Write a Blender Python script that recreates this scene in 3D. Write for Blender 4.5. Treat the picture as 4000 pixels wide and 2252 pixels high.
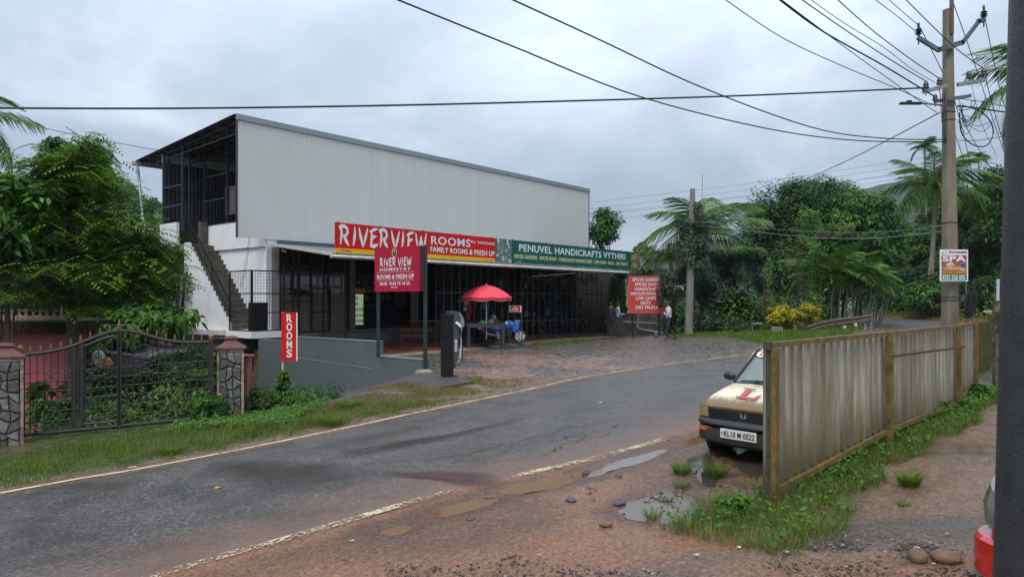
import bpy, bmesh, math, random
import numpy as np
from mathutils import Vector, Matrix, noise as mnoise
random.seed(7); RG = np.random.default_rng(11)
S = bpy.context.scene
for o in list(bpy.data.objects): bpy.data.objects.remove(o)
R = math.radians

# ---------------- camera, sky, sun, exposure ----------------
CAMZ = 2.05; FPX = 2773.0; HY = 1170.0
cam_d = bpy.data.cameras.new('camera'); cam = bpy.data.objects.new('camera', cam_d)
S.collection.objects.link(cam); S.camera = cam
cam.location = (0, 0, CAMZ); cam.rotation_euler = (R(90), 0, 0)
cam_d.sensor_width = 36; cam_d.lens = FPX/4000*36; cam_d.shift_y = (HY-1126)/4000
cam_d.clip_start = .05; cam_d.clip_end = 5000
SUN_EL, SUN_AZ = 58, 205      # azimuth from +Y clockwise: behind the camera, to the left
W = bpy.data.worlds.new('World'); S.world = W; W.use_nodes = True
nt = W.node_tree; N_ = nt.nodes; L_ = nt.links; N_.clear()
wo = N_.new('ShaderNodeOutputWorld'); bg = N_.new('ShaderNodeBackground')
sky = N_.new('ShaderNodeTexSky'); sky.sky_type = 'NISHITA'; sky.sun_disc = False
sky.sun_elevation = R(SUN_EL); sky.sun_rotation = R(SUN_AZ)
tc = N_.new('ShaderNodeTexCoord'); sep = N_.new('ShaderNodeSeparateXYZ')
L_.new(tc.outputs['Generated'], sep.inputs[0])
# flatten directions onto a cloud ceiling: p = d / (z + k)
add = N_.new('ShaderNodeMath'); add.operation = 'ADD'; add.inputs[1].default_value = .22
L_.new(sep.outputs['Z'], add.inputs[0])
mx = N_.new('ShaderNodeMath'); mx.operation = 'MAXIMUM'; mx.inputs[1].default_value = .12
L_.new(add.outputs[0], mx.inputs[0])
dv = N_.new('ShaderNodeVectorMath'); dv.operation = 'DIVIDE'
cmb = N_.new('ShaderNodeCombineXYZ')
for i in range(3): L_.new(mx.outputs[0], cmb.inputs[i])
L_.new(tc.outputs['Generated'], dv.inputs[0]); L_.new(cmb.outputs[0], dv.inputs[1])
def wnoise(scale, det, rough, dist=0):
    n = N_.new('ShaderNodeTexNoise'); n.inputs['Scale'].default_value = scale
    n.inputs['Detail'].default_value = det; n.inputs['Roughness'].default_value = rough
    n.inputs['Distortion'].default_value = dist
    L_.new(dv.outputs[0], n.inputs['Vector']); return n
n1 = wnoise(.75, 7, .55, .5); n2 = wnoise(2.6, 6, .6, .3)
mixn = N_.new('ShaderNodeMath'); mixn.operation = 'MULTIPLY_ADD'; mixn.inputs[1].default_value = .20
L_.new(n2.outputs[0], mixn.inputs[0])
sc1 = N_.new('ShaderNodeMath'); sc1.operation = 'MULTIPLY'; sc1.inputs[1].default_value = .84
L_.new(n1.outputs[0], sc1.inputs[0]); L_.new(sc1.outputs[0], mixn.inputs[2])
cr = N_.new('ShaderNodeValToRGB')
cr.color_ramp.elements[0].position = .38; cr.color_ramp.elements[0].color = (.25, .30, .375, 1)
cr.color_ramp.elements[1].position = .66; cr.color_ramp.elements[1].color = (.51, .57, .65, 1)
e = cr.color_ramp.elements.new(.53); e.color = (.35, .405, .49, 1)
L_.new(mixn.outputs[0], cr.inputs[0])
# overcast luminance grows towards the zenith (CIE overcast: 1 + 2 sin)
cie = N_.new('ShaderNodeMath'); cie.operation = 'MULTIPLY_ADD'; cie.inputs[1].default_value = 1.7; cie.inputs[2].default_value = .72
clz = N_.new('ShaderNodeMath'); clz.operation = 'MAXIMUM'; clz.inputs[1].default_value = 0
L_.new(sep.outputs['Z'], clz.inputs[0]); L_.new(clz.outputs[0], cie.inputs[0])
mulc = N_.new('ShaderNodeMix'); mulc.data_type = 'RGBA'; mulc.blend_type = 'MULTIPLY'; mulc.inputs[0].default_value = 1
L_.new(cr.outputs[0], mulc.inputs[6])
cc = N_.new('ShaderNodeCombineColor')
for i in range(3): L_.new(cie.outputs[0], cc.inputs[i])
L_.new(cc.outputs[0], mulc.inputs[7])
# cloud radiance is expressed on the Nishita scale (background strength 0.1)
up = N_.new('ShaderNodeMix'); up.data_type = 'RGBA'; up.blend_type = 'MULTIPLY'; up.inputs[0].default_value = 1
up.inputs[7].default_value = (10.5, 10.5, 10.5, 1); L_.new(mulc.outputs[2], up.inputs[6])
mm = N_.new('ShaderNodeMix'); mm.data_type = 'RGBA'; mm.inputs[0].default_value = .9
L_.new(sky.outputs[0], mm.inputs[6]); L_.new(up.outputs[2], mm.inputs[7])
L_.new(mm.outputs[2], bg.inputs[0]); bg.inputs[1].default_value = .1
L_.new(bg.outputs[0], wo.inputs[0])
sd = bpy.data.lights.new('sun', 'SUN'); sun = bpy.data.objects.new('sun', sd); S.collection.objects.link(sun)
sd.energy = 1.5; sd.angle = R(30); sd.color = (1, .94, .84)
az = R(SUN_AZ); el = R(SUN_EL)
sdir = Vector((math.sin(az)*math.cos(el), math.cos(az)*math.cos(el), math.sin(el)))
sun.rotation_euler = sdir.to_track_quat('Z', 'Y').to_euler()
S.view_settings.view_transform = 'Standard'; S.view_settings.look = 'None'
S.view_settings.exposure = 0.56; S.view_settings.gamma = 1
S.view_settings.use_curve_mapping = False
S.render.engine = 'CYCLES'
S.cycles.use_denoising = True; S.cycles.max_bounces = 5; S.cycles.diffuse_bounces = 3; S.cycles.glossy_bounces = 2
S.cycles.transmission_bounces = 3; S.cycles.transparent_max_bounces = 6; S.cycles.volume_bounces = 0
S.cycles.use_adaptive_sampling = True; S.cycles.adaptive_threshold = .02
S.cycles.sample_clamp_indirect = 4
S.cycles.volume_step_rate = 10

# ---------------- helpers: frames ----------------
CO, SI = math.cos(R(50)), math.sin(R(50))
P1 = (-10.29, 26.6)                              # front left corner of the building
def uvw(u, v, z=0.0): return Vector((P1[0]+CO*u-SI*v, P1[1]+SI*u+CO*v, z))
def rx(px): return (px-2000)/FPX
def pix(px, py, d): return Vector((rx(px)*d, d, CAMZ-(py-HY)/FPX*d))
def uv_v(px, v):                                 # u and depth where the column px meets the plane v
    r = rx(px); d = (25+v)/(-SI*r+CO); x = r*d-P1[0]; y = d-P1[1]
    return CO*x+SI*y, d
def uv_u(px, u):
    r = rx(px); ax = P1[0]+CO*u; ay = P1[1]+SI*u
    v = (ax-r*ay)/(SI+r*CO); return v, ay+CO*v
def zp(py, d): return CAMZ-(py-HY)/FPX*d
def ss(x): x = np.clip(x, 0, 1); return x*x*(3-2*x)

# ---------------- helpers: terrain ----------------
def zr(x, y):
    x = np.asarray(x, float); y = np.asarray(y, float)
    sx = np.where(x > 11, 11+3.2*np.tanh((x-11)/3.2), np.where(x < -14, -14+2*np.tanh((x+14)/2), x))
    return -.178+.0028*np.minimum(y, 60)+.05*sx
def ray_road(px, py):
    d = 3.0
    for _ in range(4000):
        x = rx(px)*d; z = CAMZ-(py-HY)/FPX*d
        if z < zr(x, d): break
        d += .02
    return (rx(px)*d, d)
Fp = [(0,1922),(512,1832),(932,1752),(1336,1670),(1646,1604),(1988,1534),(2298,1468),(2640,1418),(2982,1374),(3200,1338),(3391,1306),(3450,1285),(3447,1267),(3411,1257)]
F = [(-17, -1.2), (-11.5, 4.4)] + [ray_road(*p) for p in Fp] + [(20, 56), (12, 66), (2, 74)]
Np = [(668,2252),(1025,2150),(1320,2062),(1600,1980),(1863,1907),(2291,1809),(2485,1759),(2718,1685)]
Nl = [(-14, -6.0), (-8.5, .3)] + [ray_road(*p) for p in Np] + [(6.3, 15.0), (11.2, 20.6), (17.5, 26.8), (24, 34), (27.5, 42), (28, 52), (22, 63), (12, 72), (2, 80)]
def smooth_poly(P, n):
    P = np.array(P, float); seg = np.r_[0, np.cumsum(np.hypot(*np.diff(P, axis=0).T))]
    out = []
    for t in np.linspace(0, seg[-1], n):
        i = min(max(np.searchsorted(seg, t)-1, 0), len(P)-2)
        f = (t-seg[i])/(seg[i+1]-seg[i])
        p0, p1, p2, p3 = P[max(i-1,0)], P[i], P[i+1], P[min(i+2,len(P)-1)]
        out.append(.5*((2*p1)+(-p0+p2)*f+(2*p0-5*p1+4*p2-p3)*f*f+(-p0+3*p1-3*p2+p3)*f**3))
    return np.array(out)
Fs = smooth_poly(F, 150); Ns = smooth_poly(Nl, 150)
def sdist(x, y, P):                              # > 0 on the left-hand side of the polyline
    x = np.asarray(x, float).ravel(); y = np.asarray(y, float).ravel()
    best = np.full(x.shape, 1e9); sg = np.ones(x.shape)
    for a, b in zip(P[:-1:1], P[1::1]):
        dx, dy = b-a; L2 = dx*dx+dy*dy
        t = np.clip(((x-a[0])*dx+(y-a[1])*dy)/L2, 0, 1)
        qx = x-a[0]-t*dx; qy = y-a[1]-t*dy; d2 = qx*qx+qy*qy
        m = d2 < best; best = np.where(m, d2, best); sg = np.where(m, np.sign(dx*qy-dy*qx), sg)
    return np.sqrt(best)*sg
GA, GB = np.array([-9.2, 13.25]), np.array([-6.1, 14.4])   # gate line
gdir = (GB-GA)/np.linalg.norm(GB-GA); gn = np.array([-gdir[1], gdir[0]])
def T(x, y, full=False):
    shp = np.shape(x); x = np.asarray(x, float).ravel(); y = np.asarray(y, float).ravel()
    base = zr(x, y); sF = sdist(x, y, Fs); sN = -sdist(x, y, Ns)
    rxx = x-P1[0]; ryy = y-P1[1]; u = CO*rxx+SI*ryy; v = -SI*rxx+CO*ryy
    tgt = .13+(base+.05-.13)*ss((x-2)/7)
    plot = base+(tgt-base)*ss(sF/6.0)
    g = (x-GA[0])*gn[0]+(y-GA[1])*gn[1]
    left = base+.02*ss(sF/1.2)-2.1*ss((g-.25)/4.5)
    zramp = -.02-.24*np.maximum(v+10.3, 0)
    bank = base+.02*ss(sF/1.2)-2.1*ss((g-.25)/4.5)*ss((-u-3.7)/1.2)
    wr = ss((u+4.4)/1.4); zramp = np.minimum(-.02-.24*(v+10.3)+.14*np.minimum(u+.2, 0), plot)
    left = np.where(u < -.05, bank+(zramp-bank)*wr, left)
    # between the ramp and the pillar the verge stays up as a bank
    lf = np.where(u < -.05, 1.0, 0.0)*ss((-u-.05)/.01)
    z = np.where(sF > 0, plot*(1-lf)+left*lf, base)
    z = np.where((sF > 0) & (v > 7) & (u < 24), z-2.2*ss((v-7)/4), z)
    z = z+np.where((sF > 4) & (x > 20), .02*(sF-4), 0)
    ins = (sF < 0) & (sN < 0)
    dep = np.minimum(-sF, -sN)
    z = np.where(ins, z-.06*ss((dep-.22)/.15), z)
    z = np.where((sN > 0) & (x > 22) & (y > 30), z+.12*np.minimum(sN, 40), z)
    if full: return z, sF, sN, u, v, g
    return z.reshape(shp) if shp else float(z[0])
def gnd(px, py, d0=2.5, d1=80):
    ds = np.concatenate([np.arange(d0, 20, .03), np.arange(20, d1, .08)])
    xs = rx(px)*ds; zs = CAMZ-(py-HY)/FPX*ds; t = T(xs, ds)
    i = np.argmax(zs < t); d = ds[i] if (zs < t).any() else d1
    return Vector((rx(px)*d, d, T(rx(px)*d, d)))

# ---------------- helpers: objects ----------------
COL = S.collection
def thing(name, label, cat, loc=(0,0,0), rotz=0, group=None):
    o = bpy.data.objects.new(name, None); COL.objects.link(o)
    o.empty_display_size = .1; o.location = loc; o.rotation_euler = (0, 0, rotz)
    o['label'] = label; o['category'] = cat
    if group: o['group'] = group
    return o
def tag(o, label, cat, group=None, kind=None):
    o['label'] = label; o['category'] = cat
    if group: o['group'] = group
    if kind: o['kind'] = kind
    return o
def pmat(o):
    m = Matrix.Translation(o.location) @ Matrix.Rotation(o.rotation_euler[2], 4, 'Z')
    if o.parent: m = pmat(o.parent) @ m
    return m
class MB:
    def __init__(s): s.v = []; s.f = []; s.mi = []; s.cur = 0
    def add(s, vs, fs):
        b = len(s.v); s.v += [tuple(v) for v in vs]; s.f += [[b+i for i in f] for f in fs]; s.mi += [s.cur]*len(fs); return s
    def box(s, x0, x1, y0, y1, z0, z1):
        return s.add([(x0,y0,z0),(x1,y0,z0),(x1,y1,z0),(x0,y1,z0),(x0,y0,z1),(x1,y0,z1),(x1,y1,z1),(x0,y1,z1)],
            [(0,3,2,1),(4,5,6,7),(0,1,5,4),(1,2,6,5),(2,3,7,6),(3,0,4,7)])
    def bar(s, a, b, w=.05, h=None, upv=(0,0,1)):
        a = Vector(a); b = Vector(b); h = h or w; d = (b-a).normalized(); upv = Vector(upv)
        if abs(d.dot(upv)) > .99: upv = Vector((0,1,0))
        r = d.cross(upv).normalized()*(w/2); t = r.cross(d).normalized()*(h/2)
        vs = [p+i*r+j*t for p in (a, b) for i, j in ((-1,-1),(1,-1),(1,1),(-1,1))]
        return s.add(vs, [(0,1,2,3),(7,6,5,4),(0,4,5,1),(1,5,6,2),(2,6,7,3),(3,7,4,0)])
    def tube(s, pts, r, seg=6, cap=True):
        pts = [Vector(p) for p in pts]; n = len(pts); rr = r if hasattr(r, '__len__') else [r]*n
        ref = Vector((0,0,1)); b = len(s.v)
        for i, p in enumerate(pts):
            d = (pts[min(i+1,n-1)]-pts[max(i-1,0)]).normalized()
            q = ref if abs(d.dot(ref)) < .95 else Vector((1,0,0))
            a = d.cross(q).normalized(); c = d.cross(a)
            for k in range(seg):
                t = 2*math.pi*k/seg; s.v.append(tuple(p+(a*math.cos(t)+c*math.sin(t))*rr[i]))
        for i in range(n-1):
            for k in range(seg):
                s.f.append([b+i*seg+k, b+i*seg+(k+1)%seg, b+(i+1)*seg+(k+1)%seg, b+(i+1)*seg+k]); s.mi.append(s.cur)
        if cap:
            s.f.append([b+k for k in range(seg)][::-1]); s.mi.append(s.cur)
            s.f.append([b+(n-1)*seg+k for k in range(seg)]); s.mi.append(s.cur)
        return s
    def lathe(s, c, prof, seg=12, axis='z', cap=True):
        b = len(s.v); n = len(prof)
        for r, z in prof:
            for k in range(seg):
                t = 2*math.pi*k/seg; p = (r*math.cos(t), r*math.sin(t), z)
                if axis == 'y': p = (p[0], p[2], p[1])
                if axis == 'x': p = (p[2], p[0], p[1])
                s.v.append((c[0]+p[0], c[1]+p[1], c[2]+p[2]))
        for i in range(n-1):
            for k in range(seg):
                s.f.append([b+i*seg+k, b+i*seg+(k+1)%seg, b+(i+1)*seg+(k+1)%seg, b+(i+1)*seg+k]); s.mi.append(s.cur)
        if not cap: return s
        s.f.append([b+k for k in range(seg)][::-1]); s.mi.append(s.cur)
        s.f.append([b+(n-1)*seg+k for k in range(seg)]); s.mi.append(s.cur)
        return s
    def prism(s, poly, z0, z1):                     # poly in xy, extruded z
        n = len(poly); vs = [(p[0],p[1],z0) for p in poly]+[(p[0],p[1],z1) for p in poly]
        return s.add(vs, [list(range(n))[::-1], list(range(n,2*n))]+[(i,(i+1)%n,n+(i+1)%n,n+i) for i in range(n)])
    def prismy(s, poly, y0, y1):                    # poly in xz, extruded y
        n = len(poly); vs = [(p[0],y0,p[1]) for p in poly]+[(p[0],y1,p[1]) for p in poly]
        return s.add(vs, [list(range(n)), list(range(n,2*n))[::-1]]+[(i,n+i,n+(i+1)%n,(i+1)%n) for i in range(n)])
    def ell(s, c, r, seg=10, rings=6):
        prof = [(max(math.sin(math.pi*i/rings), .02), -math.cos(math.pi*i/rings)) for i in range(rings+1)]
        b = len(s.v); s.lathe((0,0,0), prof, seg)
        for i in range(b, len(s.v)):
            p = s.v[i]; s.v[i] = (c[0]+p[0]*r[0], c[1]+p[1]*r[1], c[2]+p[2]*r[2])
        return s
    def rockify(s, amt=.15, seed=0):
        rr = random.Random(seed)
        s.v = [tuple(c+rr.uniform(-amt, amt) for c in p) for p in s.v]; return s
def build(name, mb, mats, parent=None, world=False, smooth=False, bevel=0, kind=None):
    me = bpy.data.meshes.new(name); me.from_pydata(mb.v, [], mb.f)
    mats = mats if isinstance(mats, (list, tuple)) else [mats]
    for m in mats: me.materials.append(m)
    if len(mats) > 1: me.polygons.foreach_set('material_index', mb.mi)
    if world and parent is not None: me.transform(pmat(parent).inverted())
    if bevel:
        bm = bmesh.new(); bm.from_mesh(me)
        bmesh.ops.bevel(bm, geom=[e for e in bm.edges if e.is_manifold and e.calc_face_angle(0) > .6], offset=bevel, segments=2, affect='EDGES', profile=.7)
        bm.to_mesh(me); bm.free()
    if smooth:
        me.polygons.foreach_set('use_smooth', [True]*len(me.polygons))
        try: me.set_sharp_from_angle(angle=R(40))
        except Exception: pass
    me.update()
    o = bpy.data.objects.new(name, me); COL.objects.link(o); o.parent = parent
    if kind: o['kind'] = kind
    return o
def copy_tree(o, parent=None):
    c = o.copy(); COL.objects.link(c); c.parent = parent
    for ch in list(o.children): copy_tree(ch, c)
    return c
def fast_mesh(name, verts, quads, mats, parent=None, tint=None, mi=None, world=False, smooth=False):
    me = bpy.data.meshes.new(name); nv, nf, k = len(verts), len(quads), quads.shape[1]
    me.vertices.add(nv); me.vertices.foreach_set('co', verts.astype(np.float32).ravel())
    me.loops.add(nf*k); me.loops.foreach_set('vertex_index', quads.astype(np.int32).ravel())
    me.polygons.add(nf); me.polygons.foreach_set('loop_start', np.arange(0, nf*k, k, dtype=np.int32))
    me.polygons.foreach_set('loop_total', np.full(nf, k, dtype=np.int32))
    if tint is not None:
        a = me.attributes.new('tint', 'FLOAT', 'FACE'); a.data.foreach_set('value', tint.astype(np.float32))
    for m in (mats if isinstance(mats, (list, tuple)) else [mats]): me.materials.append(m)
    if mi is not None: me.polygons.foreach_set('material_index', mi.astype(np.int32))
    if smooth: me.polygons.foreach_set('use_smooth', np.ones(nf, bool))
    if world and parent is not None: me.transform(pmat(parent).inverted())
    me.update(calc_edges=True); me.validate()
    o = bpy.data.objects.new(name, me); COL.objects.link(o); o.parent = parent
    return o

# ---------------- helpers: materials ----------------
def nodes(name):
    m = bpy.data.materials.new(name); m.use_nodes = True; t = m.node_tree
    return m, t, t.nodes['Principled BSDF']
def c4(c): return (c[0], c[1], c[2], 1)
def texc(t, scale=(1,1,1), out='Object'):
    a = t.nodes.new('ShaderNodeTexCoord'); b = t.nodes.new('ShaderNodeMapping'); b.inputs['Scale'].default_value = scale
    t.links.new(a.outputs[out], b.inputs['Vector']); return b.outputs[0]
def noi(t, vec, sc, det=4, rough=.6, dist=0):
    n = t.nodes.new('ShaderNodeTexNoise'); n.inputs['Scale'].default_value = sc; n.inputs['Detail'].default_value = det
    n.inputs['Roughness'].default_value = rough; n.inputs['Distortion'].default_value = dist
    if vec: t.links.new(vec, n.inputs['Vector'])
    return n.outputs[0]
def ramp(t, fac, stops):
    r = t.nodes.new('ShaderNodeValToRGB'); el = r.color_ramp.elements
    while len(el) < len(stops): el.new(.5)
    for e, (p, c) in zip(el, stops): e.position = p; e.color = c4(c) if hasattr(c, '__len__') else (c, c, c, 1)
    t.links.new(fac, r.inputs[0]); return r.outputs[0]
def mixc(t, fac, a, b, mode='MIX'):
    m = t.nodes.new('ShaderNodeMix'); m.data_type = 'RGBA'; m.blend_type = mode
    for i, s in ((0, fac), (6, a), (7, b)):
        if isinstance(s, bpy.types.NodeSocket): t.links.new(s, m.inputs[i])
        elif i == 0: m.inputs[0].default_value = s
        else: m.inputs[i].default_value = c4(s)
    return m.outputs[2]
def mth(t, op, a, b=None, clamp=False):
    m = t.nodes.new('ShaderNodeMath'); m.operation = op; m.use_clamp = clamp
    for i, s in ((0, a), (1, b)):
        if s is None: continue
        if isinstance(s, bpy.types.NodeSocket): t.links.new(s, m.inputs[i])
        else: m.inputs[i].default_value = s
    return m.outputs[0]
def bump(t, p, h, strength=.3, dist=.02):
    b = t.nodes.new('ShaderNodeBump'); b.inputs['Strength'].default_value = strength; b.inputs['Distance'].default_value = dist
    t.links.new(h, b.inputs['Height']); t.links.new(b.outputs[0], p.inputs['Normal'])
_mc = {}
def mat(name, c, c2=None, sc=3, rough=.6, metal=0, bmp=0, bsc=40, scale=(1,1,1), lo=.35, hi=.65, spec=.5, coat=0):
    if name in _mc: return _mc[name]
    m, t, p = nodes(name); v = texc(t, scale)
    c2 = c2 or tuple(x*.72 for x in c)
    n = noi(t, v, sc, 6, .65)
    t.links.new(ramp(t, n, [(lo, c2), (hi, c)]), p.inputs['Base Color'])
    p.inputs['Roughness'].default_value = rough; p.inputs['Metallic'].default_value = metal
    p.inputs['Specular IOR Level'].default_value = spec; p.inputs['Coat Weight'].default_value = coat
    if bmp: bump(t, p, noi(t, v, bsc, 4), bmp, .01)
    _mc[name] = m; return m
def leafmat(name, dark, mid, light, rough=.42, trans=.25, spec=.22):
    m, t, p = nodes(name)
    a = t.nodes.new('ShaderNodeAttribute'); a.attribute_name = 'tint'
    col = ramp(t, a.outputs['Fac'], [(0, dark), (.5, mid), (1, light)])
    t.links.new(col, p.inputs['Base Color']); p.inputs['Roughness'].default_value = rough
    p.inputs['Specular IOR Level'].default_value = spec
    tr = t.nodes.new('ShaderNodeBsdfTranslucent'); t.links.new(col, tr.inputs[0])
    mx = t.nodes.new('ShaderNodeMixShader'); mx.inputs[0].default_value = trans
    out = t.nodes['Material Output']
    t.links.new(p.outputs[0], mx.inputs[1]); t.links.new(tr.outputs[0], mx.inputs[2]); t.links.new(mx.outputs[0], out.inputs[0])
    return m
def emis(name, c, st):
    m, t, p = nodes(name); p.inputs['Base Color'].default_value = c4(c)
    p.inputs['Emission Color'].default_value = c4(c); p.inputs['Emission Strength'].default_value = st; return m
M = {}
M['black'] = mat('black_steel', (.012,.012,.013), (.02,.018,.016), 8, .5, spec=.2)
M['dark'] = mat('dark_paint', (.035,.036,.04), (.02,.02,.022), 3, .6, spec=.25)
M['darkblue'] = mat('dark_steel', (.04,.045,.055), (.02,.022,.028), 5, .5, .1, spec=.3)
M['white'] = mat('white_plaster', (.82,.84,.87), (.70,.72,.75), 1.2, .8, bmp=.15, bsc=60, lo=.3, hi=.5)
M['offwhite'] = mat('aged_white', (.62,.60,.55), (.42,.40,.34), 5, .7)
M['grey'] = mat('grey_paint', (.24,.26,.27), (.18,.2,.205), 2, .6)
M['steel'] = mat('galvanised_steel', (.30,.31,.33), (.18,.19,.20), 6, .5, .4)
M['red'] = mat('red_print', (.66,.018,.014), (.50,.014,.012), 1.3, .6, bmp=.15, bsc=3, spec=.12)
M['maroon'] = mat('crimson_print', (.46,.018,.055), (.36,.014,.040), 1.6, .6, bmp=.12, bsc=3, spec=.12)
M['yellow'] = mat('yellow_print', (.80,.46,.01), (.74,.40,.01), 2, .6, spec=.15)
M['greenprint'] = mat('green_print', (.012,.13,.085), (.009,.085,.06), 1.2, .6, bmp=.15, bsc=3, spec=.12)
M['print'] = mat('white_print', (.78,.79,.82), (.70,.71,.74), 9, .5)
M['cream'] = mat('cream_print', (.75,.68,.38), (.68,.6,.3), 9, .5)
M['stairc'] = mat('weathered_stair', (.13,.115,.09), (.06,.054,.042), 4, .85, bmp=.4, bsc=50)
M['concrete'] = mat('concrete', (.30,.27,.22), (.16,.145,.12), 4, .85, bmp=.4, bsc=50)
M['wood'] = mat('varnished_wood', (.42,.16,.055), (.28,.09,.03), 3, .45, scale=(1,1,8))
M['rubber'] = mat('rubber', (.015,.015,.016), (.022,.021,.02), 12, .75)
M['wire'] = mat('wire_black', (.012,.012,.013), None, 5, .6)

# ---------------- helpers: lettering ----------------
def fit_text(parent, s, x0, x1, z0, z1, y, m, bold=.0, name='lettering', shear=0, spacing=1.06, ext=.003):
    cu = bpy.data.curves.new(name, 'FONT'); cu.body = s; cu.size = 1; cu.offset = bold*.55; cu.extrude = ext
    cu.resolution_u = 3; cu.shear = shear; cu.space_character = spacing
    o = bpy.data.objects.new(name, cu); COL.objects.link(o)
    dg = bpy.context.evaluated_depsgraph_get(); me = bpy.data.meshes.new_from_object(o.evaluated_get(dg))
    bpy.data.objects.remove(o)
    n = len(me.vertices); a = np.empty(n*3, np.float32); me.vertices.foreach_get('co', a); a = a.reshape(-1, 3)
    lo, hi = a.min(0), a.max(0); b = np.empty_like(a)
    b[:,0] = x0+(a[:,0]-lo[0])/(hi[0]-lo[0])*(x1-x0); b[:,2] = z0+(a[:,1]-lo[1])/(hi[1]-lo[1])*(z1-z0); b[:,1] = y-a[:,2]
    me.vertices.foreach_set('co', b.ravel()); me.materials.clear(); me.materials.append(m); me.name = name; me.update()
    me.polygons.foreach_set('material_index', [0]*len(me.polygons))
    ob = bpy.data.objects.new(name, me); COL.objects.link(ob); ob.parent = parent
    return ob
BR = {  # brush letters: strokes of (x, z, width) points in a unit cell
 'R': (1.0, [[(.12,.98,.10),(.20,.60,.13),(.10,.0,.05)],[(.0,.86,.16),(.30,1.0,.12),(.62,.90,.12),(.72,.70,.13),(.55,.50,.12),(.32,.44,.05)],[(.34,.52,.06),(.55,.25,.16),(.80,-.02,.05)]]),
 'I': (.45, [[(.22,1.02,.04),(.22,.6,.15),(.10,-.02,.05)],[(.02,.1,.03),(.14,.0,.05)]]),
 'V': (.85, [[(.05,1.0,.05),(.16,.6,.15),(.40,-.04,.06)],[(.80,1.0,.05),(.66,.6,.14),(.40,-.04,.05)]]),
 'E': (.82, [[(.20,.92,.07),(.24,.5,.14),(.14,.06,.10)],[(.02,.80,.05),(.35,.92,.13),(.78,1.0,.04)],[(.16,.50,.05),(.40,.54,.12),(.66,.60,.04)],[(.10,.06,.10),(.42,.04,.14),(.80,.16,.04)]]),
 'W': (1.15, [[(.04,1.0,.05),(.14,.5,.13),(.32,-.02,.06)],[(.58,.85,.05),(.50,.5,.12),(.32,-.02,.05)],[(.58,.85,.05),(.66,.45,.12),(.82,-.02,.06)],[(1.10,1.02,.05),(.98,.5,.13),(.82,-.02,.05)]]),
 ' ': (.35, []) }
def brush_text(parent, s, x0, x1, z0, z1, y, m, name='lettering'):
    tw = sum(BR[c][0]+.08 for c in s)-.08; sx = (x1-x0)/tw; sz = z1-z0; mb = MB(); cx = 0
    for c in s:
        w, strokes = BR[c]
        for st in strokes:
            P = smooth_poly([(a, b) for a, b, _ in st], 7) if len(st) > 2 else np.array([(a, b) for a, b, _ in st], float)
            ws = np.interp(np.linspace(0, 1, len(P)), np.linspace(0, 1, len(st)), [q[2] for q in st])
            vs = []
            for i, p in enumerate(P):
                d = P[min(i+1, len(P)-1)]-P[max(i-1, 0)]; d = d/np.linalg.norm(d); nn = np.array([-d[1], d[0]])
                for sgn in (1, -1):
                    q = p+nn*ws[i]*.5*sgn*1.55; vs.append((x0+(cx+q[0])*sx, y, z0+q[1]*sz))
            mb.add(vs, [(2*i, 2*i+1, 2*i+3, 2*i+2) for i in range(len(P)-1)])
            y -= .0004
        cx += w+.08
    return build(name, mb, m, parent)
# ================= GROUND =================
def vnoise(x, y, sc, seed=0.0):
    out = np.empty(len(x)); f = mnoise.noise
    for i in range(len(x)): out[i] = f(Vector((x[i]*sc, y[i]*sc, seed)))
    return out
# terrain fan
ang = np.concatenate([np.linspace(-2.6, -.95, 26)[:-1], np.linspace(-.95, 1.0, 270), np.linspace(1.0, 2.6, 26)[1:]])
dist = [3.2]
while dist[-1] < 150: dist.append(dist[-1]+max(.055, (dist[-1]-2)*.0115))
dist = np.array(dist); OY = -2.5
AX, DY = np.meshgrid(ang, dist); X = (AX*DY).ravel(); Y = (DY+OY).ravel()
Z, sF, sN, U_, V_, G_ = T(X, Y, full=True)
PUD = []
nA = vnoise(X, Y, .55, 1.3); nB = vnoise(X, Y, 2.3, 4.1); nC = vnoise(X, Y, 7.0, 8.7)
off = (sF > 0)|(sN > 0)
rough_amt = np.where(sN > 0, 1.0, .15)*ss(np.maximum(sF, sN)/.35)
Z = Z+np.where(off, rough_amt*(.022*nB+.009*nC+.03*nA), 0)
# shallow ruts parallel to the road on the near side, and the low spots where water stands
Z = Z-np.where(sN > 0, .006*np.exp(-((sN-.35)/.18)**2)*(1+nB), 0)+np.where(sN > 0, .008*np.sin(sN*26)*np.exp(-((sN-.9)/.5)**2), 0)
def col(*c): return np.array(c, float)[None, :]
def lerp(a, b, f): return a+(b-a)*np.clip(f, 0, 1)[:, None]
mud = col(.21,.098,.052); wetm = col(.125,.062,.034); red = col(.20,.098,.055); grav = col(.082,.068,.054); ggrav = col(.118,.100,.084)
gbase = col(.075,.075,.028); moss = col(.05,.085,.012); dirt = col(.16,.095,.06); conc = col(.24,.225,.20)
C = np.repeat(mud, len(X), 0)
C = lerp(C, wetm, ss((nA+.25)*2))
near = sN > 0
# near side: gravel close to the camera, red clay ridge, dark path east of the fence
C = lerp(C, grav, ss((6.25-Y+.8*nA)*1.2)*near*ss((X+1.6)/1.2)*.8)
fx = (X-2.56)*.73-(Y-7.03)*.68              # > 0 on the camera side of the corrugated fence
C = lerp(C, col(.165,.115,.080), ss(fx/.6)*near*.8)
C = lerp(C, red, ss((nB+.35)*2.5)*ss((5.95-Y+.25*nA)*2.5)*ss((X-1.3+nA)*1.6)*near*.95)
C = lerp(C, grav, ss((nA*2+.6))*ss((6.7-Y)*3)*ss((Y-5.75)*3)*ss((X-2.4)*2)*near*.9)
C = lerp(C, col(.28,.135,.075), ss((.25-sN)/.2)*near*.35)
far = sF > 0
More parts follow.
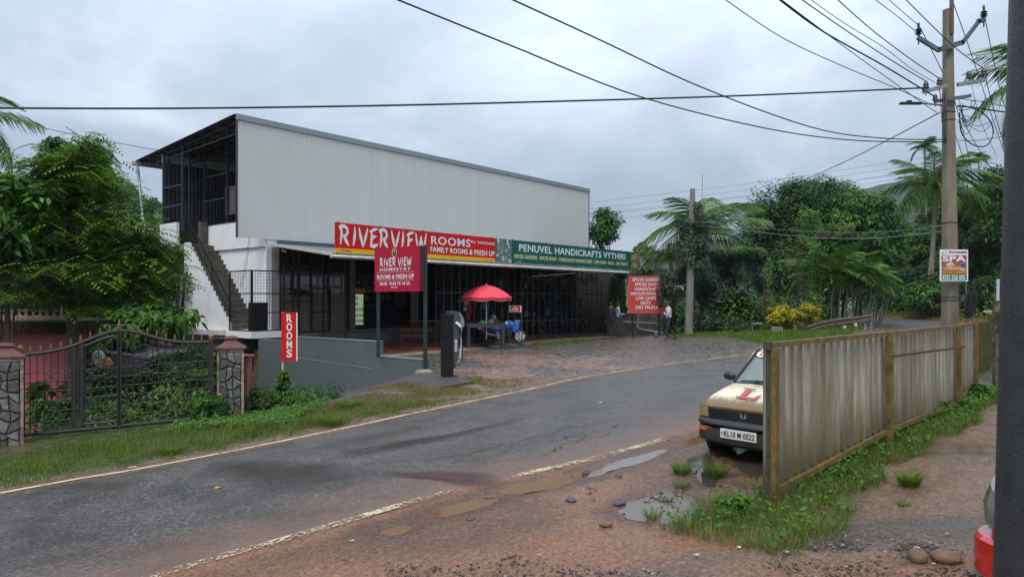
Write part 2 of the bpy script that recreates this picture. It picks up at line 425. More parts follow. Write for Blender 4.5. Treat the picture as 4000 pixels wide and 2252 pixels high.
# far side
fc = np.repeat(ggrav, len(X), 0)
fc = lerp(fc, grav, ss((nA+.1)*2)*.8); fc = lerp(fc, col(.17,.125,.095), ss((nB*.8+nA*.8-.1)*1.6)*.5)
px_ = np.where(Y > 1, 2000+2773*X/np.maximum(Y, 1), 0)
patch = ss((1.5+nA*2.2+nB*.7-np.hypot((X-.2)/2.6, (Y-20.6)/2.6))*1.2)
fc = lerp(fc, col(.24,.15,.115), patch*.85)
patch2 = ss((1.2+nB-np.hypot((X+2.2)/2.2, (Y-16.0)/1.3))*1.5)
fc = lerp(fc, col(.12,.105,.04), patch2*.6*ss((nB+.5)*2))
lf = ss((-X-1.7+nA)*.9)*(X < 0)
fc = lerp(fc, gbase, lf*ss((sF-.35-nB*.3)/.35))
fc = lerp(fc, dirt, ss((.5+.25*nB-sF)/.22)*.8*ss((10-X)/6))
fc = lerp(fc, col(.17,.12,.095), ss((.5+.25*nB-sF)/.22)*ss((X-4)/6)*.5)
rside = ss((X-9.2)/1.5)
fc = lerp(fc, gbase, rside*ss((sF-.9+nB*.3)/.4))
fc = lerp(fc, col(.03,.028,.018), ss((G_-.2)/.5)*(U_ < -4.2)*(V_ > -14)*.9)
fc = lerp(fc, col(.12,.108,.09), ss((-U_-1.5)*3)*ss((U_+3.9+nB*.5)*2)*(V_ > -12.4+nA)*ss((-V_)*.5)*.9*(U_ < 0))
fc = lerp(fc, col(.06,.058,.058), ((U_ < 0)&(U_ > -1.8)&(V_ > -12.6)&(V_ < 0)).astype(float))
# mossy sill in front of the gate
gl = (np.abs(G_+.25) < .28)&(X < -6.2)&(X > -9.6)
fc = lerp(fc, moss, gl*.9)
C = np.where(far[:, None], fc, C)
C = lerp(C, gbase, ss((sN-.8)/1)*near*(X > 9)*(Y > 14))
PUDPX = [[(1960,1912),(2060,1888),(2160,1862),(2280,1838),(2282,1850),(2240,1872),(2120,1905),(2010,1925),(1930,1938),(1900,1936)],[(2285,1838),(2400,1805),(2520,1765),(2600,1738),(2610,1750),(2520,1795),(2400,1830),(2300,1858)],[(1690,2005),(1760,1978),(1900,1945),(1935,1952),(1850,1985),(1700,2018)],[(2630,1725),(2700,1702),(2790,1690),(2760,1715),(2660,1742)],[(1495,2075),(1560,2055),(1600,2062),(1540,2085)],[(2840,1770),(2900,1745),(3000,1745),(3100,1770),(3080,1850),(3000,1880),(2900,1830)],[(2690,1790),(2760,1775),(2800,1840),(2780,1900),(2730,1860)],[(2480,1960),(2620,1925),(2700,1950),(2690,2010),(2560,2030),(2440,2000)],[(3600,1745),(3700,1740),(3800,1745),(3900,1750),(3800,1762),(3640,1758)]]
for pp in PUDPX:
    W3 = [ray_road(*q_) for q_ in pp]; P_ = smooth_poly(W3+[W3[0]], 40)
    area = np.sum(P_[:-1,0]*P_[1:,1]-P_[1:,0]*P_[:-1,1]); P_ = P_ if area > 0 else P_[::-1]
    lo, hi = P_.min(0)-.4, P_.max(0)+.4; m_ = (X > lo[0])&(X < hi[0])&(Y > lo[1])&(Y < hi[1])
    sd_ = sdist(X[m_], Y[m_], P_); basin = ss((sd_+.10)/.16)*ss((sN[m_]-.16)/.15)
    Z[m_] = Z[m_]*(1-basin)+(np.minimum(Z[m_], zr(X[m_], Y[m_]))-.035)*basin
    rim = np.exp(-((sd_+.17)/.11)**2); Z[m_] = Z[m_]*(1-rim)+np.maximum(Z[m_], zr(X[m_], Y[m_])+.004)*rim
    C[m_] = lerp(C[m_], wetm*.75, ss((sd_+.42+.12*nB[m_])/.3)*.85*(sN[m_] > 0))
    PUD.append(P_)
ny, nx = DY.shape
ii = np.arange(ny*nx).reshape(ny, nx)
q = np.stack([ii[:-1,:-1], ii[:-1,1:], ii[1:,1:], ii[1:,:-1]], -1).reshape(-1, 4)
m, t, p = nodes('ground_soil')
a = t.nodes.new('ShaderNodeAttribute'); a.attribute_name = 'soil'
v = texc(t); nf = noi(t, v, 28, 5, .7); nm = noi(t, v, 5, 4, .6)
vor = t.nodes.new('ShaderNodeTexVoronoi'); vor.inputs['Scale'].default_value = 34; t.links.new(v, vor.inputs['Vector'])
g1 = ramp(t, nf, [(.3, .5), (.7, 1.5)]); g2 = ramp(t, vor.outputs['Color'], [(.2, .75), (.9, 1.3)])
base = mixc(t, 1, mixc(t, 1, a.outputs['Color'], g1, 'MULTIPLY'), g2, 'MULTIPLY')
t.links.new(base, p.inputs['Base Color'])
t.links.new(ramp(t, nm, [(.45, .12), (.62, .66)]), p.inputs['Roughness'])
hh = mth(t, 'ADD', nf, mth(t, 'MULTIPLY', vor.outputs['Distance'], .6)); bump(t, p, hh, .55, .02)
M['soil'] = m
ter = fast_mesh('ground', np.stack([X, Y, Z], 1), q, m, smooth=True)
ca = ter.data.color_attributes.new('soil', 'FLOAT_COLOR', 'POINT')
ca.data.foreach_set('color', np.concatenate([C, np.ones((len(C), 1))], 1).astype(np.float32).ravel())
ter['kind'] = 'structure'
# the far country the fan does not reach, out to the horizon
mb = MB(); mb.add([(-3000,-3000,-6),(3000,-3000,-6),(3000,3000,-6),(-3000,3000,-6)], [(0,1,2,3)])
o = build('terrain', mb, mat('far_land', (.05,.07,.03), (.03,.045,.02), .02, .9)); o['kind'] = 'structure'

# ---- road ----
K = 14; n = 320; Fr = smooth_poly(F, n); Nr = smooth_poly(Nl, n)
# pair the stations: for each station of N take the closest station of F ahead
j = [0]
for i in range(1, n):
    d = np.hypot(Fr[:,0]-Nr[i,0], Fr[:,1]-Nr[i,1]); k = int(np.argmin(d)); j.append(max(j[-1], k))
j = np.interp(np.arange(n), np.arange(0, n, 8), np.array(j)[::8])
Fq = np.stack([np.interp(j, np.arange(n), Fr[:,0]), np.interp(j, np.arange(n), Fr[:,1])], 1)
w = np.linspace(-.045, 1.03, K)
PX = Nr[:,None,:]*(1-w[None,:,None])+Fq[:,None,:]*w[None,:,None]
rxy = PX.reshape(-1, 2); rz = zr(rxy[:,0], rxy[:,1])+.003+.02*np.tile(np.sin(np.clip(w,0,1)*math.pi), n)
rz = rz-np.tile(np.where((w < -.03)|(w > 1.015), .06, 0), n); edge = np.tile(np.minimum(w, 1-w)*6, n)
ii = np.arange(n*K).reshape(n, K)
q = np.stack([ii[:-1,1:], ii[:-1,:-1], ii[1:,:-1], ii[1:,1:]], -1).reshape(-1, 4)
m, t, p = nodes('wet_asphalt'); v = texc(t)
ea = t.nodes.new('ShaderNodeAttribute'); ea.attribute_name = 'edge'
da = t.nodes.new('ShaderNodeAttribute'); da.attribute_name = 'dusty'
fine = noi(t, v, 90, 3, .7); mid = noi(t, v, 1.1, 5, .6, .4); strk = noi(t, texc(t, (1,1,1)), .45, 3)
vo = t.nodes.new('ShaderNodeTexVoronoi'); vo.inputs['Scale'].default_value = 48; t.links.new(v, vo.inputs['Vector'])
c0 = ramp(t, mid, [(.35, (.042,.038,.034)), (.62, (.074,.067,.060))])
c1 = mixc(t, 1, c0, ramp(t, vo.outputs['Color'], [(.15, .5), (.6, 1.0), (.93, 2.6)]), 'MULTIPLY')
dn = mth(t, 'ADD', da.outputs['Fac'], mth(t, 'MULTIPLY', mth(t, 'SUBTRACT', noi(t, v, 1.6, 5, .65), .5), 1.3), True)
c2 = mixc(t, mth(t, 'MULTIPLY', dn, .62), c1, (.21,.112,.07))
t.links.new(c2, p.inputs['Base Color'])
t.links.new(ramp(t, mid, [(.3, .30), (.5, .46), (.7, .62)]), p.inputs['Roughness'])
bump(t, p, mth(t, 'ADD', fine, mth(t, 'MULTIPLY', vo.outputs['Distance'], .8)), .5, .012)
road = fast_mesh('road', np.stack([rxy[:,0], rxy[:,1], rz], 1), q, m, smooth=True); road['kind'] = 'structure'
def vattr(o, name, arr):
    a = o.data.attributes.new(name, 'FLOAT', 'POINT'); a.data.foreach_set('value', np.asarray(arr, np.float32))
vattr(road, 'edge', edge)
sNr = np.tile(w*6, n)
dusty = np.clip(1.15-sNr/1.5, 0, 1)*np.clip(1.2-(rxy[:,1]-6)/14, .25, 1)+np.clip(.45-(6-sNr)/.6, 0, .5)
vattr(road, 'dusty', np.clip(dusty, 0, 1))
# stains lying on the asphalt: dark wet patches and a red-brown one
def stain(pxs, mm, name='road_stain', dz=.016):
    pts = [gnd(*q_) for q_ in pxs]; P = smooth_poly([(a.x, a.y) for a in pts]+[(pts[0].x, pts[0].y)], 40)[:-1]
    c = P.mean(0); mb = MB(); vs = [(c[0], c[1], 0)]+[(a, b, 0) for a, b in P]
    vs = [(a, b, float(zr(a, b))+.02*0+dz) for a, b, _ in vs]
    return vs, len(P)
# edge lines: worn cream paint, thin sheets
m, t, p = nodes('worn_line_paint'); v = texc(t)
wear = noi(t, v, 26, 5, .75); wear2 = noi(t, v, 2.2, 3, .6)
aa = t.nodes.new('ShaderNodeAttribute'); aa.attribute_name = 'worn'
f = mth(t, 'GREATER_THAN', mth(t, 'ADD', mth(t, 'ADD', wear, mth(t, 'MULTIPLY', wear2, .55)), aa.outputs['Fac']), .72)
p.inputs['Roughness'].default_value = .6
t.links.new(mixc(t, noi(t, v, 9, 3), (.62,.53,.36), (.50,.42,.28)), p.inputs['Base Color'])
tr = t.nodes.new('ShaderNodeBsdfTransparent'); ms = t.nodes.new('ShaderNodeMixShader')
t.links.new(f, ms.inputs[0]); t.links.new(tr.outputs[0], ms.inputs[1]); t.links.new(p.outputs[0], ms.inputs[2])
t.links.new(ms.outputs[0], t.nodes['Material Output'].inputs[0])
def line_strip(P, w0, w1, mm, name, worn, dz=.012):
    P = np.asarray(P); d = np.gradient(P, axis=0); d /= np.linalg.norm(d, axis=1)[:,None]; nn = np.stack([-d[:,1], d[:,0]], 1)
    a = P+nn*w0; b = P+nn*w1; V = np.empty((len(P)*2, 3)); V[0::2,:2] = a; V[1::2,:2] = b
    V[:,2] = zr(V[:,0], V[:,1])+dz
    i = np.arange(len(P)-1)*2; q = np.stack([i, i+2, i+3, i+1], 1)
    o = fast_mesh(name, V, q, mm); o['kind'] = 'structure'; vattr(o, 'worn', np.repeat(worn, 2)); return o
kf = int(np.argmax(Fr[:,0] > 14.5)); line_strip(Fr[:kf], -.16, -.06, m, 'far_edge_line', np.linspace(.10, -.12, kf))
wn = np.where((Nr[:,1] > 8.25)&(Nr[:,1] < 8.75), -.26, -.08)-.12*(Nr[:,1] > 10.5)
line_strip(Nr, .05, .19, m, 'near_edge_line', wn)
# centre dashes, almost gone
for i0 in (100, 118, 136, 154, 172):
    cen = (Nr*.5+Fq*.5)[i0:i0+7]; line_strip(cen, -.05, .05, m, 'centre_dash', np.full(7, -.34))
# cracks
mb = MB(); ck = [[(1650,1812),(1760,1790),(1850,1776),(1930,1748),(1985,1738),(2040,1722),(2100,1708),(2150,1704),(2165,1692),(2240,1672),(2330,1658),(2400,1640),(2470,1632)],
      [(1760,1812),(1860,1800),(1960,1780),(2000,1752),(2060,1740),(2110,1730),(2200,1722),(2260,1700),(2330,1690),(2400,1672),(2430,1655),(2505,1655)],
      [(1880,1812),(2000,1800),(2100,1790),(2165,1770),(2170,1752)],[(2165,1770),(2200,1740),(2300,1718),(2375,1705),(2380,1690)],
      [(2205,1704),(2215,1728),(2260,1732),(2300,1700)],[(1680,1782),(1860,1770),(1960,1750)],[(2330,1658),(2420,1668),(2500,1660)]]
rr = random.Random(3)
for c_ in ck:
    pts = []
    for a_, b_ in zip(c_[:-1], c_[1:]):
        for k in range(5): pts.append((a_[0]+(b_[0]-a_[0])*k/5+rr.uniform(-5,5), a_[1]+(b_[1]-a_[1])*k/5+rr.uniform(-2.5,2.5)))
    W3 = [ray_road(*p_) for p_ in pts]
    for i in range(len(W3)-1):
        a_, b_ = np.array(W3[i]), np.array(W3[i+1]); d = b_-a_; L = np.linalg.norm(d)+1e-6; nn = np.array([-d[1], d[0]])/L*rr.uniform(.003,.006)
        mb.add([(*(a_-nn), float(zr(*a_))+.0335),(*(b_-nn), float(zr(*b_))+.0335),(*(b_+nn), float(zr(*b_))+.0335),(*(a_+nn), float(zr(*a_))+.0335)], [(0,1,2,3)])
o = build('road_crack', mb, mat('crack_tar', (.008,.008,.008), None, 3, .8)); o['kind'] = 'stuff'; tag(o, 'thin branching cracks in the asphalt in the middle of the road', 'crack')
# wet dark / red-brown film on the carriageway (transparent edges from noise)
def film(name, pxs, c, rough, dz, dens=.75):
    pts = [ray_road(*q_) for q_ in pxs]; P = smooth_poly(pts+[pts[0]], 48)[:-1]; cc_ = P.mean(0)
    ringn = 6; V = [(*cc_, 0)]; fa = [1.0]
    for k in range(1, ringn+1):
        for a_ in P: V.append((*(cc_+(a_-cc_)*k/ringn), 0)); fa.append(1-k/ringn)
    V = np.array(V); hsurf = []
    V[:,2] = zr(V[:,0], V[:,1])+.0075
    mm, t, p = nodes(name); v = texc(t); t.links.new(mixc(t, noi(t, v, 30, 3), c, tuple(x*.6 for x in c)), p.inputs['Base Color'])
    p.inputs['Roughness'].default_value = rough
    aa = t.nodes.new('ShaderNodeAttribute'); aa.attribute_name = 'core'
    f = ramp(t, mth(t, 'ADD', mth(t, 'MULTIPLY', aa.outputs['Fac'], 1.3), mth(t, 'SUBTRACT', noi(t, v, 3.5, 6, .7), .55)), [(.05, 0.0), (.95, dens)])
    tr = t.nodes.new('ShaderNodeBsdfTransparent'); ms = t.nodes.new('ShaderNodeMixShader')
    t.links.new(f, ms.inputs[0]); t.links.new(tr.outputs[0], ms.inputs[1]); t.links.new(p.outputs[0], ms.inputs[2])
    t.links.new(ms.outputs[0], t.nodes['Material Output'].inputs[0])
    mb = MB(); np_ = len(P)
    mb.v = [tuple(x) for x in V]; 
    for i in range(np_): mb.f.append([0, 1+i, 1+(i+1)%np_])
    for k in range(ringn-1):
        for i in range(np_): mb.f.append([1+k*np_+i, 1+(k+1)*np_+i, 1+(k+1)*np_+(i+1)%np_, 1+k*np_+(i+1)%np_])
    mb.mi = [0]*len(mb.f)
    # sit on the crowned road surface
    mb.v = [(x, y, float(zr(x, y))+.006+.02*math.sin(math.pi*min(max(roadw(x, y), 0), 1))+dz) for x, y, z in mb.v]
    o = build('road_stain', mb, mm); o['kind'] = 'structure'; vattr(o, 'core', fa); return o
def roadw(x, y):
    a_ = -float(sdist([x], [y], Fs)[0]); b_ = float(sdist([x], [y], Ns)[0]); return b_/(a_+b_+1e-6)
film('red_brown_film', [(1420,1840),(1600,1842),(1800,1838),(1950,1850),(2030,1890),(1930,1918),(1800,1905),(1650,1880),(1500,1872)], (.060,.012,.009), .4, .007, .95)
film('dark_wet_film', [(760,1800),(980,1792),(1250,1800),(1500,1830),(1480,1880),(1300,1930),(1050,1950),(900,1900),(760,1860)], (.026,.022,.017), .34, .004, .55)
film('dark_tyre_film', [(1200,1790),(1500,1735),(1800,1690),(2050,1630),(2080,1640),(1850,1705),(1560,1765),(1260,1815)], (.03,.029,.028), .3, .0045, .55)

# ---- standing water ----
def water(name, c, rough=.03, tr=0):
    m, t, p = nodes(name); p.inputs['Base Color'].default_value = c4(c); p.inputs['Roughness'].default_value = rough
    p.inputs['IOR'].default_value = 1.33; bump(t, p, noi(t, texc(t), 9, 2), .04, .01); return m
wm, wc = water('muddy_water', (.165,.082,.032), .06), water('dark_puddle_water', (.05,.04,.03))
def puddle(pxs, mm, dz=.004, label=None):
    dz = dz*0-.006; W3 = [ray_road(*q_) for q_ in pxs]; P = smooth_poly(W3+[W3[0]], 44)[:-1]; cc_ = P.mean(0)
    P = cc_+(P-cc_)*(1+.09/np.linalg.norm(P-cc_, axis=1, keepdims=True))
    P = P+np.array([[mnoise.noise(Vector((a_*6, b_*6, 2)))*.09, mnoise.noise(Vector((a_*6, b_*6, 9)))*.09] for a_, b_ in P])
    zz = float(np.mean(T(P[:,0], P[:,1])))+dz
    mb = MB(); n_ = len(P); mb.add([(*cc_, zz)]+[(a_, b_, float(zr(a_, b_))+dz) for a_, b_ in P], [(0, 1+i, 1+(i+1)%n_) for i in range(n_)])
    mb.v[0] = (*cc_, float(zr(*cc_))+dz)
    o = build('puddle', mb, mm); o['kind'] = 'structure'; return o
puddle([(1960,1912),(2060,1888),(2160,1862),(2280,1838),(2282,1850),(2240,1872),(2120,1905),(2010,1925),(1930,1938),(1900,1936)], wm, .012)
puddle([(2285,1838),(2400,1805),(2520,1765),(2600,1738),(2610,1750),(2520,1795),(2400,1830),(2300,1858)], water('silvery_puddle_water', (.16,.12,.10), .05), .012)
puddle([(1690,2005),(1760,1978),(1900,1945),(1935,1952),(1850,1985),(1700,2018)], wm, .012)
puddle([(2630,1725),(2700,1702),(2790,1690),(2760,1715),(2660,1742)], wm, .014)
puddle([(1495,2075),(1560,2055),(1600,2062),(1540,2085)], wm, .014)
puddle([(2840,1770),(2900,1745),(3000,1745),(3100,1770),(3080,1850),(3000,1880),(2900,1830)], wc, .03)
puddle([(2690,1790),(2760,1775),(2800,1840),(2780,1900),(2730,1860)], wc, .022)
puddle([(2480,1960),(2620,1925),(2700,1950),(2690,2010),(2560,2030),(2440,2000)], water('thin_film_water', (.12,.085,.065), .09), .006)
puddle([(3600,1745),(3700,1740),(3800,1745),(3900,1750),(3800,1762),(3640,1758)], water('thin_film_water2', (.12,.085,.065), .09), .012)

# ---- gravel and stones on the near side ----
def rocks(name, P, s0, s1, mm, seed, flat=.5, tint=True):
    rg = np.random.default_rng(seed); n_ = len(P)
    t_ = (1+5**.5)/2
    ico = np.array([(-1,t_,0),(1,t_,0),(-1,-t_,0),(1,-t_,0),(0,-1,t_),(0,1,t_),(0,-1,-t_),(0,1,-t_),(t_,0,-1),(t_,0,1),(-t_,0,-1),(-t_,0,1)], float)/1.9
    fc_ = np.array([(0,11,5),(0,5,1),(0,1,7),(0,7,10),(0,10,11),(1,5,9),(5,11,4),(11,10,2),(10,7,6),(7,1,8),(3,9,4),(3,4,2),(3,2,6),(3,6,8),(3,8,9),(4,9,5),(2,4,11),(6,2,10),(8,6,7),(9,8,1)])
    sz = s0+(s1-s0)*rg.random(n_)**2.5
    sc = np.stack([sz*(.7+.7*rg.random(n_)), sz*(.6+.6*rg.random(n_)), sz*flat*(.5+.8*rg.random(n_))], 1)
    V = ico[None]*(1+.35*(rg.random((n_,12,1))-.5))*sc[:,None,:]
    a_ = rg.random(n_)*6.283; c_, s_ = np.cos(a_), np.sin(a_)
    V = np.stack([V[...,0]*c_[:,None]-V[...,1]*s_[:,None], V[...,0]*s_[:,None]+V[...,1]*c_[:,None], V[...,2]], -1)+P[:,None,:]
    Q = (fc_[None]+np.arange(n_)[:,None,None]*12).reshape(-1, 3)
    return fast_mesh(name, V.reshape(-1,3), Q, mm, tint=np.repeat(rg.random(n_), 20))
def tintmat(name, stops, rough=.6):
    m, t, p = nodes(name); a = t.nodes.new('ShaderNodeAttribute'); a.attribute_name = 'tint'
    t.links.new(ramp(t, a.outputs['Fac'], stops), p.inputs['Base Color']); p.inputs['Roughness'].default_value = rough; return m
def scatter_px(n_, x0, x1, y0, y1, seed, filt=None):
    rg = np.random.default_rng(seed); out = []
    ds = np.arange(2.5, 60, .05)
    px_ = rg.uniform(x0, x1, n_); py_ = rg.uniform(y0, y1, n_)
    dd = (CAMZ+.178)/((py_-HY)/FPX+.05*(px_-2000)/FPX+.0028)
    xx = (px_-2000)/FPX*dd; P = np.stack([xx, dd, T(xx, dd)], 1)
    return P if filt is None else P[filt(px_, py_, P)]
gm = tintmat('gravel_stone', [(0, (.030,.029,.030)), (.5, (.060,.054,.050)), (.8, (.11,.078,.058)), (.96, (.19,.13,.09)), (1, (.40,.36,.30))], .7)
nz = lambda P, s, o_: np.array([mnoise.noise(Vector((a_*s, b_*s, o_))) for a_, b_, _ in P])
P = np.concatenate([
  scatter_px(2600, 1500, 3850, 2095, 2260, 1, lambda a, b, P: (nz(P, .9, 3)+.1*(b-2120)/60 > .05)),
  scatter_px(2600, 3150, 3830, 2010, 2150, 2, lambda a, b, P: nz(P, 1.2, 5) > -.25),
  scatter_px(500, 1100, 2700, 1880, 2120, 4, lambda a, b, P: nz(P, 1.0, 6) > .12),
  scatter_px(1400, 2300, 2760, 1770, 1960, 5, lambda a, b, P: nz(P, 1.0, 7) > .05)])
P = P[(-sdist(P[:,0], P[:,1], Ns) > .12)]
o = rocks('gravel', P, .005, .020, gm, 3, .5); tag(o, 'loose dark wet gravel on the near muddy shoulder', 'gravel', kind='stuff')
# forecourt litter of small pale chips
P = np.array([[x_, y_, T(x_, y_)] for x_, y_ in zip(RG.uniform(-3.5, 8, 900), RG.uniform(16, 33, 900))])
P = P[(sdist(P[:,0], P[:,1], Fs) > .3)&(-SI*(P[:,0]-P1[0])+CO*(P[:,1]-P1[1]) < -6.6)]
o = rocks('gravel_chips', P, .008, .045, tintmat('chip_stone', [(0, (.06,.06,.06)), (.6, (.12,.11,.10)), (.93, (.2,.18,.15)), (1, (.5,.48,.42))], .6), 5, .35)
tag(o, 'scattered chips and grit on the grey forecourt in front of the shops', 'gravel', kind='stuff')
# stones that stand out
def single(px_, py_, sz, mm, name, label, cat, seed, flat=.5, grp=None):
    g_ = gnd(px_, py_); mb = MB(); mb.ell((0,0,0), (sz, sz*.7, sz*flat), 14, 9); mb.rockify(sz*.05, seed)
    o = build(name, mb, mm, smooth=True); o.location = g_+Vector((0,0,sz*flat*.45)); o.rotation_euler = (0, 0, seed*1.3)
    tag(o, label, cat, grp); return o
brownrock = mat('brown_rock', (.21,.13,.075), (.12,.075,.05), 9, .7, bmp=.5, bsc=30)
slate = mat('slate_rock', (.07,.072,.08), (.045,.045,.05), 9, .4, bmp=.4, bsc=30)
single(3585, 2185, .10, brownrock, 'rock', 'rounded brown rock half buried in the red clay beside the red car', 'rock', 1, .6)
single(3695, 2190, .115, brownrock, 'rock', 'long brown rock with a dark hollow beneath, right next to the red car', 'rock', 2, .5)
single(2420, 1970, .085, slate, 'rock', 'flat dark slate chip, largest of those in the mud before the grass tufts', 'rock', 3, .3)
single(2230, 1955, .075, slate, 'rock', 'dark slate chip in the mud below the brown puddle', 'rock', 4, .3)
single(2366, 2052, .07, brownrock, 'rock', 'smooth brown stone alone in the wet mud near the pink scrap', 'rock', 5, .45)
single(1838, 2030, .07, slate, 'rock', 'dark slate chip near the cream road line at lower centre', 'rock', 6, .3)
single(2415, 1862, .05, slate, 'rock', 'small dark slate chip beside the silvery puddle', 'rock', 7, .4)
single(2050, 1975, .045, slate, 'rock', 'small slate chip by the narrow brown puddle', 'rock', 8, .35)
# ---- litter and fallen leaves ----
def scrap(px_, py_, L, W, c, name, label, cat, seed, onroad=False):
    rr = random.Random(seed)
    if onroad: x_, y_ = ray_road(px_, py_); z_ = float(zr(x_, y_))+.03
    else: g_ = gnd(px_, py_); x_, y_, z_ = g_.x, g_.y, g_.z+.022
    nn = 9; vs = []; 
    for k in range(nn):
        a_ = 6.283*k/nn; r_ = rr.uniform(.75, 1.1); vs.append((math.cos(a_)*L/2*r_, math.sin(a_)*W/2*r_, rr.uniform(0, .012)))
    vs2 = [(a_, b_, c_-.003) for a_, b_, c_ in vs]
    mb = MB(); mb.add(vs+vs2, [tuple(range(nn)), tuple(range(2*nn-1, nn-1, -1))]+[(i, nn+i, nn+(i+1)%nn, (i+1)%nn) for i in range(nn)])
    o = build(name, mb, mat('scrap_%s' % seed, c, None, 5, .5)); o.location = (x_, y_, z_); o.rotation_euler = (0, 0, rr.uniform(-.6, .6))
    tag(o, label, cat); return o
scrap(853,1913,.11,.07,(.62,.28,.02),'fallen_leaf','bright orange fallen leaf on the wet asphalt at left','leaf',1,True)
scrap(520,1832,.15,.06,(.6,.5,.48),'plastic_wrapper','white and red wrapper on the far edge line at left','litter',2,True)
scrap(2182,1832,.13,.08,(.45,.36,.18),'fallen_leaf','pale dry leaf on the road edge beside the brown puddle','leaf',3,True)
scrap(2352,1577,.16,.09,(.55,.42,.2),'fallen_leaf','cream leaf on the middle of the asphalt left of the white car','leaf',4,True)
scrap(1376,2120,.045,.03,(.5,.55,.52),'paper_scrap','small pale paper scrap on the mud below the cream line','litter',5)
scrap(1345,2192,.07,.05,(.25,.12,.06),'fallen_leaf','curled brown dry leaf at the bottom left of the mud','leaf',6)
scrap(2672,2005,.06,.035,(.55,.09,.10),'paper_scrap','pink paper scrap on the wet mud left of the grass','litter',7)
scrap(2886,2146,.045,.04,(.75,.66,.48),'fallen_leaf','round pale leaf on the gravel at bottom centre right','leaf',8)
scrap(2720,2178,.05,.03,(.6,.58,.52),'paper_scrap','small white scrap on the gravel left of the round pale leaf','litter',9)
scrap(3072,2165,.07,.05,(.5,.44,.38),'plastic_wrapper','crumpled whitish wrapper on the red clay below the fence post','litter',10)
scrap(3580,2152,.045,.04,(.72,.66,.46),'fallen_leaf','cream leaf lying above the rounded brown rock','leaf',11)
scrap(3704,2098,.055,.03,(.55,.40,.05),'fallen_leaf','yellow leaf among the gravel near the red car','leaf',12)
scrap(2105,2177,.04,.03,(.6,.5,.2),'paper_scrap','yellowish scrap on the gravel at bottom centre','litter',13)
scrap(1935,1458,.24,.07,(.6,.58,.52),'plastic_wrapper','long white wrapper on the forecourt beside the charging post','litter',14)
scrap(2845,1434,.18,.11,(.5,.4,.2),'fallen_leaf','leaf on the far asphalt edge left of the white car roof','leaf',15,True)
scrap(2720,1423,.14,.10,(.5,.4,.2),'fallen_leaf','dry leaf just outside the far edge line by the forecourt','leaf',16,True)
scrap(2783,1428,.14,.09,(.48,.38,.2),'fallen_leaf','dry leaf on the asphalt between two other leaves by the far line','leaf',17,True)
scrap(2622,1337,.16,.12,(.7,.7,.68),'paper_cup','white crushed cup on the forecourt right of the walking man','litter',18)
# ================= THE ROADSIDE BUILDING (local frame: u along the front, v towards the back) =================
bld = thing('roadside_building', 'white two-storey roadside building with tall pale corrugated cladding and sloping metal roof', 'building', (P1[0], P1[1], 0), R(50))
LU = 23.5; ZT, ZB = 8.95, 4.39
# corrugated cladding, one object per sheet
m, t, p = nodes('pale_corrugated_sheet'); v = texc(t, (1,1,.12))
t.links.new(mixc(t, ramp(t, noi(t, v, 2.2, 5, .6), [(.35, 0.0), (.7, 1.0)]), (.62,.622,.59), (.585,.587,.552)), p.inputs['Base Color'])
p.inputs['Roughness'].default_value = .45; p.inputs['Specular IOR Level'].default_value = .4; M['clad'] = m
seams = [0, 3.0, 6.3, 9.9, 13.4, 16.9, 20.3, LU]
for k, (a, b) in enumerate(zip(seams[:-1], seams[1:])):
    n_ = int((b-a)/.083); us = np.linspace(a+.002, b-.002, n_*4+1); ph = np.arange(len(us)) % 4
    vv = np.where((ph == 1)|(ph == 2), -.013, 0.0)+.0*k
    V = np.concatenate([np.stack([us, vv, np.full(len(us), ZB)], 1), np.stack([us, vv, np.full(len(us), ZT-.1)], 1)]); nn = len(us)
    i = np.arange(nn-1); q = np.stack([i, i+1, nn+i+1, nn+i], 1)
    fast_mesh('cladding_panel', V, q, M['clad'], bld)
mb = MB(); mb.box(-.05, LU+.06, -.07, .02, ZT-.16, ZT+.04); mb.box(-.05, LU+.06, -.07, .25, ZT+.04, ZT+.055)
build('ridge_flashing', mb, mat('flashing', (.27,.31,.32), (.22,.26,.27), 2, .4, .3), bld)
mb = MB(); mb.box(-.035, .0, -.03, .06, ZB-.02, ZT-.05); build('corner_post', mb, M['darkblue'], bld)
mb = MB(); mb.box(LU, LU+.04, -.03, .06, ZB-.02, ZT-.05); build('corner_post', mb, M['darkblue'], bld)
# roof
V1, ZR = 8.8, 8.29
sl = lambda v: ZT+.02+(ZR-ZT)*(v/V1)
us = np.linspace(-.12, LU+.1, 471); vv = np.where(np.arange(471) % 4 < 2, .02, -.015)
Va = np.concatenate([np.stack([us, np.full(471, .0), sl(0)+vv], 1), np.stack([us, np.full(471, V1), sl(V1)+vv], 1)])
i = np.arange(470); fast_mesh('roof_sheet', Va, np.stack([i, i+1, 471+i+1, 471+i], 1), mat('roof_metal', (.07,.068,.066), (.045,.044,.044), 3, .6, .2), bld)
mb = MB()
for k in range(9): v_ = .4+k*1.0; mb.box(-.1, LU, v_-.03, v_+.03, sl(v_)-.09, sl(v_)-.03)
build('purlin', mb, M['black'], bld)['kind'] = 'stuff'
mb = MB()
for u_ in (.15, 1.25, 5.5, 10):
    mb.bar((u_, .1, sl(0)-.2), (u_, 7.4, sl(7.4)-.15), .05); mb.bar((u_, .1, sl(0)-.62), (u_, 7.4, sl(7.4)-.35), .05)
    for k in range(11): v_ = .4+k*.62; mb.bar((u_, v_, sl(v_)-.15), (u_, v_, sl(0)-.62+(sl(7.4)-.35-sl(0)+.62)*v_/7.4), .035)
build('roof_truss', mb, M['black'], bld)
mb = MB(); mb.box(-.25, LU, V1-.12, V1+.05, sl(V1)-.18, sl(V1)-.02); build('gutter', mb, M['offwhite'], bld)
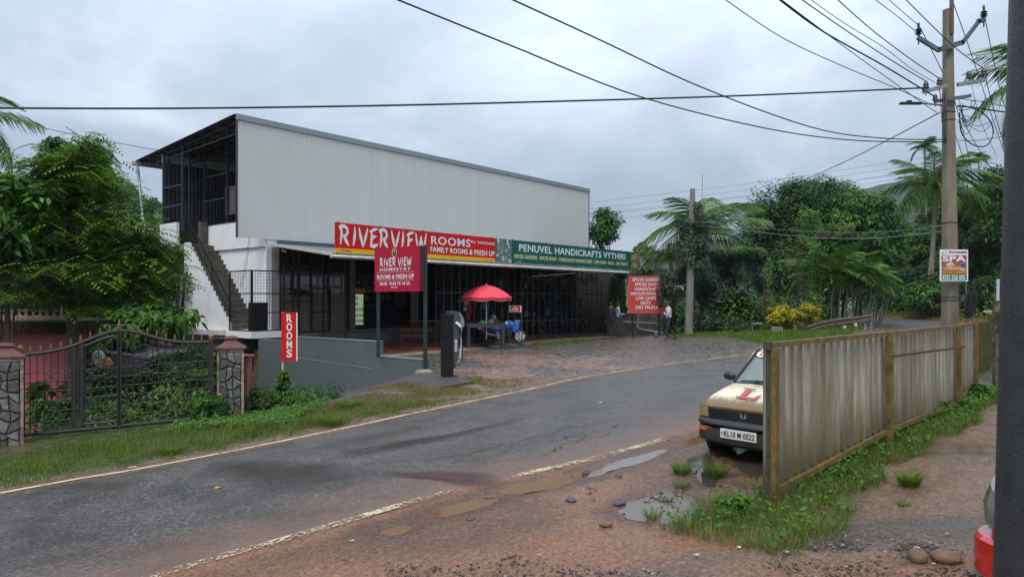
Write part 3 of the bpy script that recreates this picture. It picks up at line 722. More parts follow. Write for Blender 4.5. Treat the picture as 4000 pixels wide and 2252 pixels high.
# rear corrugated wall and upper storey inner wall
us = np.linspace(.1, LU, 561); vv = np.where(np.arange(561) % 4 < 2, 0, .03)
Va = np.concatenate([np.stack([us, 6.5+vv, np.full(561, 4.3)], 1), np.stack([us, 6.5+vv, np.full(561, 7.95)], 1)])
i = np.arange(560); fast_mesh('rear_sheet_wall', Va, np.stack([i, i+1, 561+i+1, 561+i], 1), mat('dark_sheet', (.055,.057,.065), (.035,.037,.043), 3, .5, .2), bld)
mb = MB(); mb.box(.1, LU, 6.48, 6.52, 8.0, 8.32); build('light_strip', mb, mat('clear_sheet', (.42,.48,.45), (.3,.36,.33), 4, .4), bld)
mb = MB()
for z_ in (5.5, 6.8, 7.95): mb.box(.1, LU, 6.40, 6.47, z_-.04, z_+.04)
build('wall_rail', mb, M['darkblue'], bld)['kind'] = 'stuff'
mb = MB(); mb.box(4.2, 4.3, .05, 6.4, 4.4, 8.3); build('partition_wall', mb, M['dark'], bld)
# side frame posts
for px_, u_, z0 in ((632,.1,4.9),(714,.1,4.9),(660,.3,4.4),(740,.6,4.4),(800,1.2,4.9),(888,1.2,4.9)):
    v_, d_ = uv_u(px_, u_); v_ = min(v_, 6.35)
    mb = MB(); mb.box(u_-.035, u_+.035, v_-.035, v_+.035, z0, sl(v_)-.1); build('frame_post', mb, M['darkblue'], bld)
for (pa, pb, u_, ys) in ((632,714,.1,((737,724),(811,800))),(800,888,1.2,((694,678),(786,774)))):
    va, da = uv_u(pa, u_); vb, db = uv_u(pb, u_); va = min(va, 6.35)
    for ya, yb in ys:
        mb = MB(); mb.bar((u_-.03, va, zp((ya+yb)/2, (da+db)/2)), (u_-.03, vb, zp((ya+yb)/2, (da+db)/2)), .06); build('frame_rail', mb, M['darkblue'], bld)
# small brown window in the upper storey
wv, wd = uv_u(903, 1.25); z0w, z1w = zp(838, wd), zp(728, wd)
w_ = MB(); 
for a in ((1.2,1.28,wv-.42,wv-.34,z0w,z1w),(1.2,1.28,wv+.3,wv+.38,z0w,z1w),(1.2,1.28,wv-.34,wv+.3,z0w,z0w+.08),(1.2,1.28,wv-.34,wv+.3,z1w-.08,z1w)): w_.box(*a)
wf = build('window', w_, mat('brown_frame', (.12,.055,.045), None, 5, .5), bld)
mb = MB(); mb.box(1.235, 1.25, wv-.34, wv+.3, z0w+.08, z1w-.08); build('pane', mb, mat('dusty_glass', (.07,.06,.06), None, 3, .25), wf)
# floor slabs and white parapets
mb = MB(); mb.box(1.2, LU, .05, 6.5, 4.12, 4.36); build('upper_floor_slab', mb, M['white'], bld)
mb = MB(); mb.box(1.1, 1.24, .05, 4.9, 4.12, 5.2); mb.box(1.24, 2.6, .03, .12, 4.12, 4.95)
build('parapet', mb, M['white'], bld)
mb = MB(); mb.box(1.08, 1.26, .03, 4.9, 5.2, 5.24); build('parapet_rail', mb, M['darkblue'], bld)
mb = MB(); mb.box(.0, .12, 4.95, 6.5, 4.3, 5.3); build('parapet', mb, M['white'], bld)
mb = MB(); mb.box(.75, 1.05, 4.35, 4.6, 4.2, 5.35); build('stair_post', mb, M['stairc'], bld)
# ground-floor side wall, corner pier, facade walls
mb = MB(); mb.box(1.2, 1.42, .02, 6.5, .75, 4.12); build('side_wall', mb, M['white'], bld)
mb = MB(); mb.box(1.42, 1.75, .0, .5, .75, 4.12); build('corner_pier', mb, mat('greyed_plaster', (.42,.40,.42), (.32,.30,.32), 2, .8), bld)
mb = MB(); mb.box(.12, 1.2, 4.0, 6.4, 4.12, 4.34); build('stair_landing', mb, M['concrete'], bld)
# stairs: every step its own piece
NS = 17
for k in range(NS):
    v_ = .7+k*.2; z_ = .9+(k+1)*.2
    mb = MB(); mb.box(.13, 1.195, v_, v_+.24, z_-.2 if k == 0 else z_-.24, z_); mb.cur = 1; mb.box(.13, 1.195, v_-.012, v_+.2, z_, z_+.014); build('step', mb, [M['stairc'], mat('worn_tread', (.26,.235,.19), (.16,.14,.11), 4, .85)], bld)
poly = [(3.95+.3, .9), (.6, .9), (.6, 1.0)]
pl = [(.62, .86)]
for k in range(NS): v_ = .66+k*.2; pl += [(v_, 1.0+k*.2), (v_, 1.0+(k+1)*.2)]
pl += [(4.3, 1.0+NS*.2), (4.3, .86)]
mb = MB(); n_ = len(pl); mb.add([(.02, a, b) for a, b in pl]+[(.12, a, b) for a, b in pl], [list(range(n_)), list(range(2*n_-1, n_-1, -1))]+[(i, n_+i, n_+(i+1)%n_, (i+1)%n_) for i in range(n_)])
build('stair_string_wall', mb, M['white'], bld)
# handrail of the stairs
mb = MB(); a0, a1 = (.2, .9, 1.95), (.2, 4.1, 5.2)
mb.bar(a0, a1, .05); mb.bar((.2,.9,1.5), (.2,4.1,4.75), .03)
for f in (0, .45, .98): q_ = [a0[i]+(a1[i]-a0[i])*f for i in range(3)]; mb.bar((q_[0], q_[1], q_[2]-1.0), q_, .05)
build('stair_rail', mb, M['black'], bld)
# landing slab with its white fascia
mb = MB(); mb.prism([(-.3,.3),(-.3,-1.5),(.95,-1.5),(1.35,-.9),(1.35,.8),(1.2,6.4),(.1,6.4),(.1,.62)], .66, .9); build('landing_slab', mb, M['white'], bld)
mb = MB(); mb.prism([(-.85,3.7),(.0,.55),(.1,.62),(.1,4.4)], .70, .88); mb.prism([(-.80,3.68),(.0,.62),(.1,.7),(.1,4.4)], .88, .905)
build('ledge_slab', mb, [mat('ledge', (.66,.66,.66), (.5,.47,.38), 3, .8)], bld)
# basement
mb = MB(); mb.box(.35, LU, -.75, 6.4, -3.0, .66); build('basement_wall', mb, mat('basement_grey', (.14,.155,.16), (.10,.11,.115), 2, .7), bld)
mb = MB()
for k in range(12): mb.box(-.9+k*.1, -.9+k*.1+.05, -1.04, -1.0, -2.2, .62)
mb.box(-.92, .35, -.99, -.96, -2.2, .64); build('shutter', mb, M['black'], bld)
mb = MB(); mb.box(-.92, .35, -.95, .4, .60, .67); build('basement_soffit', mb, M['dark'], bld)
# shop floor and steps, inner rooms
mb = MB(); mb.box(1.42, LU, .1, 6.4, .45, .72); build('shop_floor', mb, mat('shop_floor_grey', (.17,.16,.155), (.12,.115,.11), 3, .6), bld)
mb = MB(); mb.box(2.6, 10.5, -.35, .1, .2, .5); build('step', mb, mat('worn_step', (.14,.135,.13), (.09,.085,.08), 3, .7), bld)
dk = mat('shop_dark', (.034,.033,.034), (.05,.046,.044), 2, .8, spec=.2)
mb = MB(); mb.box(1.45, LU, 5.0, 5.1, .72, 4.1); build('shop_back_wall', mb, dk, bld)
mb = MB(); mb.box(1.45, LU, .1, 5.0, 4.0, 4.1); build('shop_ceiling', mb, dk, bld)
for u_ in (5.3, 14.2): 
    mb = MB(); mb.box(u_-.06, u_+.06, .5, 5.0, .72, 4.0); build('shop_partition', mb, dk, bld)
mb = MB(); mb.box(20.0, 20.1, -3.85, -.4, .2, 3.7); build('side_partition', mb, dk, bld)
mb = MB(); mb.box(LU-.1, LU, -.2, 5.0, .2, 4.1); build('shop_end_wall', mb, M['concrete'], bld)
# reception: beige lower panels, dark glazing above with red lettering
b0, b1 = uv_v(1068, .2)[0], uv_v(1345, .2)[0]
ur = np.linspace(b0, b1, 5)
be = mat('beige_panel', (.20,.16,.11), (.15,.12,.085), 3, .5)
zmid = zp(1152, 28.5)
for k in range(4):
    mb = MB(); mb.box(ur[k]+.02, ur[k+1]-.02, .18, .24, .75, zmid); build('panel', mb, be, bld)
    mb = MB(); mb.box(ur[k]-.03, ur[k]+.03, .14, .2, .75, 4.0); build('mullion', mb, M['darkblue'], bld)
mb = MB(); mb.box(b0, b1, .2, .22, zmid, 4.0)
rg_ = build('reception_glass', mb, mat('dark_glass', (.018,.019,.021), None, 2, .06, spec=.8), bld)
redtx = mat('dim_red_letter', (.30,.10,.11), None, 3, .5)
un, dn_ = uv_v(1180, .17); 
fit_text(bld, 'RECEPTION', uv_v(1180,.17)[0], uv_v(1250,.17)[0], zp(1122,28.6), zp(1109,28.6), .195, redtx, .03)
fit_text(bld, 'ROOMS', uv_v(1270,.17)[0], uv_v(1338,.17)[0], zp(1127,29.2), zp(1111,29.2), .195, redtx, .04)
mb = MB(); mb.box(b0, b1, .15, .2, 3.0, 3.07); build('transom', mb, mat('tan_trim', (.25,.2,.13), None, 3, .5), bld)
# columns with a checkered tile head
for px_ in (1371, 1620):
    u_, d_ = uv_v(px_, .45)
    mb = MB(); mb.box(u_-.15, u_+.15, .35, .6, .72, 4.0); cl = build('column', mb, mat('column_plaster', (.20,.18,.175), (.15,.135,.13), 3, .7), bld)
# green tinted wall posters and shelf goods in the open shop
mb = MB(); u0, u1 = uv_v(1540, 4.9)[0], uv_v(1585, 4.9)[0]
mb.box(u0, u1, 4.93, 4.97, 1.7, 3.0); mb.box(uv_v(1400,4.9)[0], uv_v(1460,4.9)[0], 4.93, 4.97, 2.4, 3.4)
build('wall_panel', mb, mat('greenish_panel', (.32,.46,.42), (.22,.34,.31), 3, .6), bld)
mb = MB()
for z_ in (1.6, 2.0, 2.4, 2.8): mb.box(6.0, 11.4, 4.6, 4.92, z_, z_+.03)
sh = build('shelf', mb, M['dark'], bld)
rr = random.Random(5)
gm_ = [mat('goods_%d' % i, c, None, 5, .5) for i, c in enumerate([(.55,.55,.5),(.35,.09,.07),(.12,.25,.14),(.6,.38,.15),(.2,.2,.26),(.7,.68,.62)])]
mb = MB()
for z_ in (1.63, 2.03, 2.43, 2.83):
    u_ = 6.05
    while u_ < 11.3:
        w2 = rr.uniform(.06, .16); mb.cur = rr.randrange(6); mb.box(u_, u_+w2, 4.62, 4.8, z_, z_+rr.uniform(.12, .3)); u_ += w2+rr.uniform(.01, .06)
build('shelf_goods', mb, gm_, sh)['kind'] = 'stuff'
mb = MB(); mb.box(6.2, 9.6, 2.4, 3.0, .72, 1.75); build('counter', mb, M['dark'], bld)
# drinks fridge in the open shop, lit inside
u_, d_ = uv_v(1404, .9)
fr = thing('drinks_fridge', 'tall glass-door drinks fridge with yellow header, lit inside, just inside the open shop', 'fridge', uvw(u_, 1.0, .72), R(50))
mb = MB(); mb.box(-.3, .3, -.1, .35, 0, .16); mb.box(-.3, -.26, .0, .35, .16, 1.66); mb.box(.26, .3, .0, .35, .16, 1.66); mb.box(-.26, .26, .3, .35, .16, 1.62); mb.box(-.26, .26, -.1, .35, 1.62, 1.66); build('cabinet', mb, M['dark'], fr)
mb = MB(); mb.box(-.31, .31, -.14, .35, 1.66, 1.82); build('header', mb, M['yellow'], fr)
mb = MB(); mb.box(-.255, .255, -.03, -.015, .2, 1.62); build('light_panel', mb, emis('fridge_light', (.50,.68,.42), .28), fr)
mb = MB()
for k in range(5): mb.box(-.25, .25, -.09, -.03, .3+k*.26, .31+k*.26)
shf = build('shelf', mb, M['steel'], fr)
mb = MB()
for k in range(5):
    for q_ in range(5 if k < 3 else 2): mb.cur = rr.randrange(6); mb.lathe((-.2+q_*.1, -.058, .31+k*.26), [(.022,0),(.022,.1),(.009,.13),(.009,.16)], 6)
build('bottle', mb, [mat('bottle_%d' % i, c, None, 3, .3) for i, c in enumerate([(.25,.12,.03),(.05,.15,.05),(.3,.3,.25),(.25,.05,.03),(.06,.05,.04),(.35,.22,.08)])], shf)['kind'] = 'stuff'
mb = MB(); mb.box(-.29,-.262,-.11,-.09,.16,1.62); mb.box(.262,.29,-.11,-.09,.16,1.62); mb.box(-.25,.25,-.07,-.05,.16,.2); mb.box(-.25,.25,-.07,-.05,1.58,1.62); build('door_frame', mb, M['dark'], fr)
# canopy over the veranda
VG = -6.4; ug0, ug1 = uv_v(1295, VG)[0], uv_v(2484, VG)[0]; ub0 = uv_v(1047, -.1)[0]
zg, zb_ = 3.5, 4.22
n_ = 520; fu = np.linspace(0, 1, n_); wav = np.where(np.arange(n_) % 4 < 2, .018, -.012)
A = np.stack([ub0+(ug1-ub0)*fu, np.full(n_, -.1), zb_+wav], 1); B = np.stack([ug0+(ug1-ug0)*fu, np.full(n_, VG), zg+wav], 1)
i = np.arange(n_-1); fast_mesh('canopy_sheet', np.concatenate([B, A]), np.stack([i, i+1, n_+i+1, n_+i], 1), mat('canopy_metal', (.20,.22,.23), (.14,.155,.16), 3, .5, .2), bld)
mb = MB(); mb.bar((ub0, -.15, zb_-.02), (ug0, VG, zg-.02), .05, .10); build('canopy_edge', mb, M['offwhite'], bld)
mb = MB(); mb.box(uv_v(1086,-.12)[0], uv_v(1400,-.12)[0], -.14, -.04, 4.22, 4.39); build('beam', mb, mat('blue_green_beam', (.07,.11,.12), (.05,.08,.09), 3, .5), bld)
gs = [ug0-.08]+[ug0+1.5*(k+1) for k in range(int((ug1-ug0)/1.5))]+[ug1]
for a, b in zip(gs[:-1], gs[1:]):
    mb = MB(); n6 = 7; prof = [(VG-.02-.09*math.sin(math.pi*k/(n6-1)), zg-.03-.06+.06*math.cos(math.pi*k/(n6-1))) for k in range(n6)]
    V = [(a+.008, y_, z_) for y_, z_ in prof]+[(b-.004, y_, z_) for y_, z_ in prof]
    mb.add(V, [(k, n6+k, n6+k+1, k+1) for k in range(n6-1)]+[list(range(n6)), list(range(2*n6-1, n6-1, -1))]); build('gutter_length', mb, M['offwhite'], bld, smooth=True)
mb = MB(); mb.box(ug0, ug1, VG-.01, VG+.04, zg-.15, zg-.03)
for k in range(4): mb.bar((ug0+.3+k*5.5, VG, zg-.05), (ub0+.3+k*5.5, -.2, zb_-.05), .06)
for v_ in (-1.6, -3.1, -4.8): f = (-.1-v_)/(-.1-VG); mb.box(ub0+(ug0-ub0)*f, ug1, v_-.03, v_+.03, zb_+(zg-zb_)*f-.1, zb_+(zg-zb_)*f-.04)
build('canopy_frame', mb, M['black'], bld)
# rain pipe and tall posts
u_, d_ = uv_v(1348, -2.2); mb = MB(); mb.tube([(u_,-2.2,.3),(u_,-2.2,3.9)], .05, 8); dp = build('rain_pipe', mb, M['darkblue'], bld, smooth=True)
for px_, v_ in ((1168, -.95), (1262, -.95), (1700, -3.9), (1795, -3.9)):
    u_, d_ = uv_v(px_, v_); mb = MB(); mb.box(u_-.03, u_+.03, v_-.03, v_+.03, .25, 4.0 if v_ > -2 else 3.75); build('canopy_post', mb, M['darkblue'], bld)
# security camera under the soffit
cm = thing('security_camera', 'small white bullet camera under the canopy soffit by the corner pier', 'camera', uvw(*(uv_v(1100, -.3)[0], -.3), 3.98), R(50))
mb = MB(); mb.tube([(0,0,.1),(0,0,0)], .02, 6); mb.tube([(0,0,0),(.08,-.16,-.07)], .045, 8); build('housing', mb, M['print'], cm)
# rear downpipe on the left
dpv = [pix(538,650,32.5), pix(560,870,31.8), pix(572,893,31.4), pix(618,902,30.8)]
mb = MB(); mb.tube(dpv, .06, 8); o = build('down_pipe', mb, M['steel'], None, smooth=True); tag(o, 'grey rain pipe leaning down from the rear roof corner on the left', 'pipe')
mb = MB(); mb.tube([pix(712,1072,27.4), pix(705,1150,27.4), pix(693,1268,27.4)], .055, 8); o = build('down_pipe', mb, M['steel'], None, smooth=True); tag(o, 'grey upright pipe standing on the white ledge left of the stairs', 'pipe')
# cables hanging from the cladding
for k, (a, b) in enumerate((((972,930),(938,1125)),((978,930),(945,1125)))):
    va = pix(a[0], a[1], 27.4); vb = pix(b[0], b[1], 26.9); mid = (va+vb)/2+Vector((.03,0,-.05))
    mb = MB(); mb.tube([va, mid, vb], .008, 4); o = build('hanging_cable', mb, M['wire']); tag(o, ('left' if k == 0 else 'right')+' of two thin cables hanging from the cladding to the mesh cage', 'cable')

# ---------- retaining wall of the driveway ----------
gw = thing('retaining_wall', 'grey painted retaining wall stepping down along the driveway beside the tiled veranda', 'wall', (P1[0], P1[1], 0), R(50))
gp = mat('slate_grey_paint', (.115,.14,.145), (.095,.118,.122), 1.4, .55, bmp=.08, bsc=80)
mb = MB(); mb.box(-.2, .1, -8.3, -3.3, -2.5, .80); mb.box(-.2, .1, -3.3, -1.8, -2.5, .65); build('high_section', mb, gp, gw)
mb = MB(); mb.box(-.2, .1, -10.3, -8.3, -1.2, .37); build('low_section', mb, gp, gw)
mb = MB(); mb.box(-.215, .115, -8.31, -3.28, .80, .815); mb.box(-.215, .115, -10.31, -8.3, .37, .385); build('coping', mb, mat('coping', (.20,.23,.22), (.14,.16,.15), 3, .6), gw)
mb = MB(); mb.bar((-.206, -8.2, -.02), (-.206, -4.2, .12), .012, .02); build('seam', mb, mat('pale_seam', (.3,.33,.33), None, 3, .6), gw)
# ramp sheet
mb = MB(); n_ = 40; nu_ = 6
for k in range(n_+1):
    for j_ in range(nu_): q_ = uvw(-1.75+j_*.31, -12.4+k*11.2/n_); mb.v.append((q_.x, q_.y, T(q_.x, q_.y)+(.045 if j_ else -.02)))
for k in range(n_):
    for j_ in range(nu_-1): a = k*nu_+j_; mb.f.append([a+1, a, a+nu_, a+nu_+1]); mb.mi.append(0)
o = build('driveway', mb, mat('old_asphalt', (.075,.072,.075), (.05,.048,.05), 5, .6, bmp=.4, bsc=60)); o['kind'] = 'structure'

# ---------- tiled veranda ----------
m, t, p = nodes('interlocking_tiles'); v = texc(t)
br = t.nodes.new('ShaderNodeTexBrick'); br.inputs['Scale'].default_value = 4.0; t.links.new(v, br.inputs['Vector'])
br.inputs['Color1'].default_value = (.36,.085,.035,1); br.inputs['Color2'].default_value = (.27,.06,.028,1); br.inputs['Mortar'].default_value = (.09,.05,.035,1); br.inputs['Mortar Size'].default_value = .025
wv_ = t.nodes.new('ShaderNodeTexWave'); wv_.inputs['Scale'].default_value = .21; wv_.bands_direction = 'X'; wv_.inputs['Distortion'].default_value = .4; t.links.new(v, wv_.inputs['Vector'])
st = ramp(t, wv_.outputs['Fac'], [(.70, 0.0), (.74, 1.0)])
t.links.new(mixc(t, mth(t, 'MULTIPLY', st, .85), br.outputs[0], (.07,.06,.058)), p.inputs['Base Color'])
t.links.new(ramp(t, noi(t, v, 1.3, 3), [(.4, .25), (.6, .6)]), p.inputs['Roughness'])
pav = thing('veranda_floor', 'red and grey striped tile floor with worn concrete kerb in front of the shops', 'floor', (P1[0], P1[1], 0), R(50))
edgeP = [(.1,-6.5),(5,-6.35),(9.5,-5.7),(13,-5.3),(18,-5.6),(23.4,-6.1)]
ep = smooth_poly(edgeP, 40)
mb = MB(); mb.prism([(.1,-.1)]+[tuple(a) for a in ep]+[(23.4,-.1)], .02, .225); build('tile_field', mb, m, pav)
mb = MB(); kb = ep.copy(); ko = ep+np.array([0,-.22])
for i in range(39):
    mb.add([(kb[i][0],kb[i][1],.0),(kb[i+1][0],kb[i+1][1],.0),(ko[i+1][0],ko[i+1][1],.0),(ko[i][0],ko[i][1],.0),(kb[i][0],kb[i][1],.21),(kb[i+1][0],kb[i+1][1],.21),(ko[i+1][0],ko[i+1][1],.17),(ko[i][0],ko[i][1],.17)], [(4,5,6,7),(3,2,6,7),(0,4,7,3),(1,2,6,5)])
build('kerb', mb, mat('worn_kerb', (.27,.24,.19), (.15,.13,.10), 2.5, .8, bmp=.3), pav)

# ---------- mesh cage by the stairs ----------
cage = thing('mesh_cage', 'black square-mesh cage with a door at the foot of the white stairs', 'cage', (P1[0], P1[1], 0), R(50))
def mesh_panel(parent, a, b, z0, z1, pitch, name='mesh_panel', fw=.045, rails=(.62,.3), bars=.008):
    a = Vector((a[0],a[1],0)); b = Vector((b[0],b[1],0)); d = b-a; L = d.length; d.normalize()
    fb = MB(); Z = Vector((0,0,1))
    fb.bar(a+Z*z0, a+Z*z1, fw); fb.bar(b+Z*z0, b+Z*z1, fw); fb.bar(a+Z*z0, b+Z*z0, fw); fb.bar(a+Z*z1, b+Z*z1, fw)
    for r_ in rails: fb.bar(a+Z*(z0+(z1-z0)*r_), b+Z*(z0+(z1-z0)*r_), fw*.9)
    f_ = build('panel_frame', fb, M['black'], parent)
    mb = MB(); n_ = int(L/pitch)
    for k in range(1, n_): q_ = a+d*(L*k/n_); mb.bar(q_+Z*z0, q_+Z*z1, bars)
    n2 = int((z1-z0)/pitch)
    for k in range(1, n2): z_ = z0+(z1-z0)*k/n2; mb.bar(a+Z*z_, b+Z*z_, bars)
    build('wire_mesh', mb, M['black'], f_)
    return f_
mesh_panel(cage, (-.25,.1), (-.25,-1.42), .93, 3.1, .105)
mesh_panel(cage, (-.23,-1.45), (.92,-1.45), .93, 3.1, .105)
mb = MB(); mb.box(-.15,.42,-1.40,-1.05,.92,1.95); build('black_box', mb, M['black'], cage)
mf = thing('mesh_fence', 'long black mesh fence panels in front of the beige reception wall', 'fence', (P1[0], P1[1], 0), R(50))
us_ = [uv_v(px_, -1.0)[0] for px_ in (1105, 1165, 1215, 1290)]
for a, b in zip(us_[:-1], us_[1:]): mesh_panel(mf, (a+.03,-1.0), (b-.03,-1.0), .8, 3.4 if a < us_[1]+.1 else 2.5, .13, rails=(.45,), fw=.06)

# ---------- steel grille along the handicraft shop ----------
gr = thing('shop_grille', 'dark green steel bar grille closing the handicraft shop under the canopy', 'grille', (P1[0], P1[1], 0), R(50))
VB = -3.9; zt_ = 3.72
g0 = uv_v(1700, VB)[0]; g1 = uv_v(2372, VB)[0]
gmat = mat('dark_green_steel', (.07,.095,.09), (.035,.045,.042), 6, .5)
k = 0; u_ = g0
while u_ < g1+.05:
    mb = MB(); mb.box(u_-.018, u_+.018, VB-.018, VB+.018, .22, zt_); build('bar', mb, gmat, gr); u_ += .46
for z_ in (.3, 1.05, 2.35, 3.7):
    mb = MB(); mb.box(g0-.02, g1+.02, VB-.03, VB-.018 if z_ not in (.3,) else VB+.0, z_-.02, z_+.02); build('rail', mb, gmat, gr)
mb = MB()
for a in np.arange(g0, g1, .08): mb.bar((a, VB+.04, .25), (a, VB+.04, 3.7), .005)
for z_ in np.arange(.3, 3.7, .09): mb.bar((g0, VB+.04, z_), (g1, VB+.04, z_), .005)
build('fine_mesh', mb, M['black'], gr)['kind'] = 'stuff'
# clutter of handicrafts behind the grille
mb = MB(); rr = random.Random(21)
for k in range(260):
    u_ = rr.uniform(g0+3.8, g1-.2); z_ = rr.choice([.3,.75,1.2,1.65,2.1,2.6]); v_ = rr.uniform(-2.9, -.6)
    mb.cur = rr.randrange(6); w2 = rr.uniform(.05,.2); h2 = rr.uniform(.1,.5)
    if k % 3: mb.box(u_, u_+w2, v_, v_+w2, z_, z_+h2)
    else: mb.lathe((u_, v_, z_), [(w2*.4,0),(w2*.7,h2*.4),(w2*.3,h2*.8),(w2*.4,h2)], 7)
o = build('handicraft_goods', mb, [mat('craft_%d' % i, c, None, 5, .5) for i, c in enumerate([(.22,.20,.17),(.09,.07,.055),(.40,.38,.35),(.12,.15,.10),(.05,.05,.05),(.25,.13,.07)])]); o.location = (P1[0],P1[1],0); o.rotation_euler = (0,0,R(50))
tag(o, 'dim clutter of handicraft wares on shelves behind the steel grille', 'wares', kind='stuff')
mb = MB()
for z_ in (.72, 1.17, 1.62, 2.07, 2.57): mb.box(g0+3.8, g1-.2, -2.9, -.5, z_, z_+.02)
for u_ in np.arange(g0+3.8, g1, 1.9): mb.box(u_, u_+.05, -2.9, -.5, .25, 3.6)
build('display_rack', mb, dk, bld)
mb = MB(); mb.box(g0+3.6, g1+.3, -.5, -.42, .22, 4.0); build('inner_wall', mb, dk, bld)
# dry garland hung along the top of the grille
rg = np.random.default_rng(4); n_ = 1500; f = rg.random(n_); uu = uv_v(2035, VB-.1)[0]*(1-f)+(g1-.6)*f
zz = 3.35-.22*np.abs(np.sin(f*15))-.3*rg.random(n_)**2; 
L_long = (rg.random(n_) < .12); zz = np.where(L_long, zz-.5*rg.random(n_), zz)
pt = np.stack([uu, np.full(n_, VB-.12)+.08*rg.random(n_), zz], 1); dr = rg.normal(size=(n_,3)); dr /= np.linalg.norm(dr, axis=1)[:,None]
sd2 = np.cross(dr, rg.normal(size=(n_,3))); sd2 /= np.linalg.norm(sd2, axis=1)[:,None]; Ls = .05+.05*rg.random(n_)[:,None]
V = np.stack([pt, pt+dr*Ls*.5+sd2*Ls*.3, pt+dr*Ls, pt+dr*Ls*.5-sd2*Ls*.3], 1).reshape(-1,3)
o = fast_mesh('dry_garland', V, np.arange(n_*4).reshape(-1,4), tintmat('dry_leaf', [(0,(.05,.045,.04)),(.6,(.14,.12,.10)),(1,(.3,.27,.24))], .7), tint=rg.random(n_)); o.location = (P1[0],P1[1],0); o.rotation_euler = (0,0,R(50))
tag(o, 'dry brown garland of withered creepers draped along the top of the grille', 'garland', kind='stuff')
# tube light on a slanted bracket
mb = MB(); mb.bar(pix(2078,1079,33), pix(2248,1066,33), .05, .04); o = build('tube_light', mb, M['print']); tag(o, 'thin white tube light slanting under the canopy by the garland', 'lamp')

# ---------- sign boards over the canopy ----------
VS = -6.3
def board_frame(name, label, pa, pb, z0, z1):
    u0, d0 = uv_v(pa, VS); u1, d1 = uv_v(pb, VS)
    r_ = thing(name, label, 'sign', uvw(u0, VS, z0), R(50)); return r_, u1-u0
# the red banner
sg, Wd = board_frame('sign_board', 'long red sign reading RIVERVIEW ROOMS with a yellow foot stripe above the canopy', 1308, 1932, 3.55, 4.5)
H = .95
mb = MB(); mb.box(0, Wd, 0, .03, .14, H); build('panel', mb, M['red'], sg)
mb = MB(); mb.box(0, Wd, 0, .03, 0, .14); build('yellow_stripe', mb, M['yellow'], sg)
mb = MB()
for f in (.02, .25, .5, .75, .98): mb.box(Wd*f-.02, Wd*f+.02, .035, .08, -.15, H+.03)
mb.box(0, Wd, .035, .06, .4, .44); build('back_frame', mb, M['black'], sg)
def X1(px_): return uv_v(px_, VS)[0]-uv_v(1308, VS)[0]
brush_text(sg, 'RIVERVIEW', X1(1323), X1(1664), .25, .86, -.006, M['print'])
fit_text(sg, 'ROOMS', X1(1682), X1(1835), .50, .80, -.006, M['print'], .03, spacing=1.12)
fit_text(sg, 'FAMILY ROOMS & FRESH UP', X1(1680), X1(1930), .22, .42, -.006, M['print'], .03)
fit_text(sg, 'PH:  9544754455', X1(1837), X1(1930), .66, .76, -.006, M['print'], .02)
fit_text(sg, 'VYTHIRI', X1(1331), X1(1369), .04, .10, -.006, M['red'], .02)
# malayalam-like printer's mark rendered as small loops
mb = MB()
for k in range(7):
    x_ = X1(1893)+k*.075; mb.tube([(x_+.022*math.cos(a), -.006, .06+.018*math.sin(a)) for a in np.linspace(.5, 5.6, 8)], .005, 4)
build('lettering', mb, M['red'], sg)
# the green sign
sg2, W2 = board_frame('sign_board', 'long green sign reading PENUVEL HANDICRAFTS VYTHIRI with a picture at each end', 1934, 2497, 3.56, 4.5)
def X2(px_): return uv_v(px_, VS)[0]-uv_v(1934, VS)[0]
H = .94; xl, xr = X2(1998), X2(2462)
mb = MB(); mb.box(xl, xr, 0, .03, 0, H); build('panel', mb, M['greenprint'], sg2)
mb = MB(); mb.box(0, xl, 0, .03, 0, H); pl_ = build('picture', mb, mat('craft_picture', (.12,.20,.20), (.04,.08,.08), 9, .5), sg2)
mb = MB(); mb.box(xr, W2, 0, .03, 0, H); pr_ = build('picture', mb, mat('spice_picture', (.12,.08,.04), (.06,.05,.02), 9, .5), sg2)
rr = random.Random(8); mb = MB()
for k in range(46):
    cx, cz, r_ = rr.uniform(.05, xl-.08), rr.uniform(.06, H-.06), rr.uniform(.02, .07); mb.cur = rr.randrange(3); ys = -.003-.0006*k
    hgt = r_*rr.choice([1,1,2.2]); vs = [(min(max(cx+r_*math.cos(a),0),xl), ys, min(max(cz+hgt*math.sin(a),0),H)) for a in np.linspace(0,6.283,9)[:-1]]
    mb.add(vs, [list(range(8))])
build('printed_shapes', mb, [mat('pr1',(.45,.52,.52),None,3,.5),mat('pr2',(.20,.30,.31),None,3,.5),mat('pr3',(.62,.66,.62),None,3,.5)], pl_)
mb = MB()
for k in range(34):
    cx, cz, r_ = rr.uniform(xr+.06, W2-.06), rr.uniform(.08, H-.08), rr.uniform(.03, .12); mb.cur = rr.randrange(3); ys = -.003-.0006*k
    vs = [(min(max(cx+r_*math.cos(a),xr),W2), ys, min(max(cz+r_*math.sin(a),0),H)) for a in np.linspace(0,6.283,11)[:-1]]
    mb.add(vs, [list(range(10))])
build('printed_shapes', mb, [mat('ps1',(.45,.42,.12),None,3,.5),mat('ps2',(.16,.22,.05),None,3,.5),mat('ps3',(.40,.33,.20),None,3,.5)], pr_)
fit_text(sg2, 'PENUVEL HANDICRAFTS VYTHIRI', X2(2026), X2(2441), .50, .80, -.006, M['print'], .03)
fit_text(sg2, 'SPICES GARDEN - SPICES SHOP - CHOCALATE MAKING UNIT - LIVE CHIPS - NUTS - DRY FRUITS', X2(2007), X2(2451), .20, .36, -.006, M['cream'], .03)
fit_text(sg2, 'VYTHIRI', X2(2020), X2(2034), .04, .08, -.006, M['cream'], .0)
mb = MB()
for f in (.1,.3,.5,.7,.9): mb.box(W2*f-.02, W2*f+.02, .035, .08, -.15, H+.03)
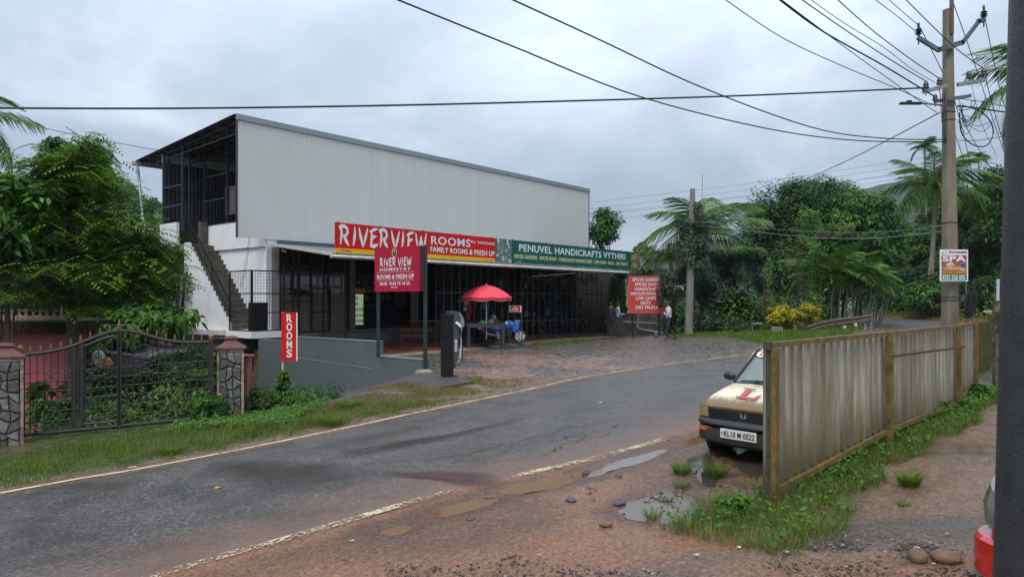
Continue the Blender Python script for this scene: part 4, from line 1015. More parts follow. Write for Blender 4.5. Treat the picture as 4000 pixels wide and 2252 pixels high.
build('back_frame', mb, M['black'], sg2)

# ---------- crimson homestay sign on two posts ----------
pa_, pb_ = pix(1463, 1138, 20.65), pix(1638, 1138, 19.5)
hs = thing('homestay_sign', 'square crimson sign reading RIVER VIEW HOMESTAY on two dark green posts over the retaining wall', 'sign', (pa_.x, pa_.y, 0), math.atan2(pb_.y-pa_.y, pb_.x-pa_.x))
Wh = math.hypot(pb_.x-pa_.x, pb_.y-pa_.y); z0, z1 = 2.28, 3.54; D = .17
mb = MB(); mb.box(0, Wh, 0, .02, z0, z1); build('panel', mb, M['maroon'], hs, bevel=.004)
mb = MB(); mb.box(0, Wh, .02, D, z0+.01, z1-.005); build('box_body', mb, mat('sign_box', (.06,.03,.035), (.04,.02,.024), 3, .5), hs)
mb = MB(); mb.box(Wh, Wh+.012, .09, D+.02, z0+.01, z1); build('side_trim', mb, mat('side_trim', (.15,.02,.025), None, 3, .5), hs)
pg = mat('post_green', (.03,.045,.042), (.018,.026,.025), 5, .5)
mb = MB(); mb.box(.02, .09, .06, .13, .37, z1-.1); build('post', mb, pg, hs)
mb = MB(); mb.box(Wh-.02, Wh+.06, D+.0, D+.08, -.05, z1+.02); build('post', mb, pg, hs)
def hx(px_): return (px_-1463)/(1637-1463)*Wh
def hz(py_): return z1-(py_-962)/(1137-962)*(z1-z0)
fy = -.004
brush_text(hs, 'RIVER VIEW', hx(1485), hx(1609), hz(1037), hz(1004), fy, M['print'])
fit_text(hs, 'HOMESTAY', hx(1485), hx(1605), hz(1055), hz(1043), fy, M['print'], .03, spacing=1.25)
fit_text(hs, 'ROOMS & FRESH UP', hx(1474), hx(1617), hz(1087), hz(1069), fy, M['print'], .03)
fit_text(hs, 'MOB  9544 75 44 55', hx(1486), hx(1602), hz(1112), hz(1099), fy, M['print'], .015)
fit_text(hs, 'VYTHIRI', hx(1530), hx(1554), hz(1124), hz(1118), fy, M['print'], .0)
mb = MB(); mb.box(hx(1474), hx(1617), fy-.002, fy, hz(1061), hz(1060)); mb.box(hx(1474), hx(1617), fy-.002, fy, hz(1093), hz(1092)); build('rule', mb, M['print'], hs)
def disc(parent, name, cx, cz, rx_, rz_, y, m_, n=20, hole=0):
    mb = MB(); o_ = [(cx+rx_*math.cos(a), y, cz+rz_*math.sin(a)) for a in np.linspace(0, 2*math.pi, n+1)[:-1]]
    if hole:
        i_ = [(cx+(rx_-hole)*math.cos(a), y, cz+(rz_-hole)*math.sin(a)) for a in np.linspace(0, 2*math.pi, n+1)[:-1]]
        mb.add(o_+i_, [(k, (k+1)%n, n+(k+1)%n, n+k) for k in range(n)])
    else: mb.add(o_, [list(range(n))])
    return build(name, mb, m_, parent)
disc(hs, 'emblem', hx(1543), hz(984), .095, .125, fy, mat('emb_green', (.03,.09,.05), None, 3, .5))
disc(hs, 'emblem_ring', hx(1543), hz(984), .10, .13, fy-.002, M['cream'], hole=.016)
mb = MB(); cx, cz = hx(1543), hz(980); mb.add([(cx-.045, fy-.003, cz+.04),(cx-.02,fy-.003,cz+.05),(cx,fy-.003,cz+.01),(cx+.02,fy-.003,cz+.05),(cx+.045,fy-.003,cz+.04),(cx,fy-.003,cz-.04)], [(0,1,2,5),(2,3,4,5)]); build('emblem_flower', mb, M['yellow'], hs)
mb = MB(); mb.ell((0,0,0),(.28,.22,.12),9,5); mb.rockify(.02,3); o = build('post_footing', mb, M['concrete']); o.location = (pb_.x+.1, pb_.y+.1, .02); tag(o, 'lump of concrete at the foot of the crimson sign post', 'footing')

# ---------- ROOMS sign on a pale pole ----------
q_ = gnd(1101, 1575); dR = 17.0; zf = T(rx(1101)*dR, dR)
rs = thing('rooms_sign', 'upright red sign reading ROOMS on a pale pole by the weeds', 'sign', (rx(1099)*dR, dR, 0), R(4))
wR = (1160-1099)/FPX*dR; z1, z0 = zp(1220, dR), zp(1408, dR)
mb = MB(); mb.box(0, wR, 0, .03, z0, z1); build('panel', mb, M['red'], rs)
mb = MB(); mb.box(wR-.022, wR+.002, -.003, .033, z0-.01, z1); build('edge_strip', mb, M['print'], rs)
mb = MB(); mb.box(0, .04, .034, .07, zf-.2, z1+.01); build('pole', mb, M['offwhite'], rs)
zs = np.linspace(z1-.04, z0+.06, 6)
for k, ch in enumerate('ROOMS'): fit_text(rs, ch, wR*.33, wR*.68, zs[k+1]+.02, zs[k]-.0, -.005, M['print'], .05, name='letter')

# ---------- red list board beside the shops ----------
dB = 34.6; x0, x1 = rx(2453)*dB, rx(2597)*dB; z0, z1 = zp(1223, dB), zp(1077, dB)
ls = thing('list_board', 'red board listing SPICES GARDEN to DRY FRUITS, half covered by creepers at its right side', 'sign', (x0, dB, 0), 0)
Wl = x1-x0; Hl = z1-z0; mb = MB(); c = .10
pl = [(c,z0),(Wl-c,z0),(Wl-.03,z0+.03),(Wl,z0+c),(Wl,z1-c),(Wl-.03,z1-.03),(Wl-c,z1),(c,z1),(.03,z1-.03),(0,z1-c),(0,z0+c),(.03,z0+.03)]
mb.prismy(pl, 0, .05); build('panel', mb, mat('board_red', (.56,.05,.035), (.45,.035,.025), 1.5, .45), ls)
mb = MB(); e_ = .05; i1 = [(a+(e_ if a < Wl/2 else -e_), b+(e_ if b < (z0+z1)/2 else -e_)) for a, b in pl]; i2 = [(a+(e_+.015 if a < Wl/2 else -e_-.015), b+(e_+.015 if b < (z0+z1)/2 else -e_-.015)) for a, b in pl]
n_ = len(pl); mb.add([(a,-.004,b) for a,b in i1]+[(a,-.004,b) for a,b in i2], [(k,(k+1)%n_,n_+(k+1)%n_,n_+k) for k in range(n_)]); build('border_line', mb, mat('pinkish', (.65,.25,.22), None, 3, .5), ls)
lines = [('SPICES GARDEN',.12,.90,1092),('SPICES SHOP',.19,.83,1110),('HANDICRAFTS',.185,.86,1128),('CHOCOLATE MAKING UNIT',.07,.93,1146),('LIVE CHIPS',.22,.76,1164),('NUTS',.35,.61,1182),('DRY FRUITS',.215,.80,1200)]
for s_, a, b, y_ in lines: fit_text(ls, s_, Wl*a, Wl*b, zp(y_+6.3, dB), zp(y_-6.3, dB), -.006, M['print'], .035)
for a in (.2, Wl-.3): mb = MB(); mb.box(a,a+.08,.06,.13,.2,z0+.3); build('post', mb, M['black'], ls)
# ================= GATE, PILLARS, GARDEN BUILDINGS =================
gl_ = float(np.linalg.norm(GB-GA)); gz0 = T(*GA); gz1 = T(*GB)
gate = thing('iron_gate', 'black wrought iron double gate with wavy top rail and gold spear tips', 'gate', (GA[0], GA[1], 0), math.atan2(gdir[1], gdir[0]))
gi = mat('rusty_black_iron', (.018,.018,.02), (.05,.032,.022), 14, .5, lo=.3, hi=.5)
gold = mat('tarnished_gold', (.34,.19,.045), (.15,.08,.025), 20, .5, .3)
Lg = gl_; gb = lambda s: gz0+.10+(gz1-gz0)*s/Lg          # bottom line
def gtop(s):
    f = s/Lg; base = gb(s)+1.50+.02*f
    return base+.34*math.exp(-((f-.50)/.22)**2)
def leaf_half(s0, s1, nm):
    fb = MB()
    fb.tube([(s, 0, gtop(s)) for s in np.linspace(s0, s1, 16)], .032, 8)
    fb.tube([(s, 0, gb(s)) for s in (s0, s1)], .035, 8)
    fb.bar((s0,0,gb(s0)), (s0,0,gtop(s0)), .055); fb.bar((s1,0,gb(s1)), (s1,0,gtop(s1)), .055)
    return build(nm, fb, gi, gate, smooth=False)
h1 = leaf_half(.06, Lg*.497, 'gate_leaf'); h2 = leaf_half(Lg*.503, Lg-.04, 'gate_leaf')
for hh_, s0, s1 in ((h1,.06,Lg*.497),(h2,Lg*.503,Lg-.04)):
    n_ = 14
    for k in range(1, n_):
        s = s0+(s1-s0)*k/n_; mb = MB(); mb.tube([(s,.0,gb(s)),(s,.0,gtop(s))], .009, 5)
        build('bar', mb, gi, hh_)
    for j_, f in enumerate((.14,.27,.40,.52,.64,.76)):
        mb = MB(); mb.tube([(s, .012, gb(s)+1.5*f) for s in np.linspace(s0, s1, 6)], .009, 5); build('cross_bar', mb, gi, hh_)
    mb = MB(); 
    for k in (3, 9):
        a = s0+(s1-s0)*k/n_; b = s0+(s1-s0)*(k+2)/n_
        for f0, f1 in ((.64,.76),(.27,.40)): mb.tube([(a,-.01,gb(a)+1.5*f0),(b,-.01,gb(b)+1.5*f1)], .007, 4); mb.tube([(a,-.01,gb(a)+1.5*f1),(b,-.01,gb(b)+1.5*f0)], .007, 4)
    build('cross_brace', mb, gi, hh_)['kind'] = 'stuff'
# inner door frame posts
for s in (Lg*.27, Lg*.31):
    mb = MB(); mb.bar((s,0,gb(s)-.02),(s,0,gtop(s)-.03),.05); build('stile', mb, gi, h1)
mb = MB(); mb.tube([(s,.0,gtop(s)-.09) for s in np.linspace(Lg*.31, Lg*.48, 10)], .022, 6); mb.tube([(s,0,gb(s)+.1) for s in (Lg*.31, Lg*.48)], .022, 6); build('door_rail', mb, gi, h1)['kind'] = 'stuff'
def ring(cx, cz, r, tr, par, y=-.015):
    mb = MB(); P = [(cx+r*math.cos(a), y, cz+r*math.sin(a)) for a in np.linspace(0, 2*math.pi, 19)]; mb.tube(P, tr, 5, cap=False); return build('scroll_ring', mb, gi, par)
for hh_, f in ((h1,.395),(h2,.64)):
    cx = Lg*f; cz = gb(cx)+1.27
    ring(cx, cz, .27, .009, hh_); ring(cx, cz, .085, .010, hh_); ring(cx, cz+.13, .05, .008, hh_); ring(cx-.14, cz, .045, .008, hh_); ring(cx+.14, cz, .045, .008, hh_)
prof = [(.0,-.01),(.012,0),(.028,.02),(.012,.035),(.022,.05),(.03,.065),(.012,.085),(.018,.10),(.004,.155)]
for k in range(19):
    s = .18+(Lg-.36)*k/18; big = 1.25 if k == 9 else .8
    mb = MB(); mb.lathe((0,0,0), [(a*big, b*big) for a, b in prof], 7); o = build('spear_tip', mb, gold, h1 if k < 10 else h2); o.location = (s, 0, gtop(s)+.03)
for s in (.02, Lg):
    mb = MB(); mb.box(s-.04, s+.04, -.04, .04, gb(s)-.12, gb(s)+1.56); build('hinge_post', mb, gi, gate)
    mb = MB(); mb.lathe((s,0,gb(s)+1.56), [(.04,0),(.05,.02),(.035,.035),(.058,.06),(.05,.10),(.02,.12)], 10); build('ball_finial', mb, gold, gate, smooth=True)
# pillars with separate stones
stone_m = [mat('pillar_stone_%d' % i, c, tuple(x*.45 for x in c), 7, .75, bmp=.5, bsc=35, lo=.35, hi=.6) for i, c in enumerate([(.22,.22,.21),(.16,.15,.14),(.25,.235,.21),(.15,.12,.10)])]
def pillar(cx, cy, ang_, w, d, z0, h, label, seed, nx_, nz_):
    r_ = thing('stone_pillar', label, 'pillar', (cx, cy, 0), ang_)
    core = mat('pillar_core', (.10,.075,.06), (.05,.04,.035), 6, .85, bmp=.4)
    mb = MB(); mb.box(-w/2+.03, w/2-.03, -d/2+.03, d/2-.03, z0, z0+h); build('core', mb, core, r_)
    tr = mat('pillar_trim', (.44,.38,.30), (.20,.13,.09), 7, .8, bmp=.3, lo=.4, hi=.6)
    for sx in (-1, 1): mb = MB(); mb.box(sx*w/2-.025, sx*w/2+.025, -d/2-.012, -d/2+.04, z0, z0+h); build('corner_trim', mb, tr, r_)
    mb = MB(); mb.box(-w/2-.025, w/2+.025, -d/2-.014, -d/2+.04, z0+h-.05, z0+h); build('head_trim', mb, tr, r_)
    rr = random.Random(seed); gx = {}
    W_ = w-.07; H_ = h-.12
    for a in range(nx_+1):
        for b in range(nz_+1):
            jx = 0 if a in (0, nx_) else rr.uniform(-.42,.42); jz = 0 if b in (0, nz_) else rr.uniform(-.48,.48)
            gx[a,b] = ((-W_/2+W_*(a+jx+(.0))/nx_), z0+.06+H_*(b+jz)/nz_)
    for a in range(nx_):
        for b in range(nz_):
            q_ = [gx[a,b],gx[a+1,b],gx[a+1,b+1],gx[a,b+1]]
            if rr.random() < .35:                       # extra corner so the stones are not all quads
                m_ = ((q_[1][0]+q_[2][0])/2+.02, (q_[1][1]+q_[2][1])/2); q_ = [q_[0],q_[1],m_,q_[2],q_[3]]
            c_ = np.mean(q_, 0); n_ = len(q_)
            o_ = [tuple(c_+(np.array(t_)-c_)*.955) for t_ in q_]; i_ = [tuple(c_+(np.array(t_)-c_)*.70) for t_ in q_]
            pr = rr.uniform(.03, .06)
            mb = MB(); mb.add([(x_,-d/2+.03,z_) for x_,z_ in o_]+[(x_,-d/2-.002,z_) for x_,z_ in o_]+[(x_,-d/2-pr,z_) for x_,z_ in i_],
                [(k,(k+1)%n_,n_+(k+1)%n_,n_+k) for k in range(n_)]+[(n_+k,n_+(k+1)%n_,2*n_+(k+1)%n_,2*n_+k) for k in range(n_)]+[list(range(2*n_,3*n_))])
            build('stone', mb, stone_m[rr.randrange(4)], r_)
    capm = mat('red_cap', (.16,.038,.034), (.055,.038,.034), 6, .6, bmp=.3)
    zc = z0+h; mb = MB()
    prof = [(w/2+.06,0),(w/2+.06,.04),(w/2-.0,.08),(w/2-.10,.15),(w/2-.14,.21),(w/2-.10,.225),(w/2-.12,.26),(.04,.285)]
    for i_, (r1, h1_) in enumerate(prof):
        s_ = d/w; mb.v += [(-r1,-r1*s_,zc+h1_),(r1,-r1*s_,zc+h1_),(r1,r1*s_,zc+h1_),(-r1,r1*s_,zc+h1_)]
        if i_:
            b_ = 4*i_
            for k in range(4): mb.f.append([b_-4+k,b_-4+(k+1)%4,b_+(k+1)%4,b_+k]); mb.mi.append(0)
    b_ = len(mb.v)-4; mb.f.append([b_,b_+1,b_+2,b_+3]); mb.f.append([3,2,1,0]); mb.mi += [0,0]
    build('cap', mb, capm, r_, bevel=.006)
    return r_
ga = math.atan2(gdir[1], gdir[0])
dL = 12.75; zb = T(rx(25)*dL, dL)
pillar(rx(-30)*dL+.0, dL+.2, R(33), .66, .5, zb-.15, zp(1402, dL)-zb+.15, 'left stone-faced gate pillar with red pyramid cap, cut by the photo edge', 4, 4, 9)
dRr = 14.75; zb2 = T(rx(892)*dRr, dRr)
pillar(rx(888)*dRr, dRr+.2, R(18), .47, .42, zb2-.15, zp(1365, dRr)-zb2+.15, 'right stone-faced gate pillar with red pyramid cap rising from weeds', 9, 3, 8)
mb = MB(); mb.box(-.02,.14,-.1,.2,-1.2,zp(1395,15.3)); mb.box(-.06,.19,-.14,.24,zp(1395,15.3),zp(1387,15.3)); o = build('pink_wall', mb, mat('faded_pink_wall', (.33,.10,.085), (.14,.07,.06), 5, .8, bmp=.3)); o.location = (rx(940)*15.3, 15.4, 0); tag(o, 'narrow faded pink wall end just right of the right gate pillar', 'wall')
# pink house with a pierced parapet
dh = 19.5
ph = thing('pink_house', 'low pink house with white pierced parapet and mossy ledge behind the gate', 'house', (rx(-420)*dh, dh, 0), 0)
ox = ph.location.x; xe = rx(262)*dh-ox; zl = zp(1252, dh)
mb = MB(); mb.box(0, xe, 0, 6, -3.2, zp(1300, dh)); build('wall', mb, mat('pink_plaster', (.48,.125,.14), (.38,.09,.105), 1.2, .85, bmp=.15), ph)
mb = MB(); mb.box(-.1, xe+.22, -.45, 6, zp(1300,dh), zp(1254, dh)); build('ledge', mb, mat('shadowed_ledge', (.035,.028,.018), (.02,.014,.010), 5, .85, spec=.1), ph)  # ledge colour kept near black to stand in for its shadow
mb = MB(); mb.box(-.1, xe+.24, -.47, -.2, zp(1254,dh), zp(1248, dh)); build('moss_strip', mb, mat('moss', (.09,.15,.02), (.05,.09,.015), 9, .9), ph)
mb = MB(); mb.box(0, xe-.02, -.25, -.1, zp(1248,dh), zp(1236, dh)); build('base_band', mb, mat('pink_band', (.45,.22,.20), (.3,.16,.14), 5, .8), ph)
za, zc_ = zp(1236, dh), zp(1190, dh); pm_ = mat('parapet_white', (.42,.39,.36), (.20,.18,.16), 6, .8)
mb = MB(); mb.box(0, xe-.02, -.12, -.10, za, zc_); build('parapet_shade_sheet', mb, mat('parapet_shadow', (.05,.045,.04), None, 3, .9), ph)  # dark sheet added as shade in the openings of the pierced blocks
bw = .19; nb = int(xe/bw)
for k in range(nb):
    x0 = xe-.04-(k+1)*bw
    if x0 < xe-7.2: break
    mb = MB(); hh_ = zc_-za
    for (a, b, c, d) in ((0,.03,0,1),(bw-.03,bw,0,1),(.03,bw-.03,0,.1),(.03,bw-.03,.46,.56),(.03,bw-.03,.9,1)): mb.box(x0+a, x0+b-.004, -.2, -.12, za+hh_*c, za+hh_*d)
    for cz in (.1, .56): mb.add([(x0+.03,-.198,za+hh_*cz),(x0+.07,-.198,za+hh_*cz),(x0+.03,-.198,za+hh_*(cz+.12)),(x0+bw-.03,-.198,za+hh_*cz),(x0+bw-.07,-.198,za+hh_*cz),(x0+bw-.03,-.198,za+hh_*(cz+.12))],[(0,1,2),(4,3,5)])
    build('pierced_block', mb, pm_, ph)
mb = MB(); mb.box(0, xe, -.28, -.05, zc_, zc_+.07); build('coping', mb, mat('mossy_coping', (.08,.10,.03), (.06,.05,.035), 6, .85), ph)
# corrugated shed and curved mossy wall, post and sacks in the garden
dsd = 20.5; sh_ = thing('garden_shed', 'small grey corrugated sheet shed behind the gate', 'shed', (rx(345)*dsd, dsd, 0), R(-12))
n_ = 90; us = np.linspace(0, 1.9, n_); vv = np.where(np.arange(n_)%4<2,0,.02); z0_, z1_ = zp(1500,dsd), zp(1370,dsd)
V = np.concatenate([np.stack([us,vv,np.full(n_,z0_)],1), np.stack([us,vv,z1_-.12*us],1)]); i = np.arange(n_-1)
fast_mesh('sheet_wall', V, np.stack([i,i+1,n_+i+1,n_+i],1), mat('shed_sheet', (.20,.19,.19), (.11,.10,.10), 3, .6), sh_)
mb = MB(); mb.bar((-.1,-.05,z1_+.08),(2.0,-.05,z1_-.14),.05,.05); mb.add([(-.1,-.1,z1_+.05),(2.0,-.1,z1_-.18),(2.0,2,z1_-.1),(-.1,2,z1_+.2)],[(0,1,2,3)]); build('roof', mb, M['steel'], sh_)
mb = MB(); mb.prismy([(rx(800)*19+a, zz_) for a, zz_ in ((-1.9,-3.2),(-1.9,-.75),(-1.4,-.62),(-.9,-.66),(-.3,-1.0),(.5,-1.5),(1.2,-1.8),(1.2,-3.2))], 19, 19.25); o = build('garden_wall', mb, mat('mossy_wall', (.06,.07,.03), (.04,.036,.028), 4, .9, bmp=.3)); tag(o, 'low curved mossy wall in the garden seen through the right gate leaf', 'wall')
mb = MB(); mb.tube([(0,0,-3),(0,0,zp(1500,18.5))], .12, 8); o = build('garden_post', mb, mat('mossy_post', (.14,.12,.07), (.07,.06,.04), 6, .9)); o.location = (rx(335)*18.5, 18.5, 0); tag(o, 'short round mossy post with pale top in the garden behind the gate', 'post')
mb = MB(); mb.ell((0,0,0),(.18,.1,.25),8,6); mb.rockify(.03,2); o = build('cloth', mb, mat('white_cloth', (.5,.48,.44), None, 4, .8)); o.location = pix(388,1400,20.0); tag(o, 'white cloth bundle hanging on the garden shed', 'cloth')
mb = MB(); mb.ell((0,0,0),(.20,.1,.16),8,6); mb.rockify(.03,5); o = build('cloth', mb, mat('orange_cloth', (.55,.24,.03), None, 4, .8)); o.location = pix(412,1418,19.9); tag(o, 'orange cloth bundle beside the white one on the garden shed', 'cloth')

# ================= CORRUGATED FENCE =================
f0 = Vector((2.56, 7.03, 0)); f1 = Vector((4.97, 9.42, 0)); f2 = Vector((7.42, 11.85, 0)); f3 = Vector((8.68, 13.35, 0))
fen = thing('sheet_fence', 'weathered corrugated sheet fence in a mustard painted angle-iron frame beside the parked car', 'fence', (f0.x, f0.y, 0), math.atan2(f1.y-f0.y, f1.x-f0.x))
inv = pmat(fen).inverted()
mus = mat('mustard_paint', (.215,.13,.026), (.070,.060,.020), 7, .6, bmp=.35, bsc=25, lo=.36, hi=.62)
m, t, p = nodes('streaked_sheet'); v = texc(t, (1,1,.09)); v2 = texc(t)
s1_ = ramp(t, noi(t, v, 9, 6, .75), [(.28, (.20,.155,.085)), (.5, (.45,.42,.31)), (.70, (.68,.66,.55))])
sx = t.nodes.new('ShaderNodeSeparateXYZ'); t.links.new(texc(t), sx.inputs[0])
low = ramp(t, mth(t, 'ADD', sx.outputs['Z'], mth(t, 'MULTIPLY', mth(t, 'SUBTRACT', noi(t, v, 5, 5), .5), 1.1)), [(.25, 1.0), (.85, 0.0)])
s2_ = mixc(t, mth(t, 'MULTIPLY', low, .85), s1_, (.11,.085,.032))
top_ = ramp(t, mth(t, 'ADD', sx.outputs['Z'], mth(t, 'MULTIPLY', mth(t, 'SUBTRACT', noi(t, v, 8, 5), .5), .5)), [(.0, 0), (1, 1)])
blk = ramp(t, mth(t, 'ADD', sx.outputs['Z'], mth(t, 'MULTIPLY', mth(t, 'SUBTRACT', noi(t, v2, 14, 5), .5), .35)), [(.0, 0), (1, 1)])
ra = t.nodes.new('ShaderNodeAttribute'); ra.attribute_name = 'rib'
s3_ = mixc(t, mth(t, 'MULTIPLY', ra.outputs['Fac'], ramp(t, noi(t, v, 4, 5), [(.3, .25), (.6, .65)])), s2_, (.10,.095,.07))  # ribs coloured darker, standing in for their shading as well as grime
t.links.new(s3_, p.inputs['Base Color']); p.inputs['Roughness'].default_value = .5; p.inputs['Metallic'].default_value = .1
M['fsheet'] = m
def fl(P, z): q_ = inv @ Vector((P.x, P.y, 0)); return (q_.x, q_.y, z)
ztopF = 1.60
def gz(P): return T(P.x, P.y)
spans = [(f0, f1), (f1, f2), (f2, f3)]
for k, (a, b) in enumerate(spans):
    la, lb = Vector(fl(a, 0)), Vector(fl(b, 0)); d = lb-la; L = d.length; d.normalize(); nrm = Vector((d.y, -d.x, 0))
    if nrm.y > 0: nrm = -nrm
    za, zb = max(gz(a), -.05)+.20, gz(b)+.14
    zb = [.30, .33, .42][k]; za = [.13, .30, .33][k]
    # sheet: wide pans with trapezoid ribs
    pitch = .205 if k == 0 else .195; n_ = int(L/pitch); prof = [(0,0),(.55,0),(.61,.048),(.86,.048),(.92,0)]
    us = []; 
    for r_ in range(n_):
        for f, h in prof: us.append((min((r_+f)*L/n_, L), h))
    us.append((L, 0)); us = np.array(us); nn = len(us)
    base = np.array(la)[None,:2]+np.array(d)[None,:2]*us[:,:1]+np.array(nrm)[None,:2]*(us[:,1:2]-.078)
    zb_ = za+(zb-za)*us[:,0]/L+.02
    V = np.concatenate([np.column_stack([base, zb_]), np.column_stack([base, np.full(nn, ztopF-.04)])]); i = np.arange(nn-1)
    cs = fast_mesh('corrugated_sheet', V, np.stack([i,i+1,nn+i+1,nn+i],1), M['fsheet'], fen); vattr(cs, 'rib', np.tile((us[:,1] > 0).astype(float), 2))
    up_ = Vector((0,0,1))
    mb = MB(); mb.bar(la+up_*(ztopF)-d*.04, lb+up_*(ztopF), .06, .055); build('top_rail', mb, mus, fen)
    mb = MB(); mb.bar(la+up_*za, lb+up_*zb, .05, .06); build('bottom_rail', mb, mus, fen)
for k, P in enumerate((f0, f1, f2, f3)):
    x_, y_, _ = fl(P, 0); w2 = .047
    mb = MB(); mb.box(x_-w2, x_+w2, y_-.075, y_-.0, gz(P)-.2, ztopF-.0+(.02 if k else -.03)); build('post', mb, mus, fen, bevel=.004)
mb = MB(); x_, y_, _ = fl(f0, 0); mb.box(x_-.06, x_-.045, y_-.02, y_+.02, .1, ztopF-.02); mb.box(x_-.075, x_-.03, y_-.03, y_+.04, ztopF-.05, ztopF+.035); mb.box(x_-.07,x_-.045,y_-.05,y_+.03,-.1,.12); build('end_angle', mb, mat('dark_angle', (.07,.065,.05), (.03,.028,.02), 8, .7), fen)
q1 = fl(f1, 0); q2 = fl(f2, 0); mb = MB(); mb.bar((q1[0]-.02, q1[1]-.11, 1.31), (q2[0]+.06, q2[1]-.11, 1.27), .03, .03)
o = build('rusty_rod', mb, mat('rust', (.12,.05,.03), (.07,.03,.02), 12, .8), fen)
for px_, d_, wd, lb in ((3830,16.0,.16,'near green-brown double fence post beyond the sheet fence'),(3856,16.4,.12,'far thinner green-brown fence post beside the double one')):
    P = pix(px_, 1258, d_); z0 = T(P.x, P.y); mb = MB(); mb.box(-wd/2, wd/2, -.06, .06, z0-.2, P.z); mb.box(-wd/2-.01,-wd/2+.02,-.09,.09,z0-.2,P.z-.01)
    o = build('fence_post', mb, mat('olive_paint', (.09,.085,.02), (.04,.045,.015), 6, .7)); o.location = (P.x, P.y, 0); tag(o, lb, 'post')
# yellow gate posts and mossy wall at far right
P = pix(3888, 1215, 17.5); z0 = T(P.x, P.y); yg = thing('yellow_post', 'mustard yellow gate post with flat cap left of the mossy black wall', 'post', (P.x, P.y, 0))
mb = MB(); mb.box(-.13,-.02,-.1,.1,z0-.2,P.z-.1); build('post', mb, mus, yg)
mb = MB(); mb.box(.0,.14,-.12,.12,z0-.2,P.z-.12); build('post', mb, mus, yg)
mb = MB(); mb.box(-.2,.2,-.14,.14,P.z-.03,P.z+.02); mb.box(-.14,.08,-.1,.1,P.z-.08,P.z-.03); build('cap', mb, M['cream'], yg)
P = pix(3938, 1180, 14.0); z0 = T(P.x, P.y); mw = thing('mossy_wall', 'blackened wall end with orange stains and moss on top at the right', 'wall', (P.x-.25, P.y, 0), R(-20))
mb = MB(); mb.box(0,1.8,0,.22,z0-.2,P.z); build('wall', mb, mat('black_stained_wall', (.20,.14,.07), (.02,.02,.018), 4.5, .85, bmp=.4, lo=.42, hi=.6), mw)
mb = MB(); mb.box(-.01,1.8,-.01,.23,P.z,P.z+.035); build('moss_top', mb, mat('moss', (.09,.15,.02), None, 9, .9), mw)
mb = MB(); a = pix(3897,1205,17.8); b = pix(3899,1089,17.8); mb.bar(a, b, .045); 
for k in range(3): mb.bar(a+Vector((.1+.07*k,.05*k,0)), b+Vector((.1+.07*k,.05*k,-.02)), .012)
o = build('white_pole', mb, M['print']); tag(o, 'thin white upright with wires behind the mossy wall at right', 'pole')

# ================= DARK FOREGROUND POST =================
dP = 1.15; mb = MB(); za_, zb_ = -.2, 3.0
def pxl(z): py_ = HY-(z-CAMZ)*FPX/dP; return 3978-63*py_/2252
pts = [(rx(pxl(z))*dP+.075, dP, z) for z in (za_, zb_)]
mb.tube(pts, .075, 32); o = build('dark_post', mb, mat('dark_post_paint', (.035,.037,.042), (.018,.019,.022), 30, .55, bmp=.25, bsc=160), smooth=True)
tag(o, 'thick dark grey round post close to the camera at the right edge', 'post')

# ================= CARS =================
def loft(sections, n0=None):
    mb = MB(); n = len(sections[0])
    for s_ in sections: mb.v += [tuple(p_) for p_ in s_]
    for i in range(len(sections)-1):
        for k in range(n-1): b = i*n; mb.f.append([b+k, b+k+1, b+n+k+1, b+n+k]); mb.mi.append(0)
    return mb
def wheel(parent, x, y, z, r=.27, w=.15):
    mb = MB(); mb.lathe((x, y-w/2, z), [(r*.62,0),(r*.93,0),(r,.02),(r,w-.02),(r*.93,w),(r*.62,w),(r*.62,0)], 28, 'y', cap=False); ty = build('tyre', mb, M['rubber'], parent, smooth=True)
    s = -1 if y < 0 else 1
    mb = MB(); mb.lathe((x, y-.03, z), [(r*.1,0),(r*.63,0),(r*.63,.07),(r*.1,.07)], 20, 'y'); mb.lathe((x, y+s*.05-.01, z), [(.02,0),(r*.3,0),(r*.28,.02)], 10, 'y'); build('rim', mb, M['steel'], ty)
